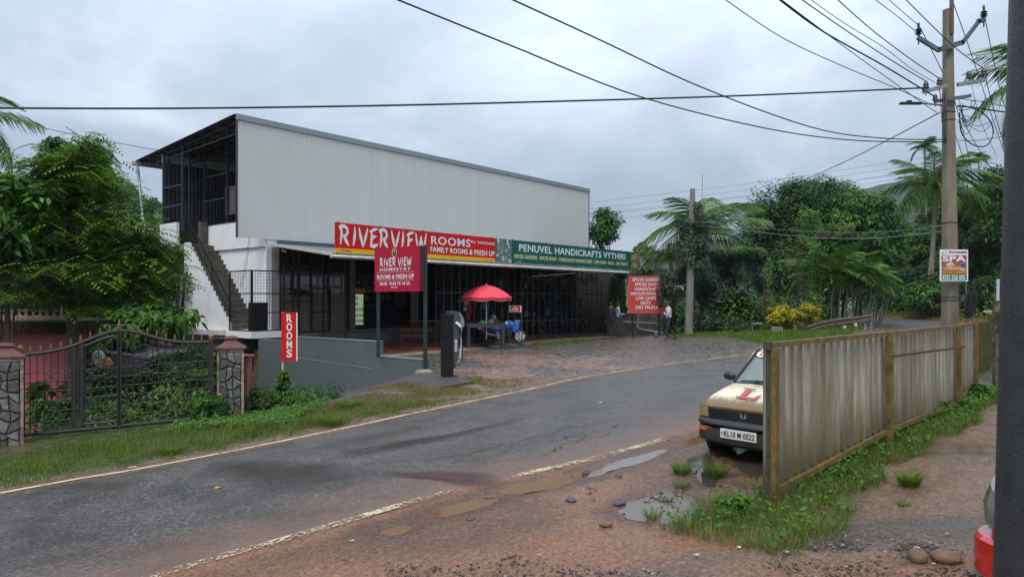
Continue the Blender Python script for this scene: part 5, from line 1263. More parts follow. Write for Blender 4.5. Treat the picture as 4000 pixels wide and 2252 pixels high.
def car(loc, heading, paint, name, label, kind):
    """local frame: +x forward (nose at x=0), y left, z up"""
    r_ = thing(name, label, 'car', loc, heading)
    W2 = .70 if kind == 'hatch' else .84
    Lc = 3.3 if kind == 'hatch' else 3.9
    if kind == 'hatch':   # x, half width, z bottom, z of side shoulder, z of centre line (bonnet / scuttle)
        st = [(-.03,.60,.48,.665,.68),(-.06,.655,.42,.685,.705),(-.16,.69,.30,.735,.75),(-.32,.70,.26,.79,.805),(-.60,.705,.24,.85,.865),(-.86,.71,.22,.90,.92),(-1.0,.71,.21,.90,.92),(-1.6,.715,.2,.90,.90),(-2.4,.715,.2,.91,.91),(-2.9,.71,.22,.92,.92),(-3.2,.69,.28,.93,.93),(-3.28,.66,.4,.9,.9)]
    else:
        st = [(0,.42,.30,.60,.66),(-.06,.62,.22,.66,.72),(-.18,.76,.20,.72,.80),(-.4,.82,.2,.80,.90),(-.75,.84,.2,.88,.98),(-1.1,.85,.2,.94,1.04),(-1.6,.85,.2,.96,1.0),(-2.4,.85,.2,.97,.97),(-3.2,.84,.22,.98,.98),(-3.7,.80,.28,.97,.97),(-3.88,.74,.4,.9,.9)]
    secs = []
    for x, w, zb, zs_, zc in st:
        half = [(w*.80, zb), (w*.985, zb+.05), (w, (zb+zs_)/2), (w*.985, zs_-.05), (w*.955, zs_-.008), (w*.85, zs_+.012), (w*.5, (zs_+zc)/2+.012), (0, zc+.004)]
        sec = [(x, -a, b) for a, b in half]+[(x, a, b) for a, b in half[-2::-1]]; secs.append(sec)
    mb = loft(secs); n = len(secs[0])
    mb.f.append(list(range(n))[::-1]); mb.f.append([len(secs)*n-n+k for k in range(n)]); mb.mi += [0, 0]
    body = build('body', mb, paint, r_, smooth=True)
    # greenhouse
    xs = (-.86, -1.33, -2.75, -3.2) if kind == 'hatch' else (-1.1, -1.85, -3.1, -3.7)
    zt_ = 1.37 if kind == 'hatch' else 1.48; zbelt = .905 if kind == 'hatch' else .97; wt = W2*.80; wb = W2*.955
    rf = MB(); rp = [(xs[1]+.02, wt*.96, zt_-.045),(xs[1]-.12, wt, zt_-.01),((xs[1]+xs[2])/2, wt*1.02, zt_+.02),(xs[2], wt*.98, zt_-.01)]
    ss_ = []
    for x, w, z in rp: ss_.append([(x,-w,z-.03),(x,-w*.94,z+.008),(x,-w*.5,z+.03),(x,0,z+.038),(x,w*.5,z+.03),(x,w*.94,z+.008),(x,w,z-.03)])
    build('roof', loft(ss_), paint, r_, smooth=True)
    pl_ = MB()
    for s in (-1, 1):
        pl_.bar((xs[0]+.0, s*(wb-.02), zbelt-.02), (xs[1]+.01, s*(wt-.005), zt_-.04), .035)
        pl_.bar(((xs[1]+xs[2])/2, s*(wb-.02), zbelt), ((xs[1]+xs[2])/2, s*(wt), zt_-.03), .06)
        pl_.bar((xs[3], s*(wb-.05), zbelt), (xs[2], s*(wt-.02), zt_-.03), .08)
    build('pillar', pl_, paint, r_)['kind'] = 'stuff'
    gl = mat('car_glass', (.035,.045,.045), None, 2, .05, spec=.9)
    ws = MB(); nseg = 6
    for i in range(nseg+1):
        f = i/nseg*2-1; ws.v += [(xs[0]+.03*(1-f*f)+.0, f*(wb-.05), zbelt+.015), (xs[1]+.03*(1-f*f), f*(wt-.04), zt_-.03)]
    for i in range(nseg): ws.f.append([2*i, 2*i+1, 2*i+3, 2*i+2]); ws.mi.append(0)
    wsh = build('windshield', ws, mat('windscreen_glass', (.17,.21,.20), (.14,.18,.17), 1, .06, spec=.9), r_, smooth=True)  # pale base colour stands in for reflection in the glass
    rub = MB(); rub.tube([(xs[0]+.005, -wb+.03, zbelt+.01),(xs[0]+.035, 0, zbelt+.005),(xs[0]+.005, wb-.03, zbelt+.01)], .014, 5)
    rub.tube([(xs[1], -wt+.02, zt_-.03),(xs[1]+.035, 0, zt_-.02),(xs[1], wt-.02, zt_-.03)], .012, 5)
    for s in (-1, 1): rub.tube([(xs[0]+.01, s*(wb-.03), zbelt+.01),(xs[1]+.01, s*(wt-.02), zt_-.03)], .022, 5)
    build('window_seal', rub, M['rubber'], r_)
    for s in (-1, 1):
        mb = MB(); mb.add([(xs[0]-.08, s*(wb+.002), zbelt+.01),((xs[1]+xs[2])/2, s*(wb+.002), zbelt+.01),((xs[1]+xs[2])/2, s*(wt+.004), zt_-.05),(xs[1]-.06, s*(wt+.004), zt_-.05)], [(0,1,2,3)]); build('side_window', mb, gl, r_)
        mb = MB(); mb.add([((xs[1]+xs[2])/2-.06, s*(wb+.002), zbelt+.01),(xs[3]+.1, s*(wb-.01), zbelt+.01),(xs[2]+.03, s*(wt), zt_-.05),((xs[1]+xs[2])/2-.06, s*(wt+.004), zt_-.05)], [(0,1,2,3)]); build('side_window', mb, gl, r_)
    mb = MB(); mb.add([(xs[3]-.0,-wb+.1,zbelt+.02),(xs[3]-.0,wb-.1,zbelt+.02),(xs[2]-.03,wt-.07,zt_-.05),(xs[2]-.03,-wt+.07,zt_-.05)],[(0,1,2,3)]); build('rear_window', mb, gl, r_)
    for x in (-.55, -.55-(2.175 if kind == 'hatch' else 2.4)):
        for s in (-1, 1): wheel(r_, x, s*(W2-.08), .265 if kind == 'hatch' else .29, .265 if kind == 'hatch' else .29)
    mb = MB()
    for s in (-1, 1):
        for x in (-.55, -.55-(2.175 if kind == 'hatch' else 2.4)): mb.lathe((x, s*(W2-.0)-(.06 if s > 0 else 0)-.001+(.003 if s > 0 else -.003), .27), [(.275,0),(.33,0),(.33,.06),(.275,.06),(.275,0)], 22, 'y', cap=False)
    build('wheel_arch', mb, M['rubber'], r_)
    mb = MB(); mb.box(-3.1,-.15,-W2+.12,W2-.12,.16,.3); build('underbody', mb, M['rubber'], r_)
    return r_, xs, zt_, zbelt, wt, wb
m, t, p = nodes('dirty_cream_paint'); v = texc(t); sx = t.nodes.new('ShaderNodeSeparateXYZ'); t.links.new(v, sx.inputs[0])
drt = ramp(t, mth(t, 'ADD', mth(t, 'MULTIPLY', sx.outputs['X'], -2.6), mth(t, 'MULTIPLY', mth(t, 'SUBTRACT', noi(t, texc(t, (.35,3,1)), 11, 5, .7), .5), 1.1)), [(.42, 1.0), (.80, 0.0)])
c0 = mixc(t, ramp(t, noi(t, v, 3, 4), [(.35, 0), (.65, 1)]), (.72,.66,.47), (.66,.60,.42))
t.links.new(mixc(t, drt, c0, (.17,.10,.025)), p.inputs['Base Color']); p.inputs['Roughness'].default_value = .35; p.inputs['Coat Weight'].default_value = .3
dC = 9.0; cxy = (rx(2905)*dC, dC); 
hatch, xs, zt_, zbelt, wt, wb = car((cxy[0], cxy[1], -.03), R(225-3), m, 'parked_car', 'old cream hatchback with red L plates and dirty bonnet edge, parked behind the sheet fence', 'hatch')
blk = mat('bumper_plastic', (.018,.019,.022), (.03,.03,.033), 7, .38)
mb = MB(); mb.box(-.10,.0,-.50,.50,.535,.66); build('grille', mb, M['black'], hatch)
mb = MB()
for z in (.545,.57,.595,.62,.642): mb.box(.0,.008,-.49,.49,z,z+.010)
build('grille_slat', mb, blk, hatch)['kind'] = 'stuff'
mb = MB(); mb.box(-.03,.008,-.64,.64,.512,.527); build('chrome_strip', mb, mat('dull_trim', (.4,.38,.32), None, 3, .4), hatch)
mb = MB()
for s in (-1, 1): mb.add([(.014,s*.005,.565),(.014,s*.04,.585),(.014,s*.045,.64),(.014,s*.02,.625),(.014,s*.012,.605)], [(0,1,2,3,4)] if s > 0 else [(4,3,2,1,0)])
build('emblem', mb, M['steel'], hatch)
for s in (-1, 1):
    mb = MB(); mb.box(-.12,-.008,s*.505 if s > 0 else -.65,.65 if s > 0 else -.505,.53,.68); hb = build('headlight_surround', mb, blk, hatch, bevel=.012)
    mb = MB(); y0, y1 = (.515,.655) if s > 0 else (-.655,-.515); mb.box(-.02,.0,y0,y1,.54,.67); build('headlight_lens', mb, mat('yellowed_lens', (.34,.22,.09), (.22,.13,.05), 12, .2, coat=.6), hb, bevel=.01)
    mb = MB(); y0, y1 = (.42,.60) if s > 0 else (-.60,-.42); mb.box(.04,.082,y0,y1,.375,.43); build('indicator', mb, mat('amber_lens', (.42,.13,.02), (.3,.09,.015), 9, .25, coat=.5), hatch)
# bumper with rounded ends
def bump_sec(y, x, z0, z1, d): return [(x-d,y,z0),(x,y,z0+.03),(x+.012,y,(z0+z1)/2),(x,y,z1-.025),(x-.03,y,z1),(x-d,y,z1)]
prof = [(-.72,-.38),(-.715,-.20),(-.69,-.05),(-.62,.05),(-.45,.105),(0,.13),(.45,.105),(.62,.05),(.69,-.05),(.715,-.20),(.72,-.38)]
mb = loft([bump_sec(y, x, .43, .53, .10) for y, x in prof]); build('bumper', mb, blk, hatch, smooth=True)
mb = loft([bump_sec(y, x-.015, .22, .43, .10) for y, x in prof]); build('valance', mb, mat('valance', (.022,.022,.022), (.04,.034,.028), 6, .6), hatch, smooth=True)
pl = MB(); pl.box(.128,.14,-.25,.25,.32,.44); np_ = build('number_plate', pl, mat('plate_white', (.70,.70,.66), (.6,.6,.56), 5, .5), hatch, bevel=.004)
o = fit_text(np_, 'KL10 M 0522', -.195, .225, .345, .415, 0, M['black'], .02, name='plate_text')
# text built facing -y: turn to face +x  (x->y , y->-x)
def face_px(o, x):
    n = len(o.data.vertices); a = np.empty(n*3, np.float32); o.data.vertices.foreach_get('co', a); a = a.reshape(-1,3)
    b = np.stack([x-a[:,1], a[:,0], a[:,2]], 1); o.data.vertices.foreach_set('co', b.astype(np.float32).ravel()); o.data.update()
face_px(o, .142)
mb = MB(); mb.box(.140,.142,-.232,-.215,.36,.40); build('plate_mark', mb, mat('blue_mark', (.1,.12,.3), None, 3, .5), np_)
# red L on the bonnet, and the band at the head of the windscreen
def bonnet_z(x): return np.interp(-x, [.03,.16,.32,.60,.86], [.692,.765,.822,.882,.936])+.006
Ls = [(0,0),(.30,0),(.36,.14),(.335,.14),(.25,.045),(.115,.04),(.17,.32),(.22,.335),(.225,.36),(.06,.36),(.055,.335),(.10,.32),(.045,.04),(0,.03)]
LQ = [[(0,0),(.30,0),(.26,.05),(0,.05)],[(.26,.05),(.30,0),(.37,.15),(.34,.15)],[(.05,.05),(.13,.05),(.185,.32),(.105,.32)],[(.05,.32),(.235,.32),(.24,.36),(.055,.36)]]
def letter(fn, cuts=6):
    mb = MB()
    for q_ in LQ:
        A, B, C_, D_ = [np.array(p_) for p_ in q_]; k0 = len(mb.v)
        for k in range(cuts+1):
            f = k/cuts; l_ = A+(D_-A)*f; r_ = B+(C_-B)*f; mb.v += [fn(*l_), fn(*r_)]
        for k in range(cuts): b = k0+2*k; mb.f.append([b, b+1, b+3, b+2]); mb.mi.append(0)
    return mb
def on_bonnet(a, b): x, y = -.22-b*1.0, -.24+a*.95-b*.38; return (x, y, bonnet_z(x)+.006)
build('bonnet_letter', letter(on_bonnet), mat('faded_red', (.50,.06,.085), None, 4, .5), hatch)
mb = MB(); nseg = 6; f0_ = .80
for i in range(nseg+1):
    f = i/nseg*2-1
    def P_(q): w = (wb-.05)*(1-q)+(wt-.04)*q; return ((xs[0]*(1-q)+xs[1]*q)+.03*(1-f*f)+.006, f*w, (zbelt+.015)*(1-q)+(zt_-.03)*q+.004)
    mb.v += [P_(f0_), P_(.985)]
for i in range(nseg): mb.f.append([2*i,2*i+1,2*i+3,2*i+2]); mb.mi.append(0)
sb = build('sun_band', mb, mat('band', (.05,.055,.08), None, 3, .3), hatch)
def on_ws(y, q, off): 
    f = y/(wb*(1-q)+wt*q); return (xs[0]*(1-q)+xs[1]*q+.03*(1-f*f)+.006+off, y, (zbelt+.015)*(1-q)+(zt_-.03)*q+.004+off)
mb = MB(); cy = -.44; vs = [on_ws(cy+.075*math.cos(a), .89+.10*math.sin(a), .006) for a in np.linspace(0,2*math.pi,21)[:-1]]; mb.add(vs, [list(range(20))]); build('learner_disc', mb, M['print'], sb)
build('learner_letter', letter(lambda a, b: on_ws(cy-.03+a*.2, .84+b*.28, .011), 1), M['red'], sb)
mb = MB()
for k in range(6):
    cy2 = -.26+k*.085; mb.tube([on_ws(cy2+.028*math.cos(a)*(1 if k%2 else .8), .885+.05*math.sin(a), .012) for a in np.linspace(-.6,4.2+(k%3)*.5,9)], .007, 4)
build('band_lettering', mb, M['red'], sb)
# mirror, wipers, vents, bonnet shut lines
mb = MB(); mb.ell((-1.0,-.80,.985),(.045,.10,.062),12,8); mb.bar((-.98,-.68,.94),(-1.0,-.76,.965),.04); build('door_mirror', mb, blk, hatch, smooth=True)
mb = MB(); mb.ell((-1.0,.80,.985),(.045,.10,.062),12,8); mb.bar((-.98,.68,.94),(-1.0,.76,.965),.04); build('door_mirror', mb, blk, hatch, smooth=True)
mb = MB(); mb.bar((-.84,-.52,.945),(-.86,-.10,.965),.018); mb.bar((-.83,-.30,.935),(-.86,-.28,.97),.02); mb.bar((-.84,-.02,.95),(-.88,.42,.975),.018); mb.bar((-.83,.10,.935),(-.86,.14,.97),.02); build('wiper', mb, M['rubber'], hatch)
mb = MB()
for k in range(15): y = -.30+k*.028; mb.box(-.80,-.745,y,y+.010,.926,.934)
build('scuttle_vent', mb, M['black'], hatch)['kind'] = 'stuff'
mb = MB()
for s in (-1, 1): mb.tube([(x, s*(.625+.03*min((-x)/.5,1)), np.interp(-x,[.06,.16,.32,.6,.84],[.695,.745,.80,.862,.912])) for x in np.linspace(-.07,-.84,8)], .004, 4)
mb.tube([(-.845,y,.938-.02*abs(y)/.6) for y in np.linspace(-.62,.62,7)], .004, 4)
build('shut_line', mb, M['rubber'], hatch)
# red car at the right edge
red_p = mat('car_red', (.50,.006,.006), (.45,.005,.005), 1, .18, coat=1)
rc, xs2, zt2, zb2_, wt2, wb2 = car((3.50, 4.45, -.03), R(180+12), red_p, 'red_car', 'bright red car whose headlight and wing show beside the dark post', 'sedan')
def lamp(s):
    secs = []
    for f in np.linspace(0, 1, 9):
        x = -.02-.62*f; y = s*np.interp(f, [0,.12,.3,1], [.50,.66,.80,.86]); zt = .62+.27*f**.6; zb = .41+.24*f
        secs.append([(x+.035, y*.93, zb), (x+.05, y*1.0, zb+.04), (x+.035, y*1.02, (zb+zt)/2), (x+.01, y*.97, zt), (x-.02, y*.86, zt+.03)])
    return loft(secs)
for s in (-1, 1): 
    hl = build('headlight', lamp(s), mat('clear_lamp', (.34,.33,.32), (.15,.13,.12), 3, .08, .55, coat=1), rc, smooth=True)
mb = loft([bump_sec(y, x, .10, .40, .16) for y, x in smooth_poly([(-.85,-.42),(-.84,-.25),(-.78,-.08),(-.6,.04),(0,.09),(.6,.04),(.78,-.08),(.84,-.25),(.85,-.42)], 36)]); build('bumper', mb, red_p, rc, smooth=True)
mb = MB(); mb.box(.02,.1,-.45,.45,.53,.62); build('grille', mb, M['black'], rc, bevel=.02)
# ================= CONCRETE POWER POLE =================
dPo = 13.9; bx = rx(3714)*dPo; zg0 = T(bx, dPo); ztp = zp(40, dPo)
pole = thing('power_pole', 'tall tapered concrete power pole with steel cross arms behind the sheet fence', 'pole', (bx, dPo, 0), R(12))
pc = mat('pole_concrete', (.245,.215,.155), (.13,.112,.08), 2.5, .85, bmp=.4, bsc=40, scale=(1,1,.35))
lean = (rx(3700)-rx(3714))*dPo
mb = MB(); w0, w1, d0_, d1_ = .145, .078, .12, .075; 
def psec(w, d, z, ox): c = .03; return [(ox-w+c,-d,z),(ox+w-c,-d,z),(ox+w,-d+c,z),(ox+w,d-c,z),(ox+w-c,d,z),(ox-w+c,d,z),(ox-w,d-c,z),(ox-w,-d+c,z)]
zs = np.linspace(zg0-.3, ztp, 8)
for i, z in enumerate(zs):
    f = (z-zg0)/(ztp-zg0); mb.v += psec(w0+(w1-w0)*f, d0_+(d1_-d0_)*f, z, lean*f)
    if i:
        for k in range(8): mb.f.append([8*(i-1)+k, 8*(i-1)+(k+1)%8, 8*i+(k+1)%8, 8*i+k]); mb.mi.append(0)
mb.f.append([56+k for k in range(8)]); mb.mi.append(0); build('shaft', mb, pc, pole)
inp = pmat(pole).inverted()
def PP(px_, py_, dd=0): return inp @ pix(px_, py_, dPo-.16+dd)
ga_ = mat('cross_arm_steel', (.16,.17,.19), (.08,.085,.10), 6, .5, .5)
mb = MB(); mb.bar(PP(3584,146), PP(3668,197), .06, .07); mb.bar(PP(3664,196), PP(3762,165), .06, .09); mb.bar(PP(3756,172), PP(3825,82), .06, .07); mb.bar(PP(3818,84), PP(3848,78), .06,.08); va_ = build('cross_arm', mb, ga_, pole)
mb = MB(); mb.bar(PP(3606,359), PP(3700,334), .06, .07); mb.bar(PP(3740,331), PP(3852,311), .06, .07); ca2 = build('cross_arm', mb, M['steel'], pole)
mb = MB(); mb.bar(PP(3650,397), PP(3792,374), .05, .06); ca3 = build('cross_arm', mb, ga_, pole)
mb = MB(); mb.box(lean-.03,lean+.03,-.12,-.07,ztp-.5,ztp+.35); 
build('top_bracket', mb, mat('rusty_bracket', (.16,.13,.10), (.08,.05,.035), 8, .7), pole)
dkp = mat('insulator_brown', (.055,.04,.038), (.03,.024,.024), 8, .35)
def insul(px_, py_, par, sc=1, disc_=True):
    q_ = PP(px_, py_); mb = MB()
    if disc_: prof = [(.012,-.15),(.012,.0),(.03,.02),(.055,.03),(.02,.05),(.06,.065),(.02,.09),(.055,.105),(.02,.13),(.02,.20),(.012,.22)]
    else: prof = [(.01,-.12),(.01,0),(.05,.0),(.042,.04),(.036,.045),(.045,.06),(.03,.10),(.02,.115)]
    mb.lathe(q_, [(a*sc, b*sc) for a, b in prof], 10); return build('insulator', mb, dkp, par)
insul(3588,140,va_,1.15); insul(3843,72,va_,1.15)
for px_, py_ in ((3617,345),(3670,330)): insul(px_, py_, ca2, 1.15, False)
for px_, py_ in ((3785,305),(3843,293)): insul(px_, py_, ca2, 1.15, False)
insul(3653,392,ca3,1.0,False)
# street lamp arm
mb = MB(); mb.tube([PP(3700,425), PP(3690,412), PP(3600,403), PP(3520,404)], .018, 6); la_ = build('lamp_arm', mb, M['steel'], pole)
mb = MB(); a = PP(3600,404); b = PP(3516,404); mb.bar(a, b, .09, .035); mb.bar(PP(3560,398), PP(3542,398), .05, .05); build('lamp_head', mb, M['darkblue'], la_)
# straps, meter wires, hanging coil
mb = MB()
for z_ in (zp(870,dPo), zp(1160,dPo), zp(1172,dPo), zp(440,dPo), zp(470,dPo)):
    f = (z_-zg0)/(ztp-zg0); s_ = psec(w0+(w1-w0)*f+.006, d0_+(d1_-d0_)*f+.006, z_, lean*f); mb.tube([Vector(q_) for q_ in s_]+[Vector(s_[0])], .006, 4)
build('strap', mb, M['wire'], pole)['kind'] = 'stuff'
mb = MB(); rr = random.Random(12)
c0 = pix(3792, 1180, dPo-.2)
for k in range(16):
    ax = rr.uniform(.03,.075); az_ = rr.uniform(.22,.33); ph = rr.uniform(-.05,.05); dy = rr.uniform(-.06,.06)
    mb.tube([c0+Vector((ax*math.cos(a)+.12*math.sin(a)*az_+ph, dy, az_*math.sin(a))) for a in np.linspace(0,2*math.pi,14)], .009, 4, cap=False)
o = build('cable_coil', mb, M['wire']); tag(o, 'hanging coil of black cable tied beside the concrete pole', 'cable')
mb = MB(); mb.box(-.09,.09,-.04,.04,-.06,.06); mb.bar((-.16,0,.03),(.1,0,.03),.015); mb.tube([(.02,0,.05),(.02,0,.55)],.012,6); mb.tube([(.06,.02,-.05),(.06,.02,-.6)],.012,6)
o = build('cable_bracket', mb, M['steel'], pole); o.location = inp @ pix(3770, 1163, dPo-.05)
# big loose loop of cable on the pole
def curve(pts, n=24): 
    P = np.array([tuple(p_) for p_ in pts]); seg = np.linspace(0, len(P)-1, n); out = []
    for t_ in seg:
        i = min(int(t_), len(P)-2); f = t_-i; p0,p1,p2,p3 = P[max(i-1,0)],P[i],P[i+1],P[min(i+2,len(P)-1)]
        out.append(.5*((2*p1)+(-p0+p2)*f+(2*p0-5*p1+4*p2-p3)*f*f+(-p0+3*p1-3*p2+p3)*f**3))
    return out
def wire(label, pts, r=.009, grp=None, name='overhead_wire', m_=None, n=28, cat='wire'):
    mb = MB(); mb.tube(curve([pix(*q_) for q_ in pts], n), r, 5); o = build(name, mb, m_ or M['wire']); tag(o, label, cat, grp); return o
wire('round loose loop of black cable right of the concrete pole', [(3748,440,13.9),(3756,520,13.9),(3800,565,13.9),(3850,570,13.9),(3878,530,13.9),(3872,480,13.9),(3830,435,13.9),(3760,412,13.9)], .012, name='cable_loop')
wire('small tangled loop of cable just right of the cross arms', [(3745,430,13.9),(3790,425,13.9),(3810,400,13.9),(3795,395,13.9),(3800,420,13.9),(3850,420,13.9),(3880,400,13.9)], .007, name='cable_loop')
G1 = 'overhead wires running from the pole towards the upper left'
W1 = [
 ('heavy black cable crossing the whole sky nearly level to the left edge', [(-60,422,10.5),(600,424,10.8),(1300,416,11.4),(2000,401,12.2),(2900,374,13.2),(3620,343,13.7)], .017),
 ('long sagging wire passing lowest over the building roof to the pole', [(1500,-22,7.8),(2000,180,9.2),(2500,378,11),(3000,503,12.4),(3350,549,13.2),(3690,553,13.9)], .011),
 ('long sagging wire just above the lowest one, meeting the pole at the same height', [(1960,-20,8.5),(2330,150,9.8),(2750,345,11.4),(3180,500,12.8),(3450,540,13.4),(3690,545,13.9)], .011),
 ('wire ending at the left tip of the V shaped arm, lower of its two', [(3380,-30,12.2),(3500,60,13),(3575,122,13.8)], .007),
 ('wire ending at the left tip of the V shaped arm, upper of its two', [(3450,-20,12.4),(3530,50,13.1),(3586,98,13.8)], .007),
 ('wire passing in front of the pole top down to the rightmost lower insulator', [(3520,-20,12.2),(3640,100,13),(3745,198,13.4),(3842,268,13.8)], .009),
 ('wire from the upper edge to the second insulator left of the pole', [(3240,-30,11),(3400,112,12.4),(3550,226,13.4),(3668,306,13.8)], .009),
 ('thin wavy wire just under the one to the second insulator', [(3140,-20,10.6),(3300,92,11.6),(3450,184,12.7),(3560,268,13.4),(3652,322,13.8)], .006),
 ('wire from the upper edge to the leftmost lower insulator', [(3105,-20,10.5),(3280,102,11.6),(3460,222,12.8),(3618,318,13.8)], .009),
 ('thick dark wire running down to the third arm of the pole', [(3020,-20,10.2),(3210,120,11.4),(3440,250,12.6),(3590,340,13.4),(3655,380,13.8)], .013),
 ('thin wire crossing under the thick dark one to the pole side', [(3040,-10,10.2),(3280,170,11.6),(3460,300,12.8),(3600,400,13.5),(3660,440,13.9)], .007),
 ('lowest thin wire of the upper right fan, ending by the street lamp', [(2820,-10,9.6),(3060,150,11),(3300,262,12.2),(3500,345,13.3),(3640,410,13.9)], .007),
]
for lb, pts, r_ in W1: wire(lb, pts, r_, G1)
wire('thin service wire sloping from the pole down to the small pole among creepers', [(3670,440,13.9),(3500,530,17),(3300,632,22),(3100,720,27),(2900,800,30),(2708,875,33.4)], .012, n=20)
wire('pale drooping wire between the creeper-covered pole and the concrete pole', [(2720,880,33.4),(2850,893,30),(3150,925,24),(3400,930,18),(3690,903,14)], .010, m_=mat('greenish_wire', (.16,.22,.20), None, 3, .5))
wire('second pale wire just above the drooping one by the trees', [(2720,862,33.4),(2900,884,29),(3200,905,23),(3450,905,18),(3690,880,14)], .007, m_=mat('greenish_wire', (.16,.22,.20), None, 3, .5))
wire('thin wire from the left tree tops to the rear roof corner', [(110,488,26),(350,537,28),(640,590,30),(860,610,32)], .012)
G2 = 'wires leaving the pole towards the lower right'
W2_ = [
 ('wire from the right tip of the V shaped arm down behind the dark post', [(3845,60,13.8),(3880,230,15),(3920,400,17),(3970,520,20)], .008),
 ('wire from the top of the pole slanting down past the right insulators', [(3712,-20,13.8),(3780,170,14.6),(3850,380,16.4),(3905,545,19),(3945,660,22)], .008),
 ('wire from the right low insulator slanting steeply down to the right', [(3848,300,13.8),(3880,420,15.5),(3920,560,18.5),(3950,640,22)], .008),
 ('wire from the left arm tip passing behind the pole to the lower right', [(3590,100,13.8),(3690,300,15),(3740,430,16),(3790,640,19),(3800,720,21)], .008),
 ('wire running down from the third arm toward the far trees, left one', [(3690,400,14),(3730,520,15),(3790,690,19),(3830,740,22)], .007),
 ('wire running down from the third arm toward the far trees, right one', [(3755,460,14),(3810,560,16),(3860,640,19),(3920,760,24)], .007),
 ('thin wire between the second and third bundles right of the pole', [(3790,310,14),(3830,470,16),(3870,560,18),(3893,610,20)], .005),
 ('thick bundled cable running level to the right from the pole', [(3740,415,13.9),(3800,420,14.2),(3880,432,14.8),(3985,446,15.6)], .016),
 ('thin cable just over the thick level bundle at right', [(3740,385,13.9),(3840,398,14.4),(3920,415,15),(3985,428,15.8)], .007),
 ('wire from the pole to the right at the height of the coil loop', [(3745,548,13.9),(3820,548,14.3),(3870,540,14.7),(3915,534,15)], .007),
]
for lb, pts, r_ in W2_: wire(lb, pts, r_, G2)
for k, (xa, ya) in enumerate(((3672,420),(3680,430),(3688,425))):
    wire(['left','middle','right'][k]+' of three cables hanging down the left side of the pole', [(xa,ya-60,13.7),(xa+8,ya+50,13.7),(3690+k*3,560,13.72)], .008)
for k, (a, b) in enumerate(((850,905),(800,742),(822,766),(846,788),(865,808))):
    wire(['faint far wire lowest of the distant lines','topmost far wire of the distant lines','second far wire of the distant lines','third far wire of the distant lines','fourth far wire of the distant lines'][k],
         [(2290,a-12+k*4,70),(2700,a-58+k*3,72),(3150,a-118+k*2,74),(3650,a-190,76)], .012, 'distant lines over the trees', n=12)
rr = random.Random(77); mb = MB()
for k in range(9):
    a = (rr.uniform(3740,3765), rr.uniform(370,470), 13.8); b = (rr.uniform(3790,3900), rr.uniform(360,480), 14.0); c_ = ((a[0]+b[0])/2+rr.uniform(-30,30), max(a[1],b[1])+rr.uniform(5,70), 13.9)
    mb.tube(curve([pix(*a), pix(*c_), pix(*b)], 12), .006, 4)
o = build('wire_tangle', mb, M['wire']); tag(o, 'tangle of thin black wires drooping between the cross arms right of the pole', 'wires', kind='stuff')
# spa poster
sp_d = dPo-.28; x0, x1 = rx(3672)*sp_d, rx(3784)*sp_d; z0, z1 = zp(1098, sp_d), zp(974, sp_d)
sp = thing('spa_poster', 'white bordered poster reading SPA FULL BODY MASSAGE with phone numbers on the concrete pole', 'poster', (x0, sp_d, 0), R(2)); W_ = x1-x0; H_ = z1-z0
mb = MB(); mb.box(0, W_, 0, .012, z0, z1); build('sheet', mb, M['print'], sp)
def prect(nm, a, b, c, d, m_, y=-.002): mb = MB(); mb.add([(W_*a,y,z0+H_*c),(W_*b,y,z0+H_*c),(W_*b,y,z0+H_*d),(W_*a,y,z0+H_*d)], [(0,1,2,3)]); return build(nm, mb, m_, sp)
prect('picture_ground', .05,.95,.22,.82, mat('poster_brown', (.28,.05,.035), (.36,.12,.08), 6, .5))
prect('yellow_band', .05,.95,.235,.33, mat('poster_band', (.36,.07,.03), None, 6, .5), -.003)
prect('green_field', .05,.95,.03,.215, mat('poster_green', (.02,.24,.13), None, 6, .5))
fit_text(sp, 'SPA', W_*.08, W_*.92, z0+H_*.62, z0+H_*.80, -.006, M['print'], .06)
fit_text(sp, 'SPA', W_*.30, W_*.52, z0+H_*.895, z0+H_*.955, -.006, M['red'], .03)
fit_text(sp, 'mountain', W_*.54, W_*.95, z0+H_*.895, z0+H_*.955, -.006, mat('navy', (.02,.03,.12), None, 3, .5), .03)
fit_text(sp, 'FULL BODY MASSAGE', W_*.07, W_*.92, z0+H_*.25, z0+H_*.315, -.006, M['yellow'], .03)
fit_text(sp, '9947 572 602', W_*.08, W_*.88, z0+H_*.13, z0+H_*.20, -.006, M['print'], .04)
fit_text(sp, '9526 508 364', W_*.08, W_*.88, z0+H_*.045, z0+H_*.115, -.006, M['print'], .04)
sk = mat('skin_print', (.62,.36,.24), (.5,.27,.17), 5, .5)
mb = MB()
def pell(cx, cz, a, b, y): mb.add([(W_*cx+W_*a*math.cos(t_), y, z0+H_*cz+H_*b*math.sin(t_)) for t_ in np.linspace(0,6.283,15)[:-1]], [list(range(14))])
pell(.36,.40,.26,.055,-.0035); pell(.62,.41,.16,.05,-.0042); pell(.76,.45,.07,.045,-.005); pell(.45,.50,.11,.03,-.0055); build('printed_figure', mb, sk, sp)
mb = MB(); pell(.36,.52,.14,.08,-.003); pell(.80,.37,.13,.03,-.0032); build('printed_towel', mb, mat('towel_print', (.66,.66,.66), None, 5, .5), sp)
mb = MB(); pell(.80,.49,.07,.03,-.0052); build('printed_hair', mb, M['black'], sp)
mb = MB(); pell(.81,.56,.10,.04,-.0056); build('blue_oval', mb, mat('oval_blue', (.05,.25,.55), None, 5, .5), sp)
disc(sp, 'poster_emblem', W_*.17, z0+H_*.90, W_*.07, H_*.055, -.003, mat('emb_pink', (.5,.2,.22), None, 3, .5), hole=W_*.015)
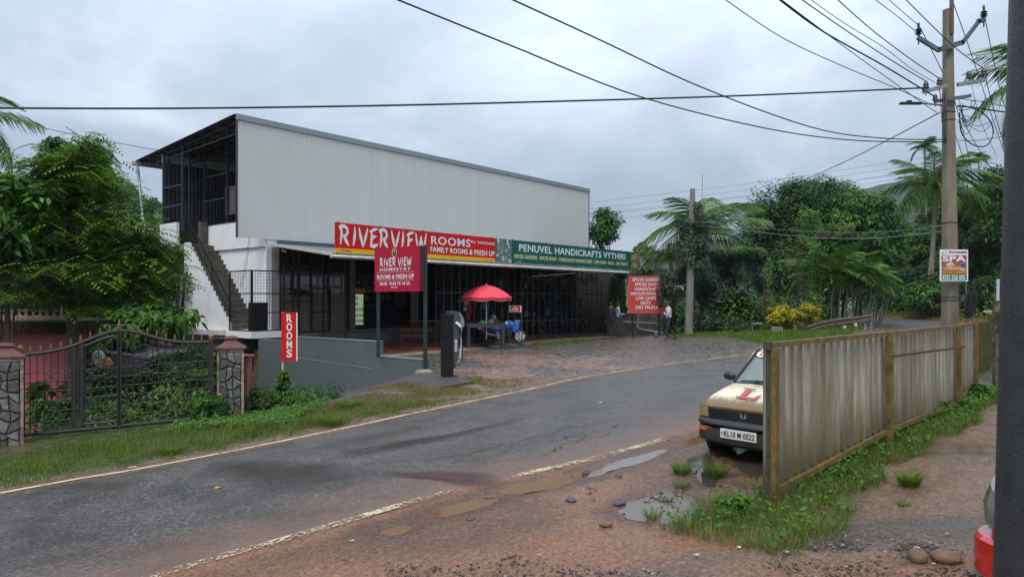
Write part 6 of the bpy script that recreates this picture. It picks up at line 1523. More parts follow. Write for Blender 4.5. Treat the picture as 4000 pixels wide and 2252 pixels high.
mb = MB(); mb.add([(W_*.03,-.003,z0+H_*.87),(W_*.12,-.003,z0+H_*.88),(W_*.08,-.003,z0+H_*.92)], [(0,1,2)]); build('poster_leaf', mb, M['greenprint'], sp)

# ================= SMALLER THINGS ON THE FORECOURT =================
# charging post
dE = 19.1; e0 = pix(1746, 1458, dE); ev = thing('ev_charger', 'black boxed pedestal carrying a grey electric vehicle charger with a white handle', 'charger', (e0.x, e0.y, T(e0.x, e0.y)), R(14)); zt_e = zp(1229, dE)-ev.location.z
mb = MB(); mb.box(-.155,.155,-.12,.12,.0,zt_e); build('pedestal', mb, mat('satin_black', (.012,.012,.013), (.017,.017,.018), 3, .5, spec=.15), ev, bevel=.006)
mb = MB(); mb.box(-.17,.17,-.14,.14,zt_e,zt_e+.015); mb.box(-.35,.30,-.2,.3,-.06,.03); build('plate', mb, M['dark'], ev)
eg = mat('charger_grey', (.06,.07,.08), (.045,.052,.06), 3, .5)
mb = MB(); sh_p = [(.155,.25),(.22,.30),(.26,.50),(.30,.62),(.31,1.25),(.40,1.32),(.44,1.45),(.42,1.60),(.34,1.74),(.22,1.80),(.0,1.80),(-.02,1.60),(.155,1.58)]
mb.prismy([(a, b) for a, b in sh_p], -.10, .16); build('charger_body', mb, eg, ev, bevel=.01)
mb = MB()
for k in range(11): mb.box(.19,.26,-.108,-.10,.72+k*.03,.735+k*.03)
build('vent_slot', mb, M['print'], ev)['kind'] = 'stuff'
mb = MB(); mb.prismy([(.30,1.42),(.38,1.32),(.46,1.40),(.44,1.60),(.34,1.77),(.30,1.72),(.37,1.58)], -.115, .0); build('hood_trim', mb, M['steel'], ev)
mb = MB(); mb.tube([(.22,-.14,1.50),(.28,-.17,1.45),(.34,-.17,1.38)], .035, 8); mb.tube([(.36,-.17,1.38),(.36,-.17,.9),(.33,-.15,.55),(.24,-.13,.3)], .016, 6); build('handle', mb, M['print'], ev, smooth=True)
mb = MB(); mb.tube(curve([(.34,-.19,1.38),(.37,-.2,1.0),(.38,-.2,.6),(.34,-.2,.42),(.22,-.16,.36),(.17,-.13,.38)]), .014, 6); mb.tube(curve([(-.02,-.13,1.7),(.0,-.15,1.8),(.03,-.13,1.72),(-.03,-.13,1.4)]), .012, 6); build('cable', mb, M['rubber'], ev)
# parasol, table
dU = 28.0; bu = Vector((rx(1900)*dU, dU, .225)); pr = thing('parasol', 'bright red round parasol with white pole over the grey table', 'umbrella', bu)
zt_u = zp(1113, dU)-.225; zr_u = zp(1160, dU)-.225; ru = 1.02; rd = mat('parasol_red', (.88,.07,.10), (.82,.05,.08), 3, .7); rdl = mat('parasol_valance', (.60,.02,.035), None, 3, .6)
for k in range(8):
    a0, a1 = 2*math.pi*(k+.3)/8, 2*math.pi*(k+1.3)/8; mb = MB(); ns, nr = 5, 6
    for i in range(nr+1):
        f = i/nr; rad = ru*f; zz_ = zt_u-(zt_u-zr_u)*(f**1.9)
        for j in range(ns+1):
            g_ = j/ns; a = a0+(a1-a0)*g_; sag = 1-.05*math.sin(math.pi*g_)*f; mb.v.append((rad*sag*math.cos(a), rad*sag*math.sin(a), zz_-.03*f*math.sin(math.pi*g_)))
    for i in range(nr):
        for j in range(ns): b = i*(ns+1)+j; mb.f.append([b, b+ns+1, b+ns+2, b+1]); mb.mi.append(0)
    o = build('canopy_panel', mb, rd, pr, smooth=True)
    mb = MB()
    for j in range(ns+1): g_ = j/ns; a = a0+(a1-a0)*g_; sag = 1-.05*math.sin(math.pi*g_); z_ = zr_u-.03*math.sin(math.pi*g_); mb.v += [(ru*sag*math.cos(a), ru*sag*math.sin(a), z_), (ru*1.0*sag*math.cos(a), ru*1.0*sag*math.sin(a), z_-.09-.04*math.sin(math.pi*g_))]
    for j in range(ns): mb.f.append([2*j,2*j+1,2*j+3,2*j+2]); mb.mi.append(0)
    vl = build('valance', mb, rdl, o)
    mb = MB(); mb.tube([mb_ for mb_ in [vl.data.vertices[2*j+1].co for j in range(ns+1)]], .006, 4); build('piping', mb, mat('piping', (.7,.5,.5), None, 3, .6), o)
mb = MB(); mb.tube([(0,0,.0),(0,0,zt_u)], .022, 8); build('pole', mb, M['print'], pr)
mb = MB(); mb.lathe((0,0,zt_u-.01), [(.03,0),(.025,.03),(.008,.08)], 8); build('finial', mb, M['print'], pr)
mb = MB()
for k in range(8): a = 2*math.pi*(k+.3)/8; mb.tube([(0,0,zt_u-.25),(.55*math.cos(a),.55*math.sin(a),zt_u-.18)], .007, 4); mb.tube([(0,0,zt_u-.02),(ru*math.cos(a),ru*math.sin(a),zr_u)], .006, 4)
build('ribs', mb, M['steel'], pr)
mb = MB(); mb.box(-.17,.17,-.17,.17,0,.28); build('base_box', mb, M['black'], pr, bevel=.02)
tb = thing('grey_table', 'low grey painted steel table under the red parasol', 'table', (rx(1896)*27.6, 27.6, .2), R(8))
ht = zp(1263, 27.5)-.2; wt_ = .74; gmt = mat('table_grey', (.05,.053,.06), (.03,.032,.036), 4, .5)
mb = MB(); mb.box(-wt_,wt_,-.45,.45,ht-.04,ht); build('tabletop', mb, gmt, tb, bevel=.005)
mb = MB(); mb.box(-wt_+.03,wt_-.03,-.44,-.40,ht-.14,ht-.04); mb.box(-wt_+.03,wt_-.03,.40,.44,ht-.14,ht-.04); build('apron', mb, gmt, tb)
for sx_ in (-1, 1):
    for sy_ in (-1, 1): mb = MB(); w2 = .04; mb.box(sx_*(wt_-.08)-w2, sx_*(wt_-.08)+w2, sy_*.38-w2, sy_*.38+w2, 0, ht-.04); build('leg', mb, gmt, tb)
mb = MB(); mb.box(-wt_+.1,wt_-.1,.36,.40,.04,.09); mb.box(-wt_+.06,-wt_+.12,-.4,.4,.04,.09); build('stretcher', mb, gmt, tb)
mb = MB(); mb.ell((0,0,.05),(.14,.09,.06),9,6); mb.rockify(.012,3); o = build('green_cloth', mb, mat('green_cloth', (.02,.30,.07), None, 3, .6)); o.location = (rx(1884)*27.5, 27.4, ht+.2); tag(o, 'small bright green bundle on the grey table by the parasol pole', 'cloth')
# coffee sign on a green stand
dK = 28.6; x0 = rx(1988)*dK; wk = (2038-1988)/FPX*dK; ck_ = thing('menu_stand', 'green steel stand with small red COFFEE SNACKS sign before the blue motorbike', 'sign', (x0, dK, .17), 0)
H_ = zp(1192, dK)-.17; gs_ = mat('stand_green', (.012,.10,.055), (.01,.06,.035), 4, .45)
mb = MB()
for a in (0, wk): mb.box(a-.015,a+.015,-.015,.015,.1,H_); mb.bar((a,-.0,.3),(a-.18,-.22,.0),.025); mb.bar((a,0,.3),(a+.18,-.22,.0),.025); mb.bar((a,0,.3),(a,.3,.0),.025); mb.bar((a-.2,-.22,.01),(a+.2,-.22,.01),.03)
for z_ in (.26,.66,.86,H_-.3,H_): mb.box(0,wk,-.012,.012,z_-.012,z_+.012)
build('stand_frame', mb, gs_, ck_)
mb = MB(); mb.box(.02,wk-.02,-.02,.01,H_-.27,H_-.02); build('board', mb, M['print'], ck_)
mb = MB(); mb.box(.06,wk-.05,-.025,-.02,H_-.265,H_-.025); build('red_field', mb, M['red'], ck_)
fit_text(ck_, 'TEA', wk*.38, wk*.56, H_-.09, H_-.05, -.029, M['print'], .02); fit_text(ck_, 'COFFEE', wk*.22, wk*.68, H_-.17, H_-.11, -.029, M['print'], .04); fit_text(ck_, 'SNACKS', wk*.2, wk*.72, H_-.245, H_-.185, -.029, M['print'], .04)
# wooden table and bench
def xtable(x, y, ang_, L, w, h, nm, lb, cat):
    r_ = thing(nm, lb, cat, (x, y, .225), ang_)
    for k in range(3): mb = MB(); y0 = -w/2+k*w/3; mb.box(-L/2,L/2,y0+.004,y0+w/3-.004,h-.045,h); build('plank', mb, M['wood'], r_)
    for s in (-1, 1):
        mb = MB(); X_ = s*(L/2-.2); mb.bar((X_,-w/2+.02,0),(X_,w/2-.05,h-.05),.05,.09); mb.bar((X_+.05,w/2-.02,0),(X_+.05,-w/2+.05,h-.05),.05,.09); mb.bar((X_,-w/2+.04,h-.08),(X_,w/2-.04,h-.08),.05,.08); build('trestle', mb, M['wood'], r_)
    mb = MB(); mb.bar((-L/2+.2,0,h*.45),(L/2-.2,0,h*.45),.05,.07); build('stretcher', mb, M['wood'], r_); return r_
xtable(rx(1663)*32.4, 32.6, R(205), 1.55, .95, .87, 'wooden_table', 'brown varnished wooden table with crossed legs on the veranda', 'table')
xtable(rx(1618)*31.2, 31.2, R(205), 1.5, .5, .56, 'wooden_bench', 'brown wooden bench with crossed legs in front of the wooden table', 'bench')
# pink dress and hanging trinkets
def hang(px_, y0, y1, d_, w, m_, nm, lb, cat, seed):
    a = pix(px_, y0, d_); b = pix(px_, y1, d_); h = a.z-b.z; mb = MB(); n_ = 9; rr = random.Random(seed)
    for i in range(7):
        f = i/6; ww = w*(.55+.45*f)*(1+.1*math.sin(i*2+seed))
        for k in range(n_): t_ = k/(n_-1); mb.v.append((ww*(t_-.5)+.04*math.sin(f*4), .04*math.sin(t_*14+f*2), -h*f-.03*math.sin(t_*9)*f))
    for i in range(6):
        for k in range(n_-1): q_ = i*n_+k; mb.f.append([q_,q_+n_,q_+n_+1,q_+1]); mb.mi.append(0)
    o = build(nm, mb, m_, smooth=True); o.location = a; tag(o, lb, cat); return o
pk = mat('pink_fabric', (.42,.015,.07), (.25,.01,.04), 9, .4)
hang(1828,1170,1250,30.6,.27,pk,'pink_dress','long shiny pink dress hanging left of the parasol','clothing',1)
hang(1853,1168,1208,30.7,.13,pk,'pink_scarf','short pink scarf hanging right of the pink dress','clothing',2)
mb = MB(); mb.box(-.08,.08,-.01,.01,-.08,.08); o = build('mug_card', mb, mat('pale_card', (.5,.42,.45), (.3,.2,.24), 20, .6)); o.location = pix(1820,1184,30.4); tag(o, 'small pale card hanging over the top of the pink dress', 'card')
mb = MB(); mb.box(-.07,.07,-.01,.01,-.08,.08); o = build('mug_card', mb, mat('pale_card', (.5,.42,.45), (.3,.2,.24), 20, .6)); o.location = pix(1816,1206,30.4); tag(o, 'small pale card hanging halfway beside the pink dress', 'card')
mb = MB(); mb.lathe((0,0,0),[(.09,0),(.06,.06),(.05,.12),(.015,.16)],10); mb.tube([(0,0,.16),(0,0,.9)],.006,4); mb.tube([(0,0,0),(0,0,-.5)],.006,4); o = build('wind_bell', mb, M['steel']); o.location = pix(1793,1178,30.4); tag(o, 'grey metal bell hanging on a cord left of the pink dress', 'bell')
# motorbikes
def bike(x, y, ang_, c_main, lb, helmets=True):
    r_ = thing('motorbike', lb, 'motorbike', (x, y, .225), ang_)
    bl = mat('bike_%.2f' % c_main[2], c_main, tuple(q*.8 for q in c_main), 4, .25, coat=.8)
    def whl(xc, nm, rimm):
        mb = MB(); mb.lathe((xc,-.05,.29), [(.21,0),(.27,.0),(.29,.03),(.29,.07),(.27,.10),(.21,.10),(.21,0)], 26, 'y', cap=False); w_ = build(nm, mb, M['rubber'], r_, smooth=True)
        mb = MB(); mb.lathe((xc,-.03,.29), [(.17,0),(.215,0),(.215,.06),(.17,.06),(.17,0)], 24, 'y', cap=False)
        for k in range(5): a = k*1.2566; mb.bar((xc,0,.29),(xc+.2*math.cos(a),0,.29+.2*math.sin(a)),.05,.085)
        mb.lathe((xc,-.05,.29), [(.02,0),(.06,0),(.06,.1),(.02,.1)], 10, 'y'); build('rim', mb, rimm, w_)
    whl(-.62, 'rear_wheel', M['dark']); whl(.64, 'front_wheel', M['print'])
    mb = MB(); 
    for s in (-.07,.07): mb.tube([(.64,s,.29),(.42,s,.88)], .025, 7)
    build('front_fork', mb, M['steel'], r_)
    sec = lambda x, w, z0, z1: [(x,-w*.6,z0),(x,-w,(z0+z1)/2),(x,-w*.5,z1),(x,w*.5,z1),(x,w,(z0+z1)/2),(x,w*.6,z0)]
    def hull(nm, S_, m_): mb = loft(S_); n=6; mb.f.append(list(range(n))); mb.f.append([(len(S_)-1)*n+k for k in range(n)]); mb.mi += [0,0]; 
    def hull2(nm, S_, m_):
        mb = MB(); n = 6
        for s_ in S_: mb.v += s_
        for i in range(len(S_)-1):
            for k in range(n): mb.f.append([i*n+k, i*n+(k+1)%n, (i+1)*n+(k+1)%n, (i+1)*n+k]); mb.mi.append(0)
        mb.f.append(list(range(n))[::-1]); mb.f.append([(len(S_)-1)*n+k for k in range(n)]); mb.mi += [0,0]; return build(nm, mb, m_, r_, smooth=True)
    hull2('front_cowl', [sec(.30,.10,.50,.86), sec(.42,.15,.42,1.0), sec(.52,.13,.52,.98), sec(.60,.07,.68,.86)], bl)
    hull2('tank', [sec(-.15,.10,.62,.80), sec(.0,.15,.62,.92), sec(.18,.16,.62,.96), sec(.34,.10,.66,.90)], bl)
    hull2('engine', [sec(-.22,.10,.26,.52), sec(-.1,.15,.2,.58), sec(.15,.15,.2,.6), sec(.28,.10,.28,.55)], M['dark'])
    hull2('seat', [sec(-.72,.10,.80,.88), sec(-.5,.13,.74,.86), sec(-.2,.13,.70,.80), sec(-.08,.10,.70,.82)], M['black'])
    hull2('tail_panel', [sec(-.85,.05,.80,.86), sec(-.62,.11,.62,.80), sec(-.3,.12,.50,.72), sec(-.1,.10,.50,.66)], bl)
    mb = MB(); mb.tube([(-.1,-.13,.3),(-.35,-.16,.3),(-.85,-.18,.42)], [.03,.045,.055], 8); build('exhaust', mb, M['steel'], r_)
    mb = MB(); mb.tube([(.36,-.32,1.0),(.40,-.18,.98),(.42,0,.93),(.40,.18,.98),(.36,.32,1.0)], .014, 6); build('handlebar', mb, M['black'], r_)
    for s in (-1,1): mb = MB(); mb.tube([(.38,s*.26,1.0),(.36,s*.30,1.16)], .008, 5); mb.ell((.36,s*.32,1.18),(.02,.07,.04),8,5); build('mirror', mb, M['black'], r_)
    mb = MB(); mb.ell((.60,0,.90),(.06,.10,.09),10,6); build('headlight', mb, M['steel'], r_)
    mb = MB(); mb.add([(.42,.09,.62),(.90,.05,.50),(.90,-.05,.50),(.42,-.09,.62)],[(0,1,2,3)]); mb.lathe((.64,-.05,.29),[(.30,0),(.31,0),(.31,.1),(.30,.1)],20,'y', cap=False); 
    mb = MB(); P = [(.64+.315*math.cos(a), 0, .29+.315*math.sin(a)) for a in np.linspace(.5,2.3,8)]; 
    for q_ in P: mb.v += [(q_[0],-.06,q_[2]),(q_[0],.06,q_[2])]
    for k in range(7): mb.f.append([2*k,2*k+1,2*k+3,2*k+2]); mb.mi.append(0)
    build('mudguard', mb, bl, r_)
    mb = MB(); mb.bar((-.05,.12,.25),(-.12,.26,.0),.025); build('side_stand', mb, M['steel'], r_)
    mb = MB(); mb.box(-.93,-.92,-.08,.08,.55,.66); build('number_plate', mb, M['print'], r_)
    return r_
bk = bike(rx(1972)*29.6, 29.9, R(8), (.03,.20,.70), 'blue and black motorbike parked on the veranda edge behind the menu stand')
bk2 = bike(rx(1915)*30.8, 31.2, R(62), (.03,.03,.035), 'all black motorbike half hidden behind the blue one by the parasol pole')
def helmet(x, y, z, m1, lb, sc=1):
    mb = MB(); mb.ell((0,0,0),(.14*sc,.12*sc,.13*sc),12,8); r_ = thing('helmet', lb, 'helmet', (x,y,z), R(20)); build('shell', mb, m1, r_, smooth=True)
    mb = MB(); mb.ell((.035,0,.0),(.115*sc,.112*sc,.05*sc),12,6); build('visor', mb, mat('visor', (.03,.03,.035), None, 2, .1, coat=1), r_, smooth=True)
hl_ = rx(1925)*29.4
helmet(rx(1926)*29.2, 29.5, 1.30, mat('helmet_grey', (.30,.32,.36), (.03,.03,.03), 5, .3), 'grey and black helmet sitting higher on the motorbike mirrors')
helmet(rx(1916)*29.2, 29.3, 1.12, mat('helmet_black', (.02,.02,.022), (.35,.45,.12), 4, .3, lo=.6, hi=.62), 'black helmet with light patches sitting lower by the parasol pole')
# low wall and pipes behind the walking man
dW = 36.5; mb = MB(); x0, x1 = rx(2372)*dW, rx(2690)*dW; mb.box(x0, x1, dW, dW+.2, .0, zp(1222, dW)); o = build('low_wall', mb, mat('grimy_wall', (.13,.12,.105), (.045,.042,.036), 3, .85, bmp=.3)); tag(o, 'grimy low concrete wall under the red list board', 'wall')
pv = mat('pvc', (.34,.33,.32), (.22,.21,.20), 6, .5)
mb = MB(); mb.tube([pix(2495,1226,35.6), pix(2490,1278,35.6), pix(2505,1285,35.5), pix(2545,1292,35.2), pix(2588,1300,34.8)], .055, 8); o = build('drain_pipe', mb, pv, smooth=True); tag(o, 'pale bent drain pipe in front of the grimy low wall', 'pipe')
mb = MB(); mb.tube([pix(2430,1256,36.3), pix(2560,1262,36.2), pix(2575,1268,36.0)], .04, 8); o = build('drain_pipe', mb, pv, smooth=True); tag(o, 'thin level pale pipe along the grimy low wall', 'pipe')
# old utility pole among the creepers
dO = 33.6; mb = MB(); a = pix(2690,1316,dO); b = pix(2706,737,dO); a.z = T(a.x,a.y)-.2
mb.tube([a, a.lerp(b,.5), b], [.20,.165,.12], 8); o = build('old_pole', mb, mat('old_pole_concrete', (.24,.225,.19), (.14,.13,.115), 3, .85, bmp=.3, scale=(1,1,.3))); tag(o, 'leaning grey concrete pole rising out of the creepers', 'pole')
mb = MB(); mb.tube([pix(2741,875,37), pix(2744,680,37)], .018, 5); o = build('thin_mast', mb, M['steel']); tag(o, 'thin upright mast right of the leaning creeper pole', 'pole')
# guard rail
gp_ = [(3108,1280,33.0),(3155,1287,32.0),(3215,1268,32.6),(3290,1256,33.2),(3360,1248,33.8),(3404,1240,34.4)]
grl = thing('guard_rail', 'rusty bent steel guard rail curving along the far bend', 'guard rail', pix(*gp_[0]))
gp3 = [pix(*q_) for q_ in gp_]; C_ = gp3[:2]+[Vector(q_) for q_ in curve(gp3[1:], 14)][1:]
mb = MB(); prof = [(-.16,0),(-.12,.05),(-.05,.05),(-.01,.0),(.04,.0),(.08,.05),(.14,.05),(.18,0)]
for P in C_: mb.v += [(P.x, P.y-h, P.z+zz_) for zz_, h in prof]
for i in range(len(C_)-1):
    for k in range(7): mb.f.append([i*8+k,(i+1)*8+k,(i+1)*8+k+1,i*8+k+1]); mb.mi.append(0)
build('rail', mb, mat('rusty_rail', (.15,.13,.09), (.09,.055,.03), 4, .6, .3), grl, world=True)
for P in C_[::2]: mb = MB(); mb.box(P.x-.05,P.x+.05,P.y+.02,P.y+.1,T(P.x,P.y)-.2,P.z+.12); build('post', mb, M['concrete'], grl, world=True)
for k, (px_, lb) in enumerate(((3024,'left weathered stone stub before the guard rail'),(3045,'right weathered stone stub before the guard rail'))):
    P = pix(px_, 1275, 32.2); mb = MB(); z0 = T(P.x,P.y); mb.box(-.11,.11,-.1,.1,-.2,P.z-z0+.0); o = build('stone_stub', mb, M['concrete'], bevel=.02); o.location = (P.x,P.y,z0); tag(o, lb, 'post')
mb = MB(); a = pix(2955,1262,33.5); mb.box(-.24,.24,-.15,.15,-.02,.02); mb.bar((-.2,0,0),(-.2,0,-.75),.02); mb.bar((.2,0,0),(.2,0,-.75),.02); o = build('small_shelf', mb, mat('mint', (.3,.36,.34), None, 3, .6)); o.location = a; tag(o, 'small pale stand by the creepers left of the yellow shrubs', 'stand')
for px_, py_, lb in ((3299,1276,'left'),(3342,1266,'right')):
    mb = MB(); mb.box(-.06,.06,-.02,.0,-.06,.06); o = build('reflector', mb, mat('reflector', (.45,.75,.6), None, 3, .2)); P = pix(px_,py_,32.8); o.location = P; tag(o, lb+' of two small pale green reflectors below the guard rail', 'reflector')
# small house on the far slope
P = pix(3600,1060,58); ho = thing('far_house', 'small house with a grey tin roof on the far wooded slope', 'house', P, R(-15))
mb = MB(); mb.box(-1.6,1.2,0,3,-1.6,.2); build('wall', mb, mat('cream_wall', (.38,.33,.25), (.2,.17,.13), 2, .8), ho)
mb = MB(); mb.add([(-1.9,-.4,.2),(1.5,-.4,.2),(1.5,3.2,1.1),(-1.9,3.2,1.1),(-1.9,-.4,.14),(1.5,-.4,.14)],[(0,1,2,3),(4,5,1,0)]); build('roof', mb, mat('tin_roof', (.36,.37,.38), (.22,.22,.23), 5, .4, .4), ho)
mb = MB(); mb.box(-.9,-.2,-.03,0,-1.0,-.2); build('window', mb, M['dark'], ho)

# ================= PEOPLE =================
def person(loc, heading, joints, radii, edges, cloth, lb, seed=0, hairc=(.01,.009,.008), skin=(.16,.075,.045)):
    """joints in metres, x forward, y left, z up; one continuous skinned body"""
    r_ = thing('person', lb, 'person', loc, heading)
    names = list(joints); me = bpy.data.meshes.new('b'); me.from_pydata([joints[k] for k in names], [(names.index(a), names.index(b)) for a, b in edges], [])
    o = bpy.data.objects.new('b', me); COL.objects.link(o)
    sk_ = o.modifiers.new('s', 'SKIN'); sk_.use_smooth_shade = True
    for i, k in enumerate(names):
        q_ = radii[k]; me.skin_vertices[0].data[i].radius = q_ if isinstance(q_, tuple) else (q_, q_); me.skin_vertices[0].data[i].use_root = (k == 'pelvis')
    o.modifiers.new('u', 'SUBSURF').levels = 1
    dg = bpy.context.evaluated_depsgraph_get(); bm_ = bpy.data.meshes.new_from_object(o.evaluated_get(dg)); bpy.data.objects.remove(o)
    bm_.materials.clear(); mats = [mat('skin_%d' % seed, skin, None, 6, .5)]+[mat('cloth_%d_%d' % (seed, i), c, tuple(q*.7 for q in c), 9, .8) for i, c in enumerate(cloth)]
    for m_ in mats: bm_.materials.append(m_)
    seg = {}
    for a, b in edges: seg[(a, b)] = (Vector(joints[a]), Vector(joints[b]))
    idx = []
    top = {'pelvis','waist','chest','neckbase'}
    for f in bm_.polygons:
        c = f.center; best = min(seg, key=lambda e: (lambda A, B: ((A+(B-A)*max(0, min(1, (c-A).dot(B-A)/(B-A).length_squared)))-c).length)(*seg[e]))
        a, b = best; e = a+b
        if 'head' in e or 'neck' == b or 'finger' in e or 'thumb' in e or 'hand' in e: i = 0
        elif 'ankle' in e and 'toe' in e or 'heel' in e: i = 3
        elif 'knee' in e or 'hip' in e: i = 2
        else: i = 1
        if i == 1 and c.z < joints['pelvis'][2]+.02 and 'wrist' not in e and 'elbow' not in e: i = 2
        if 'wrist' in e and 'elbow' in e: i = 1
        idx.append(min(i, len(mats)-1))
    bm_.polygons.foreach_set('material_index', idx); bm_.name = 'body'
    bo = bpy.data.objects.new('body', bm_); COL.objects.link(bo); bo.parent = r_
    h = Vector(joints['head']); mb = MB(); mb.ell((h.x-.018, h.y, h.z+.035), (.105,.088,.10), 12, 7)
    for i, v_ in enumerate(mb.v):
        if v_[0] > h.x+.05 and v_[2] < h.z+.06: mb.v[i] = (h.x+.05, v_[1]*.9, max(v_[2], h.z+.05))
    build('hair', mb, mat('hair_%d' % seed, hairc, None, 5, .6), r_, smooth=True)
    mb = MB(); mb.ell((h.x+.098,h.y,h.z-.015),(.02,.014,.022),7,5)
    for s in (-1,1): mb.ell((h.x-.0,h.y+s*.082,h.z-.01),(.02,.012,.03),7,5)
    build('nose_and_ears', mb, mats[0], r_, smooth=True)
    mb = MB()
    for s in (-1,1): mb.ell((h.x+.082,h.y+s*.032,h.z+.012),(.01,.014,.008),6,4)
    mb.ell((h.x+.088,h.y,h.z-.055),(.01,.025,.007),6,4); build('eyes_and_mouth', mb, mat('feature_dark', (.02,.012,.01), None, 3, .5), r_)
    return r_
def hand(J, Rr, E, side, wrist, dirv):
    d = Vector(dirv).normalized(); w = Vector(wrist); n_ = Vector((0,0,1)).cross(d); n_ = n_.normalized() if n_.length > .1 else Vector((0,1,0))
    J[side+'hand'] = tuple(w+d*.07); Rr[side+'hand'] = (.038,.022); E.append((side+'wrist', side+'hand'))
    for i, (o_, L_f) in enumerate(((-.03,.07),(-.01,.085),(.01,.08),(.028,.06))):
        a = w+d*.10+n_*o_; b = a+d*L_f*.5+Vector((0,0,-.008)); c = b+d*L_f*.5+Vector((0,0,-.02))
        for nm, q_, r_ in (('a',a,.011),('b',b,.010),('c',c,.008)): J[f'{side}finger{i}{nm}'] = tuple(q_); Rr[f'{side}finger{i}{nm}'] = r_
        E += [(side+'hand', f'{side}finger{i}a'),(f'{side}finger{i}a', f'{side}finger{i}b'),(f'{side}finger{i}b', f'{side}finger{i}c')]
    a = w+d*.04-n_*.035; b = a+d*.045-n_*.012
    for nm, q_, r_ in (('a',a,.012),('b',b,.010)): J[f'{side}thumb{nm}'] = tuple(q_); Rr[f'{side}thumb{nm}'] = r_
    E += [(side+'hand', f'{side}thumba'),(f'{side}thumba', f'{side}thumbb')]
def basebody(H=1.7):
    k = H/1.72
    J = dict(pelvis=(0,0,.93), waist=(.0,0,1.08), chest=(.01,0,1.28), neckbase=(.0,0,1.42), neck=(.015,0,1.50), head=(.03,0,1.60), headtop=(.02,0,1.66),
      lshoulder=(0,.17,1.38), rshoulder=(0,-.17,1.38), lhip=(0,.09,.88), rhip=(0,-.09,.88))
    Rr = dict(pelvis=(.15,.12), waist=(.14,.11), chest=(.16,.12), neckbase=(.09,.08), neck=.052, head=(.082,.098), headtop=(.06,.07), lshoulder=.062, rshoulder=.062, lhip=.088, rhip=.088)
    E = [('pelvis','waist'),('waist','chest'),('chest','neckbase'),('neckbase','neck'),('neck','head'),('head','headtop'),('neckbase','lshoulder'),('neckbase','rshoulder'),('pelvis','lhip'),('pelvis','rhip')]
    return J, Rr, E
def limb(J, Rr, E, s, elbow, wrist, hd, knee, ankle, toe, heel=None):
    J[s+'elbow'] = elbow; Rr[s+'elbow'] = .043; J[s+'wrist'] = wrist; Rr[s+'wrist'] = (.03,.025); E += [(s+'shoulder',s+'elbow'),(s+'elbow',s+'wrist')]; hand(J, Rr, E, s, wrist, hd)
    J[s+'knee'] = knee; Rr[s+'knee'] = .062; J[s+'ankle'] = ankle; Rr[s+'ankle'] = .042; J[s+'toe'] = toe; Rr[s+'toe'] = (.04,.03)
    E += [(s+'hip',s+'knee'),(s+'knee',s+'ankle'),(s+'ankle',s+'toe')]
# man in white shirt walking left, arms folded
J, Rr, E = basebody()
limb(J, Rr, E, 'l', (.05,.23,1.13), (.24,.06,1.16), (.2,-1,.0), (.10,.09,.49), (.06,.09,.09), (.24,.10,.04))
limb(J, Rr, E, 'r', (.06,-.23,1.14), (.26,-.02,1.19), (.1,1,.05), (-.05,-.09,.50), (-.33,-.09,.16), (-.22,-.09,.045))
dM = 31.4; gx_ = rx(2612)*dM
person((gx_, dM, T(gx_, dM)+.0), R(180), J, Rr, E, [(.62,.57,.58),(.018,.028,.055),(.05,.05,.06)], 'man in white shirt and blue jeans walking left with folded arms before the red board', 1)
mb = MB(); P = pix(2560,1317,31.3)
mb = MB(); mb.ell((0,0,.14),(.08,.05,.15),9,6); mb.rockify(.01,2); o = build('blue_bag', mb, mat('blue_bag', (.05,.12,.17), None, 4, .5)); P = pix(2562,1312,33.2); o.location = (P.x, P.y, T(P.x,P.y)); tag(o, 'small light blue bag on the ground behind the walking man', 'bag')
# person in black seen from behind
J, Rr, E = basebody()
limb(J, Rr, E, 'l', (-.03,.26,1.10), (.03,.27,.86), (.1,0,-1), (.02,.10,.49), (-.02,.10,.09), (.14,.12,.04))
limb(J, Rr, E, 'r', (-.02,-.26,1.10), (.08,-.25,.87), (.2,0,-1), (.0,-.10,.49), (-.05,-.11,.09), (.10,-.14,.04))
dN = 34.6; gx_ = rx(2386)*dN
person((gx_, dN, .225), R(70), J, Rr, E, [(.022,.022,.028),(.014,.014,.016),(.03,.02,.018)], 'person in black jacket and trousers with back turned by the steel grille', 2)
J, Rr, E = basebody(1.66)
limb(J, Rr, E, 'l', (.05,.24,1.12), (.26,.22,1.10), (1,0,.1), (.03,.10,.49), (.0,.10,.09), (.16,.12,.04))
limb(J, Rr, E, 'r', (.04,-.24,1.10), (.28,-.18,1.13), (1,.1,.15), (.02,-.10,.49), (-.06,-.11,.09), (.10,-.12,.04))
dN = 35.1; gx_ = rx(2413)*dN
person((gx_, dN, .225), R(5), J, Rr, E, [(.30,.40,.50),(.055,.055,.065),(.03,.02,.018)], 'person in light blue shirt and grey trousers behind the one in black, reaching right', 3)
mb = MB(); a = pix(2418,1268,34.7); b = pix(2436,1285,34.6); mb.tube([a,a.lerp(b,.2),b],[.015,.035,.01],7); o = build('folded_umbrella', mb, M['black']); tag(o, 'folded black umbrella held low by the person in light blue', 'umbrella')
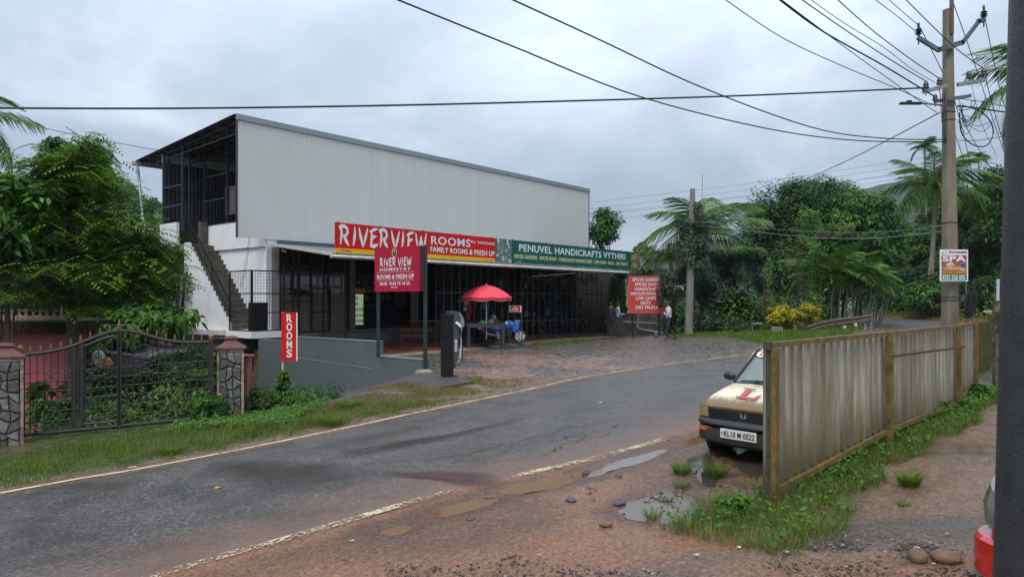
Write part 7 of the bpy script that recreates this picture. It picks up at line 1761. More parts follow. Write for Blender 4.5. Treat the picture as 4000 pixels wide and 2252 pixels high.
# ================= VEGETATION =================
LM = {
 'broad': leafmat('leaf_broad', (0.023,0.062,0.008), (0.049,0.133,0.014), (0.124,0.267,0.023), .35),
 'bright': leafmat('leaf_bright', (.03,.08,.012), (.07,.17,.02), (.15,.27,.035), .42, .35),
 'deep': leafmat('leaf_deep', (0.016,0.044,0.008), (0.033,0.087,0.014), (0.090,0.181,0.025), .3),
 'feather': leafmat('leaf_feather', (0.040,0.096,0.012), (0.095,0.195,0.019), (0.218,0.374,0.034), .5, .35),
 'vine': leafmat('leaf_vine', (.007,.022,.010), (.016,.046,.018), (.048,.11,.034), .38, .2, .3),
 'palm': leafmat('leaf_palm', (0.033,0.078,0.014), (0.073,0.159,0.023), (0.203,0.290,0.040), .35),
 'croton': leafmat('leaf_croton', (.10,.16,.015), (.42,.36,.015), (.70,.50,.02), .4, .25),
 'grass': leafmat('grass_blade', (.045,.085,.010), (.095,.17,.017), (.21,.27,.04), .5, .35),
 'dryg': leafmat('grass_dry', (.10,.11,.025), (.20,.18,.05), (.30,.22,.08), .6, .3),
 'far': leafmat('leaf_far', (0.033,0.072,0.014), (0.062,0.133,0.020), (0.124,0.205,0.025), .6, .15),
}
bark = mat('bark', (.11,.085,.06), (.045,.035,.025), 6, .85, bmp=.5, bsc=20, scale=(1,1,.3))
palebark = mat('pale_bark', (.30,.28,.23), (.17,.155,.125), 6, .8, bmp=.3, bsc=20, scale=(1,1,.3))
def unit(a): return a/np.maximum(np.linalg.norm(a, axis=-1, keepdims=True), 1e-9)
def leaf_quads(P, N, L, Wd, rg, droop=.25, axis=None):
    n = len(P); a = rg.normal(size=(n,3)) if axis is None else axis
    a = unit(a-N*np.sum(a*N, 1)[:,None]); b = np.cross(N, a)
    L = L*(.7+.6*rg.random(n))[:,None]; Wd = Wd*(.8+.4*rg.random(n))[:,None]
    dz = np.zeros((n,3)); dz[:,2] = -1
    p0 = P; p1 = P+a*L*.45+b*Wd*.5+dz*L*droop*.2; p2 = P+a*L+dz*L*droop; p3 = P+a*L*.45-b*Wd*.5+dz*L*droop*.2
    return np.stack([p0,p1,p2,p3], 1).reshape(-1,3), np.arange(n*4).reshape(-1,4)
def clumps(center, rad, n, nc, cr, rg, low=-.5, bias=.75):
    d = unit(rg.normal(size=(nc*3,3))); d = d[d[:,2] > low][:nc]; nc = len(d)
    cc = np.array(center)+d*np.array(rad)*(bias+(1-bias)*rg.random((nc,1)))*(1-.35*(rg.random((nc,1)) < .3))
    w = rg.random(nc)*.8+.6; w /= w.sum(); k = rg.choice(nc, n, p=w)
    sz = cr*(.6+.8*rg.random(nc)); dd = unit(rg.normal(size=(n,3))); r_ = (rg.random(n)**.45)[:,None]
    P = cc[k]+dd*r_*sz[k][:,None]*np.array([1,1,.75])
    out = unit(P-np.array(center)); N = unit(dd*.45+out*.35+np.array([0,0,.65])+rg.normal(size=(n,3))*.35)
    tint = np.clip(.25+.22*rg.normal(size=nc)[k]*.9+.25*rg.random(n)+.18*(dd[:,2]), 0, 1)
    return P, N, tint, cc
def trunk_mesh(parent, base, top, r0, r1, limbs, rg, m_, world=True, name='trunk'):
    mb = MB(); b = Vector(base); t_ = Vector(top); mid = b.lerp(t_, .5)+Vector((rg.normal()*.15, rg.normal()*.1, 0))
    mb.tube([b, b.lerp(mid,.5), mid, mid.lerp(t_,.5), t_], [r0*1.25, r0, (r0+r1)/2, r1*1.2, r1], 8)
    for c in limbs:
        c = Vector(c); s = b.lerp(t_, float(rg.uniform(.45,.95))); m2 = s.lerp(c,.5)+Vector((0,0,-.12*(c-s).length))
        mb.tube([s, m2, c], [r1*.75, r1*.45, r1*.15], 5)
    return build(name, mb, m_, parent, world=world, smooth=True)
def tree(lb, px_, d, yc, rxp, ryp, n, L, Wd, mk, seed, base_py=None, nc=60, cr=None, tr=.18, cat='tree', droop=.25, name='tree', barkm=None, low=-.5, grp=None, ydep=None, zb=None):
    rg = np.random.default_rng(seed); cx = rx(px_)*d; cz = zp(yc, d); Rx = rxp/FPX*d; Rz = ryp/FPX*d; Ry = ydep or Rx*.8
    z0 = T(cx, d) if zb is None else zb
    r_ = thing(name, lb, cat, (cx, d, z0), 0, grp)
    cr = cr or Rx*.32
    P, N, ti, cc = clumps((cx, d, cz), (Rx, Ry, Rz), n, nc, cr, rg, low)
    V, Q = leaf_quads(P, N, L, Wd, rg, droop); fast_mesh('crown', V, Q, LM[mk], r_, tint=ti, world=True)
    trunk_mesh(r_, (cx, d, z0-.3), (cx+.1, d, cz+Rz*.3), tr, tr*.35, cc[rg.choice(len(cc), min(12, len(cc)), replace=False)], rg, barkm or bark)
    return r_
# ---- palm fronds as shared meshes ----
def frond_mesh(L, npair, ll, lw, arch, seed, hang=.5, name='frond', mk='palm'):
    rg = np.random.default_rng(seed); t_ = np.linspace(0, 1, 14); ra = np.stack([L*(t_-.12*arch*t_**2), 0*t_, L*(arch*.55*t_-arch*1.0*t_**2)], 1)
    s = np.linspace(.10, .99, npair); P = np.stack([np.interp(s, t_, ra[:,i]) for i in range(3)], 1)
    V, Q = [], []
    tg = np.gradient(ra, axis=0); tg = unit(tg); Tg = unit(np.stack([np.interp(s, t_, tg[:,i]) for i in range(3)], 1))
    for side in (-1, 1):
        out = unit(Tg*.55+np.array([0, side, 0])*(1.0)+np.array([0,0,.22])+rg.normal(size=(npair,3))*.07)
        l = (ll*np.sin(np.pi*(.12+.83*s))**.6*(.85+.3*rg.random(npair)))[:,None]; wv = unit(np.cross(out, [0,0,1.0]))*lw/2
        m1 = P+out*l*.5+np.array([0,0,-hang*.12])*l; e_ = P+out*l*.92+np.array([0,0,-hang*.62])*l
        b = len(V)
        for i in range(npair):
            V += [P[i]-wv[i]*.5, P[i]+wv[i]*.5, m1[i]+wv[i], m1[i]-wv[i], e_[i]+wv[i]*.2, e_[i]-wv[i]*.2]; k = len(V)-6; Q += [[k,k+1,k+2,k+3],[k+3,k+2,k+4,k+5]]
    for i in range(13):
        w0_ = .025*(1-t_[i])+.006; a = ra[i]; c = ra[i+1]; k = len(V); V += [a+[0,-w0_,0], a+[0,w0_,0], c+[0,w0_,0], c+[0,-w0_,0]]; Q.append([k,k+1,k+2,k+3])
    V = np.array(V); Q = np.array(Q); o = fast_mesh(name, V, Q, LM[mk], tint=np.clip(.45+.25*rg.normal(size=len(Q)), 0, 1)); me = o.data; bpy.data.objects.remove(o); return me
FR = [frond_mesh(1, 52, .34, .015, a, i, hang=h) for i, (a, h) in enumerate([(.9,1.1),(1.25,1.2),(.6,1.0)])]
FA = [frond_mesh(1, 30, .42, .035, a, i+5, hang=h) for i, (a, h) in enumerate([(.8,.6),(1.2,.9)])]
def palm(lb, top, base, L, nf, seed, fr=FR, tr=.13, el=(-.35, 1.2), name='palm_tree', cat='palm', trunk=True, barkm=None, azs=None, roll=True):
    rg = np.random.default_rng(seed); top = Vector(top); base = Vector(base)
    r_ = thing(name, lb, cat, base)
    if trunk:
        mb = MB(); mid = base.lerp(top,.5)+Vector((.05,0,0)); mb.tube([base-Vector((0,0,.3)), mid, top], [tr*1.3, tr, tr*.8], 8); build('trunk', mb, barkm or palebark, r_, world=True, smooth=True)
    for k in range(nf):
        a = azs[k] if azs is not None else k*2.399963+rg.normal()*.15; e_ = el[0]+(el[1]-el[0])*((k+.5)/nf if azs is None else rg.random())
        o = bpy.data.objects.new('frond', fr[k % len(fr)]); COL.objects.link(o); o.parent = r_; o.location = top-base
        s = L*(.85+.3*rg.random()); o.scale = (s, s, s); o.rotation_euler = (rg.normal()*.25 if roll else 0, -e_, a)
    return r_

# ---- left side ----
# feathery tree behind the gate: sprays of fine leaflets
def spray_tree(lb, cx, d, z0, zc, Rx, Ry, Rz, n, seed, mk='feather', par=None):
    rg = np.random.default_rng(seed); r_ = par or thing('tree', lb, 'tree', (cx, d, z0))
    nb = 84; az_ = rg.random(nb)*6.283; h = np.clip((rg.integers(0, 12, nb)+.5+.15*rg.normal(size=nb))/12, .02, .98); br = []
    V_, Q_, T_ = [], [], []; mb = MB(); top = Vector((cx, d, zc+Rz))
    for i in range(nb):
        hz = zc-Rz+2*Rz*h[i]; prof = np.interp(h[i], [0,.15,.35,.5,.7,.9,1], [.75,1.0,.85,.62,.48,.28,.12]); reach = prof*(.65+.4*rg.random())
        dx, dy = math.cos(az_[i]), math.sin(az_[i]); s = Vector((cx+.1*rg.normal(), d, hz-.5)); e_ = Vector((cx+dx*Rx*reach, d+dy*Ry*reach, hz+.25*rg.normal()))
        mb.tube([s, s.lerp(e_,.5)+Vector((0,0,.15)), e_], [.045,.025,.008], 4)
        npx = n//nb; t_ = .25+.8*rg.random(npx)**.8; base = np.array(s)[None]*(1-t_[:,None])+np.array(e_)[None]*t_[:,None]; base += rg.normal(size=(npx,3))*np.array([.26,.26,.07])
        fa = az_[i]+rg.normal(size=npx)*.9; ax = unit(np.stack([np.cos(fa), np.sin(fa), -.15+.25*rg.normal(size=npx)], 1)); tb = .35+.2*rg.normal()*1.0
        br.append((base, ax, np.clip(tb+.25*rg.random(npx)+.25*(t_-.5), 0, 1)))
    B = np.concatenate([b[0] for b in br]); A = np.concatenate([b[1] for b in br]); TI = np.concatenate([b[2] for b in br]); n_ = len(B)
    # every spray: a curved twig with pairs of narrow leaflets
    K = 5; Ls = .42*(.7+.6*rg.random(n_)); side = unit(np.cross(A, [0,0,1.0])+rg.normal(size=(n_,3))*.15)
    for j in range(K):
        s = (j+.6)/K; c = B+A*(Ls*s)[:,None]; c[:,2] -= .12*s*s*Ls*2
        for sg in (-1, 1):
            l = (.19*math.sin(math.pi*(.2+.7*s)))*(.8+.4*rg.random(n_))[:,None]; o_ = unit(A*.6+side*sg); w = unit(np.cross(o_, [0,0,1.0]))*.026
            e_ = c+o_*l; e_[:,2] -= .03; m1 = (c+e_)/2
            V_.append(np.stack([c, m1+w, e_, m1-w], 1)); T_.append(TI)
    V = np.concatenate(V_).reshape(-1,3); fast_mesh('bough_foliage' if par else 'crown', V, np.arange(len(V)).reshape(-1,4), LM[mk], r_, tint=np.clip(np.concatenate(T_)+.1*rg.normal(size=len(V)//4), 0, 1), world=True)
    if par: mb.tube([(par.location.x,par.location.y,zc-1.0),(cx-.6,d-.3,zc-.35),(cx,d,zc+.1),(cx+Rx*.6,d,zc+.05)], [.07,.05,.035,.012], 6)
    else: mb.tube([(cx-.05,d,z0-.3),(cx+.05,d,z0+1.5),(cx-.08,d,zc-Rz*.3),(cx+.05,d,zc+Rz*.4),(cx,d,zc+Rz*.95)], [.17,.14,.11,.07,.02], 8)
    build('bough' if par else 'trunk', mb, bark, r_, world=True, smooth=True)
    return r_
dT = 17.5; xT = rx(285)*dT
ft_ = spray_tree('large feathery-leaved tree right behind the iron gate, its boughs reaching before the white stairs', xT, dT, T(xT, dT), zp(860, dT), 2.35, 2.1, 1.8, 3300, 31)
# its long lower boughs reaching right towards the white stairs
dT2 = 17.9; xT2 = rx(545)*dT2
spray_tree('', xT2, dT2, 0, zp(1000, dT2), 1.25, 1.1, .72, 1100, 33, par=ft_)
tree('big-leaved tree at the left edge with bright green upper leaves', -10, 16.3, 880, 215, 170, 6500, .19, .10, 'broad', 41, nc=60, tr=.12, droop=.4, low=-.9)
tree('light green shoots crowning the big-leaved tree at the left edge', 60, 16.0, 740, 150, 45, 700, .22, .10, 'bright', 411, nc=16, tr=.02, droop=.3, low=-.9)
tree('mango tree with dark crown and brownish new leaves behind the feathery tree', 285, 27, 640, 120, 105, 7500, .22, .06, 'deep', 42, nc=40, tr=.14, zb=-3, droop=.5)
tree('slim dark tree left of the roof with loose branches on its right', 395, 24.5, 720, 75, 85, 3000, .17, .06, 'broad', 43, nc=34, cr=.35, tr=.1, zb=-3)
tree('dark leafy tree filling the space between the feathery tree and the stairs', 640, 31, 1095, 260, 165, 20000, .16, .07, 'deep', 44, nc=70, zb=-3.2, tr=.15)
tree('dense dark tree behind the pink house', 120, 27, 1020, 330, 260, 26000, .18, .08, 'deep', 45, nc=80, zb=-3.2, tr=.2)
tree('shaded tree behind the gate centre, low and wide', 400, 26, 1180, 240, 140, 15000, .17, .08, 'deep', 46, nc=60, zb=-3.2, tr=.15)
palm('coconut palm whose fronds enter at the left edge above the trees', (rx(-130)*22, 22, zp(470,22)), (rx(-160)*22, 22, -2.5), 2.0, 16, 3, el=(-.5,.9))
# garden shrubs behind the gate
def bush(lb, px_, py_, d, rxp, ryp, n, L, Wd, mk, seed, name='shrub', cat='shrub', droop=.3, zb=None, nc=24, grp=None):
    return tree(lb, px_, d, py_, rxp, ryp, n, L, Wd, mk, seed, nc=nc, tr=.03, cat=cat, droop=droop, name=name, low=-.9, zb=zb, grp=grp)
bush('broad-leaved bright shrub against the white ledge below the stairs', 600, 1240, 22.5, 145, 55, 1500, .30, .15, 'bright', 51, zb=-2.5, droop=.5)
bush('broad-leaved shrub seen over the gate centre', 450, 1330, 21, 110, 55, 1200, .26, .13, 'bright', 52, zb=-2.5, droop=.5)
bush('leafy shrub in the garden behind the left gate leaf', 200, 1610, 16.0, 110, 55, 1700, .13, .07, 'deep', 53, zb=-2.4)
bush('leafy shrub in the garden behind the gate centre', 430, 1580, 16.8, 110, 60, 1900, .12, .06, 'deep', 54, zb=-2.4)
bush('tangled shrub behind the right gate leaf', 640, 1500, 17.2, 110, 110, 4200, .10, .05, 'deep', 55, zb=-2.4)
bush('dark shrub low behind the right gate leaf near the pillar', 780, 1530, 17.0, 90, 90, 3000, .10, .05, 'broad', 56, zb=-2.4)
bush('spiky bright green garden plant behind the gate centre', 400, 1610, 15.6, 28, 26, 90, .34, .05, 'bright', 57, zb=-2.0, droop=.1, nc=4)
bush('big-leafed plant low behind the left gate leaf', 175, 1515, 17.5, 45, 26, 60, .30, .22, 'broad', 58, zb=-2.4, nc=6)
bush('shrub filling the back of the garden left', 400, 1500, 20, 150, 60, 4000, .14, .07, 'deep', 59, zb=-2.9, nc=50)
bush('shrub filling the back of the garden below the ledge', 760, 1440, 21.5, 170, 90, 6000, .13, .06, 'deep', 60, zb=-2.9, nc=50)
bush('weedy bush with pink flower at the foot of the right gate pillar', 820, 1590, 14.1, 75, 70, 1800, .07, .035, 'broad', 61)
bush('leafy bush between the right gate pillar and the ROOMS sign', 985, 1560, 15.6, 90, 50, 3000, .07, .04, 'bright', 62)
bush('bright weeds at the foot of the ROOMS sign', 1120, 1580, 15.6, 70, 45, 2600, .07, .04, 'bright', 63)
bush('bright green climbing weed around the pole of the ROOMS sign', 1105, 1500, 16.5, 26, 55, 420, .11, .08, 'bright', 64)
mb = MB(); mb.ell((0,0,0),(.035,.03,.03),6,4); o = build('pink_flower', mb, mat('pink_petal', (.6,.08,.25), None, 3, .6)); o.location = pix(858,1541,13.9); tag(o, 'single pink flower in the weeds before the right gate pillar', 'flower')
mb = MB(); rr = random.Random(6)
for k in range(22):
    a = Vector((rx(960)*15.3+rr.uniform(-.35,.5), 15.4+rr.uniform(-.2,.2), T(rx(960)*15.3,15.3))); b = a+Vector((rr.uniform(-.25,.35), rr.uniform(-.15,.15), rr.uniform(.3,.75))); mb.tube([a, a.lerp(b,.5)+Vector((.03,0,.04)), b], [.010,.008,.003], 4)
o = build('dry_twigs', mb, mat('dry_twig', (.20,.13,.06), (.12,.08,.04), 6, .8)); tag(o, 'bundle of dry brown twigs beside the right gate pillar', 'twigs', kind='stuff')

# ---- creepers and trees on the right of the shops ----
def vine_sheet(lb, quads, n, L, Wd, mk, seed, name='creeper', droop=.7, thick=.5, cat='creeper', back=True):
    """quads: list of (px0,px1,py0,py1,depth,weight) panels covered with hanging leaves"""
    rg = np.random.default_rng(seed); P_, N_l, T_l = [], [], []
    w = np.array([q[5] for q in quads], float); w /= w.sum()
    for (a, b, c, e_, d, _), f in zip(quads, w):
        m = int(n*f); u = rg.random(m); v = rg.random(m); x = rx(a)*d+(rx(b)-rx(a))*d*u; z = zp(e_, d)+(zp(c, d)-zp(e_, d))*v
        bm_ = np.array([mnoise.noise(Vector((xx*.9, zz*.9, seed))) for xx, zz in zip(x, z)]); bm2 = np.array([mnoise.noise(Vector((xx*2.6, zz*1.6, seed+4))) for xx, zz in zip(x, z)])
        bm3 = np.array([mnoise.noise(Vector((xx*1.3+9, zz*1.3, seed+8))) for xx, zz in zip(x, z)]); ed = np.minimum(np.minimum(u, 1-u)*(b-a), (np.minimum(1-v, v+(.5 if e_ > 1200 else 0)))*(e_-c))
        er_ = .4 if n > 20000 else 1; keep = (rg.random(m) < .55+1.2*bm2)&(ed > (9+26*bm3)*er_)
        edge_ = np.minimum(np.minimum(u, 1-u)*6, 1); y = d-thick*(.5+bm_*.9)*edge_-.12*rg.random(m)
        P = np.stack([x, y, z], 1)[keep]; N = unit(np.array([0,-1,.55])+rg.normal(size=(len(P),3))*.4); P_.append(P); N_l.append(N); T_l.append(np.clip(.35+.7*bm_[keep]+.35*rg.random(len(P))*1.0-.1+.25*(v[keep] > .9), 0, 1))  # topmost leaves tinted lighter, as if lit from above
    P = np.concatenate(P_); N = np.concatenate(N_l); ti = np.concatenate(T_l); ax = rg.normal(size=(len(P),3))*.5+np.array([0,-.2,-1])
    V, Q = leaf_quads(P, N, L, Wd, rg, droop*.3, axis=ax)
    q0 = quads[0]; r_ = thing(name, lb, cat, (rx((q0[0]+q0[1])/2)*q0[4], q0[4], T(rx((q0[0]+q0[1])/2)*q0[4], q0[4])))
    fast_mesh('foliage', V, Q, LM[mk], r_, tint=ti, world=True)
    mb = MB(); rr = random.Random(seed)
    for a, b, c, e_, d, _ in quads:
        for k in range(int((b-a)/3.2)):
            px_ = rr.uniform(a, b); p0 = pix(px_, c+rr.uniform(0,.3)*(e_-c), d+.05); p1 = pix(px_+rr.uniform(-14,14), e_, d-.1-rr.uniform(0,.3)); p1.z = max(p1.z, T(p1.x,p1.y)) if e_ < 1290 else T(p1.x,p1.y)
            mb.tube([p0, p0.lerp(p1,.5)+Vector((rr.uniform(-.12,.12),-.1,0)), p1], [.012,.016,.02], 3, cap=False)
    build('stems', mb, mat('stem_brown', (.075,.055,.042), (.03,.022,.018), 5, .8), r_, world=True)['kind'] = 'stuff'
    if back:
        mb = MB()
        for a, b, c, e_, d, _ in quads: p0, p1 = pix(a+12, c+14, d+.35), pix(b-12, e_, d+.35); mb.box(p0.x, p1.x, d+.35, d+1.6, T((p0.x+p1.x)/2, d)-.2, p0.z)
        build('shade_core', mb, mat('core_shade', (.020,.022,.013), (.010,.010,.007), 5, .95, bmp=.8, bsc=9), r_, world=True)  # backing box added to block light, coloured as the shaded interior
    return r_
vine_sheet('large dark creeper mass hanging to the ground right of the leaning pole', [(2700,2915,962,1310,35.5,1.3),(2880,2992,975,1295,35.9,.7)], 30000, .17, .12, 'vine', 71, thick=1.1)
vine_sheet('creeper smothering the leaning grey pole and the corner left of it', [(2625,2725,1010,1315,34.8,.8),(2640,2770,850,1040,33.95,1.0),(2700,2745,790,900,33.9,.25)], 9000, .16, .11, 'vine', 72, thick=.8, back=False)
bush('dark shrub at the foot of the leaning grey pole', 2660, 1230, 35.8, 70, 85, 3500, .16, .09, 'deep', 65, nc=30)
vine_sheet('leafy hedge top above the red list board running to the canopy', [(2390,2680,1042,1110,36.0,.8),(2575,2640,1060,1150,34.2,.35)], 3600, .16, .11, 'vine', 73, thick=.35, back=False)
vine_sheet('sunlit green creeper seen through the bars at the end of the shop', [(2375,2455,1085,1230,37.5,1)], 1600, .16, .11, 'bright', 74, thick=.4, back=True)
vine_sheet('bright young creeper trailing down the tree trunk left of the palms', [(3108,3205,815,1240,36.5,1.0),(3190,3330,868,935,37.5,.35)], 5600, .10, .07, 'bright', 75, thick=.6, back=False)
vine_sheet('thin bright vine strands on the thin pole beside the yellow shrubs', [(2975,3018,990,1290,34.0,.6),(3060,3085,985,1060,36,.2)], 1500, .11, .08, 'bright', 76, thick=.3, back=False)
vine_sheet('creeper leaves coloured as lit along the top edge of the dark creeper mass', [(2735,2985,958,990,34.9,1)], 3200, .15, .10, 'bright', 77, thick=.9, back=False)  # brighter leaf colour stands in for light on the top edge
vine_sheet('creeper hanging over the right half of the red list board', [(2568,2622,1072,1190,34.35,1)], 620, .15, .11, 'vine', 78, thick=.12, back=False)
palm('large arching palm behind the leaning creeper-covered pole', (rx(2745)*39, 39, zp(925,39)), (rx(2760)*39, 39, .3), 3.3, 14, 6, el=(.0,1.25))
palm('smaller palm low behind the red list board', (rx(2620)*40, 40, zp(1030,40)), (rx(2620)*40, 40, .2), 2.0, 12, 7, el=(-.1,1.0))
tree('small airy tree standing beside the right end of the cladding', 2345, 47, 905, 60, 85, 2600, .26, .12, 'bright', 81, nc=22, zb=0, cr=.7, droop=.4)
tree('pale bushy tree behind the end of the green sign', 2520, 70, 990, 45, 50, 3000, .25, .1, 'far', 82, nc=20, zb=0)
tree('big round dark tree left of the bend with glossy leaves', 3085, 45, 900, 165, 190, 24000, .24, .10, 'deep', 83, nc=85, cr=1.0, tr=.22)
tree('dark tree crown top right of the round one, mango-like leaves', 3170, 46, 810, 120, 110, 12000, .26, .08, 'deep', 84, nc=50, cr=.9, tr=.18, droop=.6)
tree('broad light-leaved tree above the palm clump by the bend', 3350, 44, 930, 150, 175, 20000, .25, .14, 'broad', 85, nc=80, cr=.95, tr=.2, droop=.5)
tree('leafy tree crown topping the bend, palest leaves', 3270, 47, 850, 140, 115, 12000, .26, .11, 'broad', 86, nc=60, cr=.9, tr=.18)
tree('shaded lower tree mass behind the areca palms', 3300, 43, 1120, 190, 120, 15000, .2, .08, 'deep', 87, nc=70, cr=.9, tr=.2)
tree('dark tree mass behind the yellow shrubs', 3060, 42, 1120, 130, 150, 14000, .2, .08, 'deep', 88, nc=60, cr=.9, tr=.2)
mb = MB(); dB_ = 41; mb.box(rx(2990)*dB_, rx(3435)*dB_, dB_, dB_+4, -.5, zp(1150,dB_)); 
# areca palms by the guard rail
for k, (px_, tpy, L_, lb) in enumerate(((3195,1085,1.9,'left areca palm of the clump behind the guard rail'),(3250,1060,2.1,'second areca palm of the clump, its fronds rising highest'),(3305,1085,2.0,'middle areca palm leaning right over the guard rail'),(3350,1095,1.9,'right areca palm of the clump with drooping fronds'),(3395,1120,1.5,'small areca palm at the right end of the guard rail'))):
    d_ = 37.0+.4*(k % 2); b = Vector((rx(px_-10)*d_, d_, T(rx(px_)*d_, d_))); palm(lb, (rx(px_+8)*d_, d_, zp(tpy, d_)), b, L_, 11, 20+k, fr=FA, tr=.05, el=(-.1,1.2), barkm=mat('areca_stem', (.20,.24,.17), (.10,.11,.08), 6, .6))
rr = random.Random(5); mb = MB()
for k in range(34):
    px_ = rr.uniform(3160,3440); d_ = rr.uniform(36.4,38); a = Vector((rx(px_)*d_, d_, T(rx(px_)*d_, d_))); b = a+Vector((rr.uniform(-.1,.55), 0, rr.uniform(1.3,2.3))); mb.tube([a, a.lerp(b,.5), b], [.045,.035,.025], 5)
o = build('palm_stems', mb, mat('areca_stem', (.20,.24,.17), (.10,.11,.08), 6, .6)); tag(o, 'thicket of slim slanting palm stems behind the guard rail', 'stems', kind='stuff')
for k, (px_, py_, a, b, lb) in enumerate(((3045,1232,52,38,'left and fullest yellow-leaved shrub by the stone stubs'),(3100,1240,42,34,'middle yellow-leaved shrub, deepest yellow'),(3160,1222,42,38,'right yellow-leaved shrub beside the palm stems'))):
    bush(lb, px_, py_, 33.4+.3*k, a, b, 2600, .13, .05, 'croton', 90+k, droop=.1, name='yellow_shrub', nc=26)
# ---- far trees beyond the bend on the rising slope ----
gF = 'trees on the slope beyond the bend'
FT = [(3460,60,1030,90,150,'dark tree at the left end of the far slope above the road'),(3520,62,990,80,110,'far slope tree just left of the coconut palm trunk'),(3560,56,1120,110,80,'low broad tree above the far road edge'),
 (3650,58,1000,100,120,'far slope tree around the coconut palm trunk'),(3680,60,850,90,130,'tall far tree directly left of the concrete pole'),(3790,56,900,90,140,'tall far tree right of the concrete pole'),(3880,54,790,95,130,'topmost tree on the far slope at right'),
 (3850,50,1010,110,120,'middle far tree behind the coil of cable'),(3930,48,950,100,190,'tall dark tree beside the dark post'),(3760,52,1130,110,90,'low tree behind the spa poster'),(3650,50,1160,110,70,'shrubby tree under the tin roofed house'),(3900,46,1160,90,90,'low tree by the white pole and mossy wall'),
 (3980,50,800,120,200,'dark tall tree partly behind the dark post'),(3470,58,1150,90,90,'low dark tree at the far road bend')]
for k, (px_, d_, yc, a, b, lb) in enumerate(FT):
    tree(lb, px_, d_, yc, a, b, 9000, .30, .13, 'far' if k % 3 == 0 else ('broad' if k % 3 == 1 else 'deep'), 100+k, nc=45, cr=a/FPX*d_*.38, tr=.16, grp=gF)
palm('tall coconut palm with wide drooping fronds left of the concrete pole', (rx(3655)*50, 50, zp(745,50)), (rx(3632)*50, 50, zp(1120,50)), 3.6, 22, 8, el=(-.35,1.3), tr=.15)
palm('slim areca palm with small crown, highest on the skyline', (rx(3612)*60, 60, zp(582,60)), (rx(3620)*60, 60, zp(1000,60)), 1.25, 12, 9, fr=FA, tr=.09, el=(-.3,1.3))
palm('small areca palm right of the concrete pole on the skyline', (rx(3822)*60, 60, zp(618,60)), (rx(3824)*60, 60, zp(960,60)), .95, 10, 10, fr=FA, tr=.07, el=(-.3,1.3))
palm('near coconut palm whose drooping fronds show beside the dark post', (rx(4110)*15, 15, zp(330,15)), (rx(4180)*15, 15, .6), 1.55, 20, 12, el=(-.9,1.2), tr=.14)
# ---- understorey covering the slope ----
def cover(lb, n, xr, yr, L, Wd, mk, seed, filt, h=.5, name='undergrowth', zoff=0):
    rg = np.random.default_rng(seed); x = rg.uniform(*xr, n); y = rg.uniform(*yr, n); m = filt(x, y); x, y = x[m], y[m]; z = T(x, y)
    b = np.array([mnoise.noise(Vector((a*.5, c*.5, seed))) for a, c in zip(x, y)]); z = z+h*rg.random(len(x))*(1+b)+zoff
    P = np.stack([x,y,z],1); N = unit(np.array([0,-.5,1])+rg.normal(size=P.shape)*.5); V, Q = leaf_quads(P, N, L, Wd, rg, .3)
    o = fast_mesh(name, V, Q, LM[mk], tint=np.clip(.4+b*.8+.3*rg.random(len(x)), 0, 1)); tag(o, lb, 'undergrowth', kind='stuff'); return o
sNf = lambda x, y: -sdist(x, y, Ns); sFf = lambda x, y: sdist(x, y, Fs)
cover('leafy undergrowth on the bank beyond the far bend', 60000, (20, 50), (28, 62), .26, .12, 'broad', 131, lambda x, y: (sNf(x,y) > 1.6), h=1.6)
cover('bright undergrowth at the foot of the far bank', 9000, (18, 34), (26, 60), .2, .1, 'bright', 132, lambda x, y: (sNf(x,y) > .7)&(sNf(x,y) < 2.5), h=.6)
cover('low shade plants under the trees behind the guard rail', 16000, (10, 20), (34, 45), .2, .09, 'deep', 133, lambda x, y: (sFf(x,y) > 2.5), h=1.2)
cover('dark garden undergrowth behind the iron gate', 26000, (-14, -4.5), (13.8, 24), .13, .06, 'deep', 134, lambda x, y: (((x-GA[0])*gn[0]+(y-GA[1])*gn[1]) > .5)&(CO*(x-P1[0])+SI*(y-P1[1]) < -2.2), h=.5)
# ---- grass ----
def grass(lb, P, h, w, mk, seed, name='grass', lean=.35):
    rg = np.random.default_rng(seed); n = len(P); a = rg.random(n)*6.283; H = h*(.4+rg.random(n)*.9)
    ln = lean*(rg.random(n)+.2); d = np.stack([np.cos(a), np.sin(a), 0*a], 1); s = np.stack([-np.sin(a), np.cos(a), 0*a], 1)*w
    up = np.array([0,0,1.0]); m1 = P+up*(H*.55)[:,None]+d*(H*ln*.4)[:,None]; tp = P+up*(H*(1-.25*ln))[:,None]+d*(H*ln*1.3)[:,None]
    V = np.concatenate([P-s/2, P+s/2, m1+s*.4, m1-s*.4, tp], 0); i = np.arange(n)
    Q = np.concatenate([np.stack([i,i+n,i+2*n,i+3*n],1), np.stack([i+3*n,i+2*n,i+4*n,i+4*n],1)])
    # second ring as true triangles
    T2 = np.stack([i+3*n,i+2*n,i+4*n],1); ti = np.clip(.35+.3*np.array([mnoise.noise(Vector((p[0]*1.7,p[1]*1.7,3))) for p in P])+.35*rg.random(n), 0, 1)
    tri = np.concatenate([np.stack([i,i+n,i+2*n],1), np.stack([i,i+2*n,i+3*n],1), T2])
    o = fast_mesh(name, V, tri, LM[mk], tint=np.concatenate([ti]*3)); tag(o, lb, 'grass', kind='stuff'); return o
def spots(n, xr, yr, seed, filt):
    rg = np.random.default_rng(seed); x = rg.uniform(*xr, n); y = rg.uniform(*yr, n); m = filt(x, y, rg); x, y = x[m], y[m]; return np.stack([x, y, T(x, y)+.0], 1)
def nzz(x, y, s, o_): return np.array([mnoise.noise(Vector((a*s, b*s, o_))) for a, b in zip(x, y)])
def gatef(x, y): return (x-GA[0])*gn[0]+(y-GA[1])*gn[1]
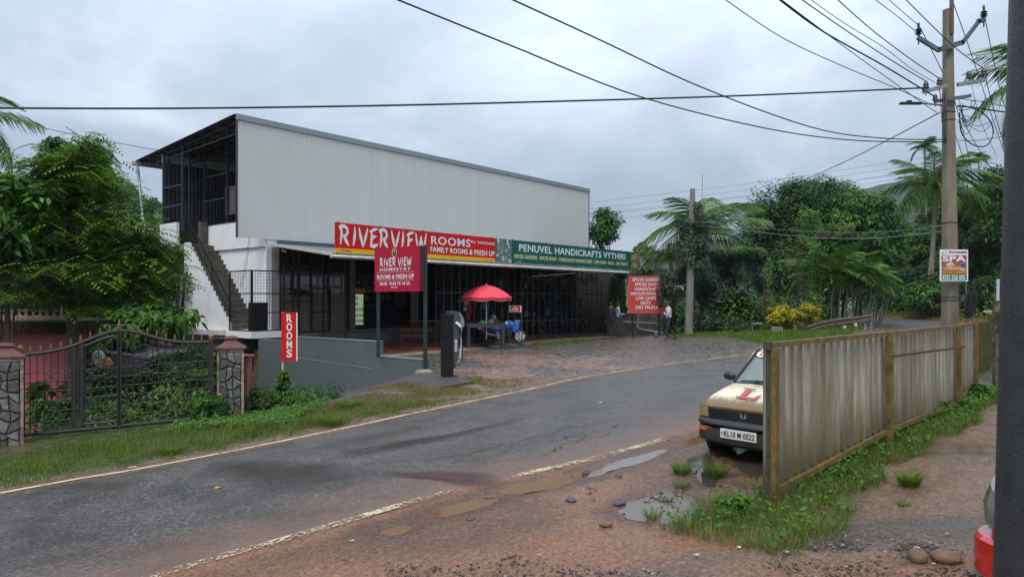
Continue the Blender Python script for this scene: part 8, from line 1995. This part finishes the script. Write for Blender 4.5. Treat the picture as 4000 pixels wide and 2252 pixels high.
P = spots(150000, (-12,-1.2), (5,18.5), 1, lambda x, y, rg: (lambda s, g: (s > .30+.25*nzz(x,y,2.2,1))&(g < -.15)&(rg.random(len(x)) < .35+.45*(nzz(x,y,.9,6)+.5))&((x < -3.6)|(y < 17.4))&(s < 2.8))(sFf(x,y), gatef(x,y)))
grass('short green grass verge between the road and the iron gate', P, .075, .010, 'grass', 2, 'verge_grass')
P = spots(30000, (-12,-3.5), (9,18.5), 3, lambda x, y, rg: (lambda s, g: (s > .6)&(g < -.2)&(nzz(x,y,1.4,9) > .12)&(s < 3.2))(sFf(x,y), gatef(x,y)))
grass('taller tufts in the grass verge by the gate', P, .16, .011, 'grass', 4, 'grass_tufts', .5)
P = spots(60000, (-5.5,1.5), (13,19.5), 5, lambda x, y, rg: (lambda s: (s > .5)&(s < 3.3)&(nzz(x,y,1.1,2) > -.12)&(rg.random(len(x)) < ss((1.4-x)/3))&((CO*(x-P1[0])+SI*(y-P1[1]) > 0)|(-SI*(x-P1[0])+CO*(y-P1[1]) < -11.2)))(sFf(x,y)))
grass('yellowing patchy grass between the road and the charging post', P, .06, .011, 'dryg', 6, 'dry_grass')
P = spots(16000, (-6.2,-3.0), (13.5,17.8), 7, lambda x, y, rg: (lambda s: (s > .8)&(s < 4)&(nzz(x,y,1.6,2) > -.1)&(-SI*(x-P1[0])+CO*(y-P1[1]) < -11))(sFf(x,y)))
o = cover('bright leafy weeds on the verge below the ROOMS sign', 14000, (-7.2,-3.6), (13.3,17.5), .07, .04, 'bright', 8, lambda x, y: (sFf(x,y) > 1.1)&(sFf(x,y) < 3.0)&(x > -6.5-.0*y)&(x < -4.2), h=.16)
P = spots(26000, (-1.5,5), (24,34), 9, lambda x, y, rg: (lambda v, u: (v > -7.1)&(v < -6.05+.25*nzz(x,y,2,1))&(u > 9.8)&(u < 13.5)&(rg.random(len(x)) < .7))(-SI*(x-P1[0])+CO*(y-P1[1]), CO*(x-P1[0])+SI*(y-P1[1])))
grass('strip of fresh grass along the kerb right of the menu stand', P, .17, .012, 'grass', 10, 'kerb_grass', .6)
P = spots(60000, (6.5,20), (27,38), 11, lambda x, y, rg: (lambda s: (s > 1.0+.5*nzz(x,y,.8,1))&(s < 5)&((x > 9.4)|((x > 8)&(s > 6))))(sFf(x,y)))
grass('long green grass below the guard rail at the bend', P, .16, .014, 'grass', 12, 'bend_grass', .5)
P = spots(7000, (7.2,10.6), (31.5,34.2), 13, lambda x, y, rg: rg.random(len(x)) < .6*ss((nzz(x,y,1.2,1)+.4)*2))
grass('grass around the foot of the leaning pole', P, .13, .012, 'grass', 14, 'pole_grass', .5)
P = spots(50000, (18,32), (24,58), 15, lambda x, y, rg: (sNf(x,y) > .2)&(sNf(x,y) < 2.2))
grass('pale grass margin along the far side of the bend', P, .22, .02, 'dryg', 16, 'far_grass', .5)
# beside the sheet fence (camera side)
fdir = np.array([.7006,.7135]); fnn = np.array([.7135,-.7006])
def fcoord(x, y): return (x-f0.x)*fdir[0]+(y-f0.y)*fdir[1], (x-f0.x)*fnn[0]+(y-f0.y)*fnn[1]
def ff1(x, y, rg):
    s, t_ = fcoord(x, y); w = .50+.25*nzz(x,y,1.5,1)+.18*(s < .4); return (s > -1.15)&(s < 9.2)&(t_ > -.30-.25*(s < .1))&(t_ < w)&(rg.random(len(x)) < .8)
P = spots(150000, (.9,10.5), (5.2,15.5), 17, ff1)
grass('lush green grass along the foot of the sheet fence', P, .16, .0065, 'grass', 18, 'fence_grass', .95)
P2 = P[RG.random(len(P)) < .12]; N = unit(np.array([0,-.3,1])+RG.normal(size=P2.shape)*.5); P2 = P2+np.array([0,0,1])*(.05+.16*RG.random(len(P2)))[:,None]
V, Q = leaf_quads(P2, N, .062, .042, RG, .3); o = fast_mesh('fence_weeds', V, Q, LM['bright'], tint=np.clip(.3+.4*RG.random(len(P2)), 0, 1)); tag(o, 'small bright leafed weeds mixed into the grass along the sheet fence', 'weeds', kind='stuff')
for k, (px_, py_, a, b, n_, lb) in enumerate(((3290,1850,60,32,420,'leafy weed clump under the middle of the first fence panel'),(3500,1640,80,30,500,'leafy weed clump at the second fence panel'),(3830,1540,40,40,420,'leafy bush right of the last fence post'),(3640,1600,70,35,500,'leafy weed clump under the second fence panel end'),(2880,1985,75,50,520,'leafy weed clump at the near left end of the fence grass'),(3750,1580,60,28,400,'weed clump between the last fence posts'))):
    g_ = gnd(px_, py_+b*.6); bush(lb, px_, py_, g_.y, a, b, n_, .075, .05, 'bright' if k != 2 else 'broad', 200+k, zb=g_.z, name='weed', cat='weed', nc=14)
# tufts in the mud
def tuft(px_, py_, h, n_, lb, seed, mk='grass', r_=.10):
    g_ = gnd(px_, py_); rg = np.random.default_rng(seed); a = rg.random(n_)*6.283; q_ = np.sqrt(rg.random(n_))*r_; x = g_.x+q_*np.cos(a); y = g_.y+q_*np.sin(a)
    o = grass(lb, np.stack([x, y, T(x, y)], 1), h, .006, mk, seed, 'grass_tuft', .8); o['category'] = 'grass tuft'; del o['kind']; return o
tuft(2663,1850,.13,320,'round grass tuft in the mud left of the puddle by the car',1)
tuft(2800,1860,.16,330,'tallest grass tuft standing in the puddle in front of the car',2,r_=.11)
tuft(2668,1905,.09,140,'thin grass tuft just below the round tuft in the mud',3)
tuft(2550,2025,.10,110,'sparse lone tuft in the wet mud at centre right',4,r_=.07)
tuft(2610,1960,.05,60,'tiny tuft left of the grass clump in the mud',5,r_=.05)
tuft(3552,1895,.15,420,'dark lone tuft on the path right of the fence grass',6,r_=.10)
tuft(3530,1975,.04,90,'small low tuft on the path near the fence grass',7,r_=.06)
tuft(1300,1660,.22,500,'dark grass clump at the road edge below the driveway',8,r_=.22)
tuft(665,1770,.13,420,'low tuft at the far road edge in front of the gate pillar',9,r_=.18)
tuft(2760,1960,.06,160,'short yellow grass patch beside the weeds in the mud',10,'dryg',.16)
tuft(2950,1900,.07,300,'short dry grass patch near the puddle by the fence end',11,'dryg',.22)
tuft(1360,1590,.16,500,'fine pale grass clump on the verge below the driveway',12,r_=.25)
# ---- hills and distance ----
def hill(name, lb_, pts, d, thick, mk, seed, n, L, base=-8):
    """ridge line traced at its real distance; a rounded body with canopy leaves on it"""
    X_ = np.array([rx(p_[0])*d for p_ in pts]); Z_ = np.array([zp(p_[1], d) for p_ in pts]); xs_ = np.linspace(X_[0], X_[-1], 60); zs_ = np.interp(xs_, X_, Z_)
    rows = 9; V = []
    for j in range(rows):
        f = j/(rows-1)
        for x, z in zip(xs_, zs_): V.append((x*(1-.0*f), d-thick*math.cos(f*math.pi), base+(z-base)*math.sin(f*math.pi)**.8+mnoise.noise(Vector((x*.08, j*.7, seed)))*.02*d*math.sin(f*math.pi)))
    V = np.array(V); ii = np.arange(rows*60).reshape(rows,60); q = np.stack([ii[:-1,:-1],ii[:-1,1:],ii[1:,1:],ii[1:,:-1]],-1).reshape(-1,4)
    o = fast_mesh(name, V, q, mat('hill_green', (.03,.05,.022), (.018,.03,.015), .08, .95), smooth=True); o['kind'] = 'structure'
    if n:
        rg = np.random.default_rng(seed); fi = rg.random(n)*.55; xi = rg.random(n)*59; i0 = xi.astype(int); fr_ = xi-i0; r0_ = fi*(rows-1); j0 = r0_.astype(int); fj = r0_-j0
        G = V.reshape(rows,60,3); i1 = np.minimum(i0+1,59); j1 = np.minimum(j0+1,rows-1)
        P = (G[j0,i0]*(1-fr_)[:,None]+G[j0,i1]*fr_[:,None])*(1-fj)[:,None]+(G[j1,i0]*(1-fr_)[:,None]+G[j1,i1]*fr_[:,None])*fj[:,None]
        bmp_ = np.array([mnoise.noise(Vector((p[0]*.25, p[2]*.35, seed))) for p in P]); P[:,2] += (bmp_+.3)*d*.018; P[:,1] -= bmp_*2
        N = unit(np.array([0,-.6,.8])+rg.normal(size=P.shape)*.4); Vv, Q = leaf_quads(P, N, L, L*.6, rg, .2)
        w_ = fast_mesh('hill_wood', Vv, Q, LM['far'], tint=np.clip(.4+bmp_*.9+.25*rg.random(n), 0, 1)); tag(w_, lb_, 'wood', kind='stuff')
hill('hill', 'wooded hillside behind the left trees, seen between them and the roof', [(300,760),(420,735),(470,745),(520,790),(560,800),(640,830),(760,860),(1000,930)], 95, 30, 'far', 5, 16000, 1.3)
hill('mountain', '', [(2200,1060),(2440,1010),(2600,985),(2900,900),(3150,800),(3300,745),(3420,722),(3500,728),(3560,760),(3660,800),(3900,760),(4400,700)], 620, 150, 'far', 6, 0, 0, base=-40)
for k, (px_, py_, a, lb) in enumerate(((460,760,26,'small crown standing proud on the left hill ridge'),(592,800,28,'airy lone tree on the hill right by the rain pipe'),(540,905,45,'pale palm-like tree low on the left hill'))):
    tree(lb, px_, 80, py_, a, a*.8, 1500, .5, .25, 'far', 300+k, nc=14, zb=-4, tr=.15)
# ---- air ----
import os as _os
mb = MB(); mb.box(-420, 620, -30, 800, -46, 118); hz = build('haze', mb, []); hz['kind'] = 'stuff'; hz['label'] = 'thin monsoon haze in the air'
hm = bpy.data.materials.new('haze'); hm.use_nodes = True; ht = hm.node_tree; ht.nodes.remove(ht.nodes['Principled BSDF'])
pv_ = ht.nodes.new('ShaderNodeVolumePrincipled'); pv_.inputs['Color'].default_value = (.78,.86,1,1); pv_.inputs['Density'].default_value = .0002
ht.links.new(pv_.outputs[0], ht.nodes['Material Output'].inputs['Volume']); hz.data.materials.append(hm)
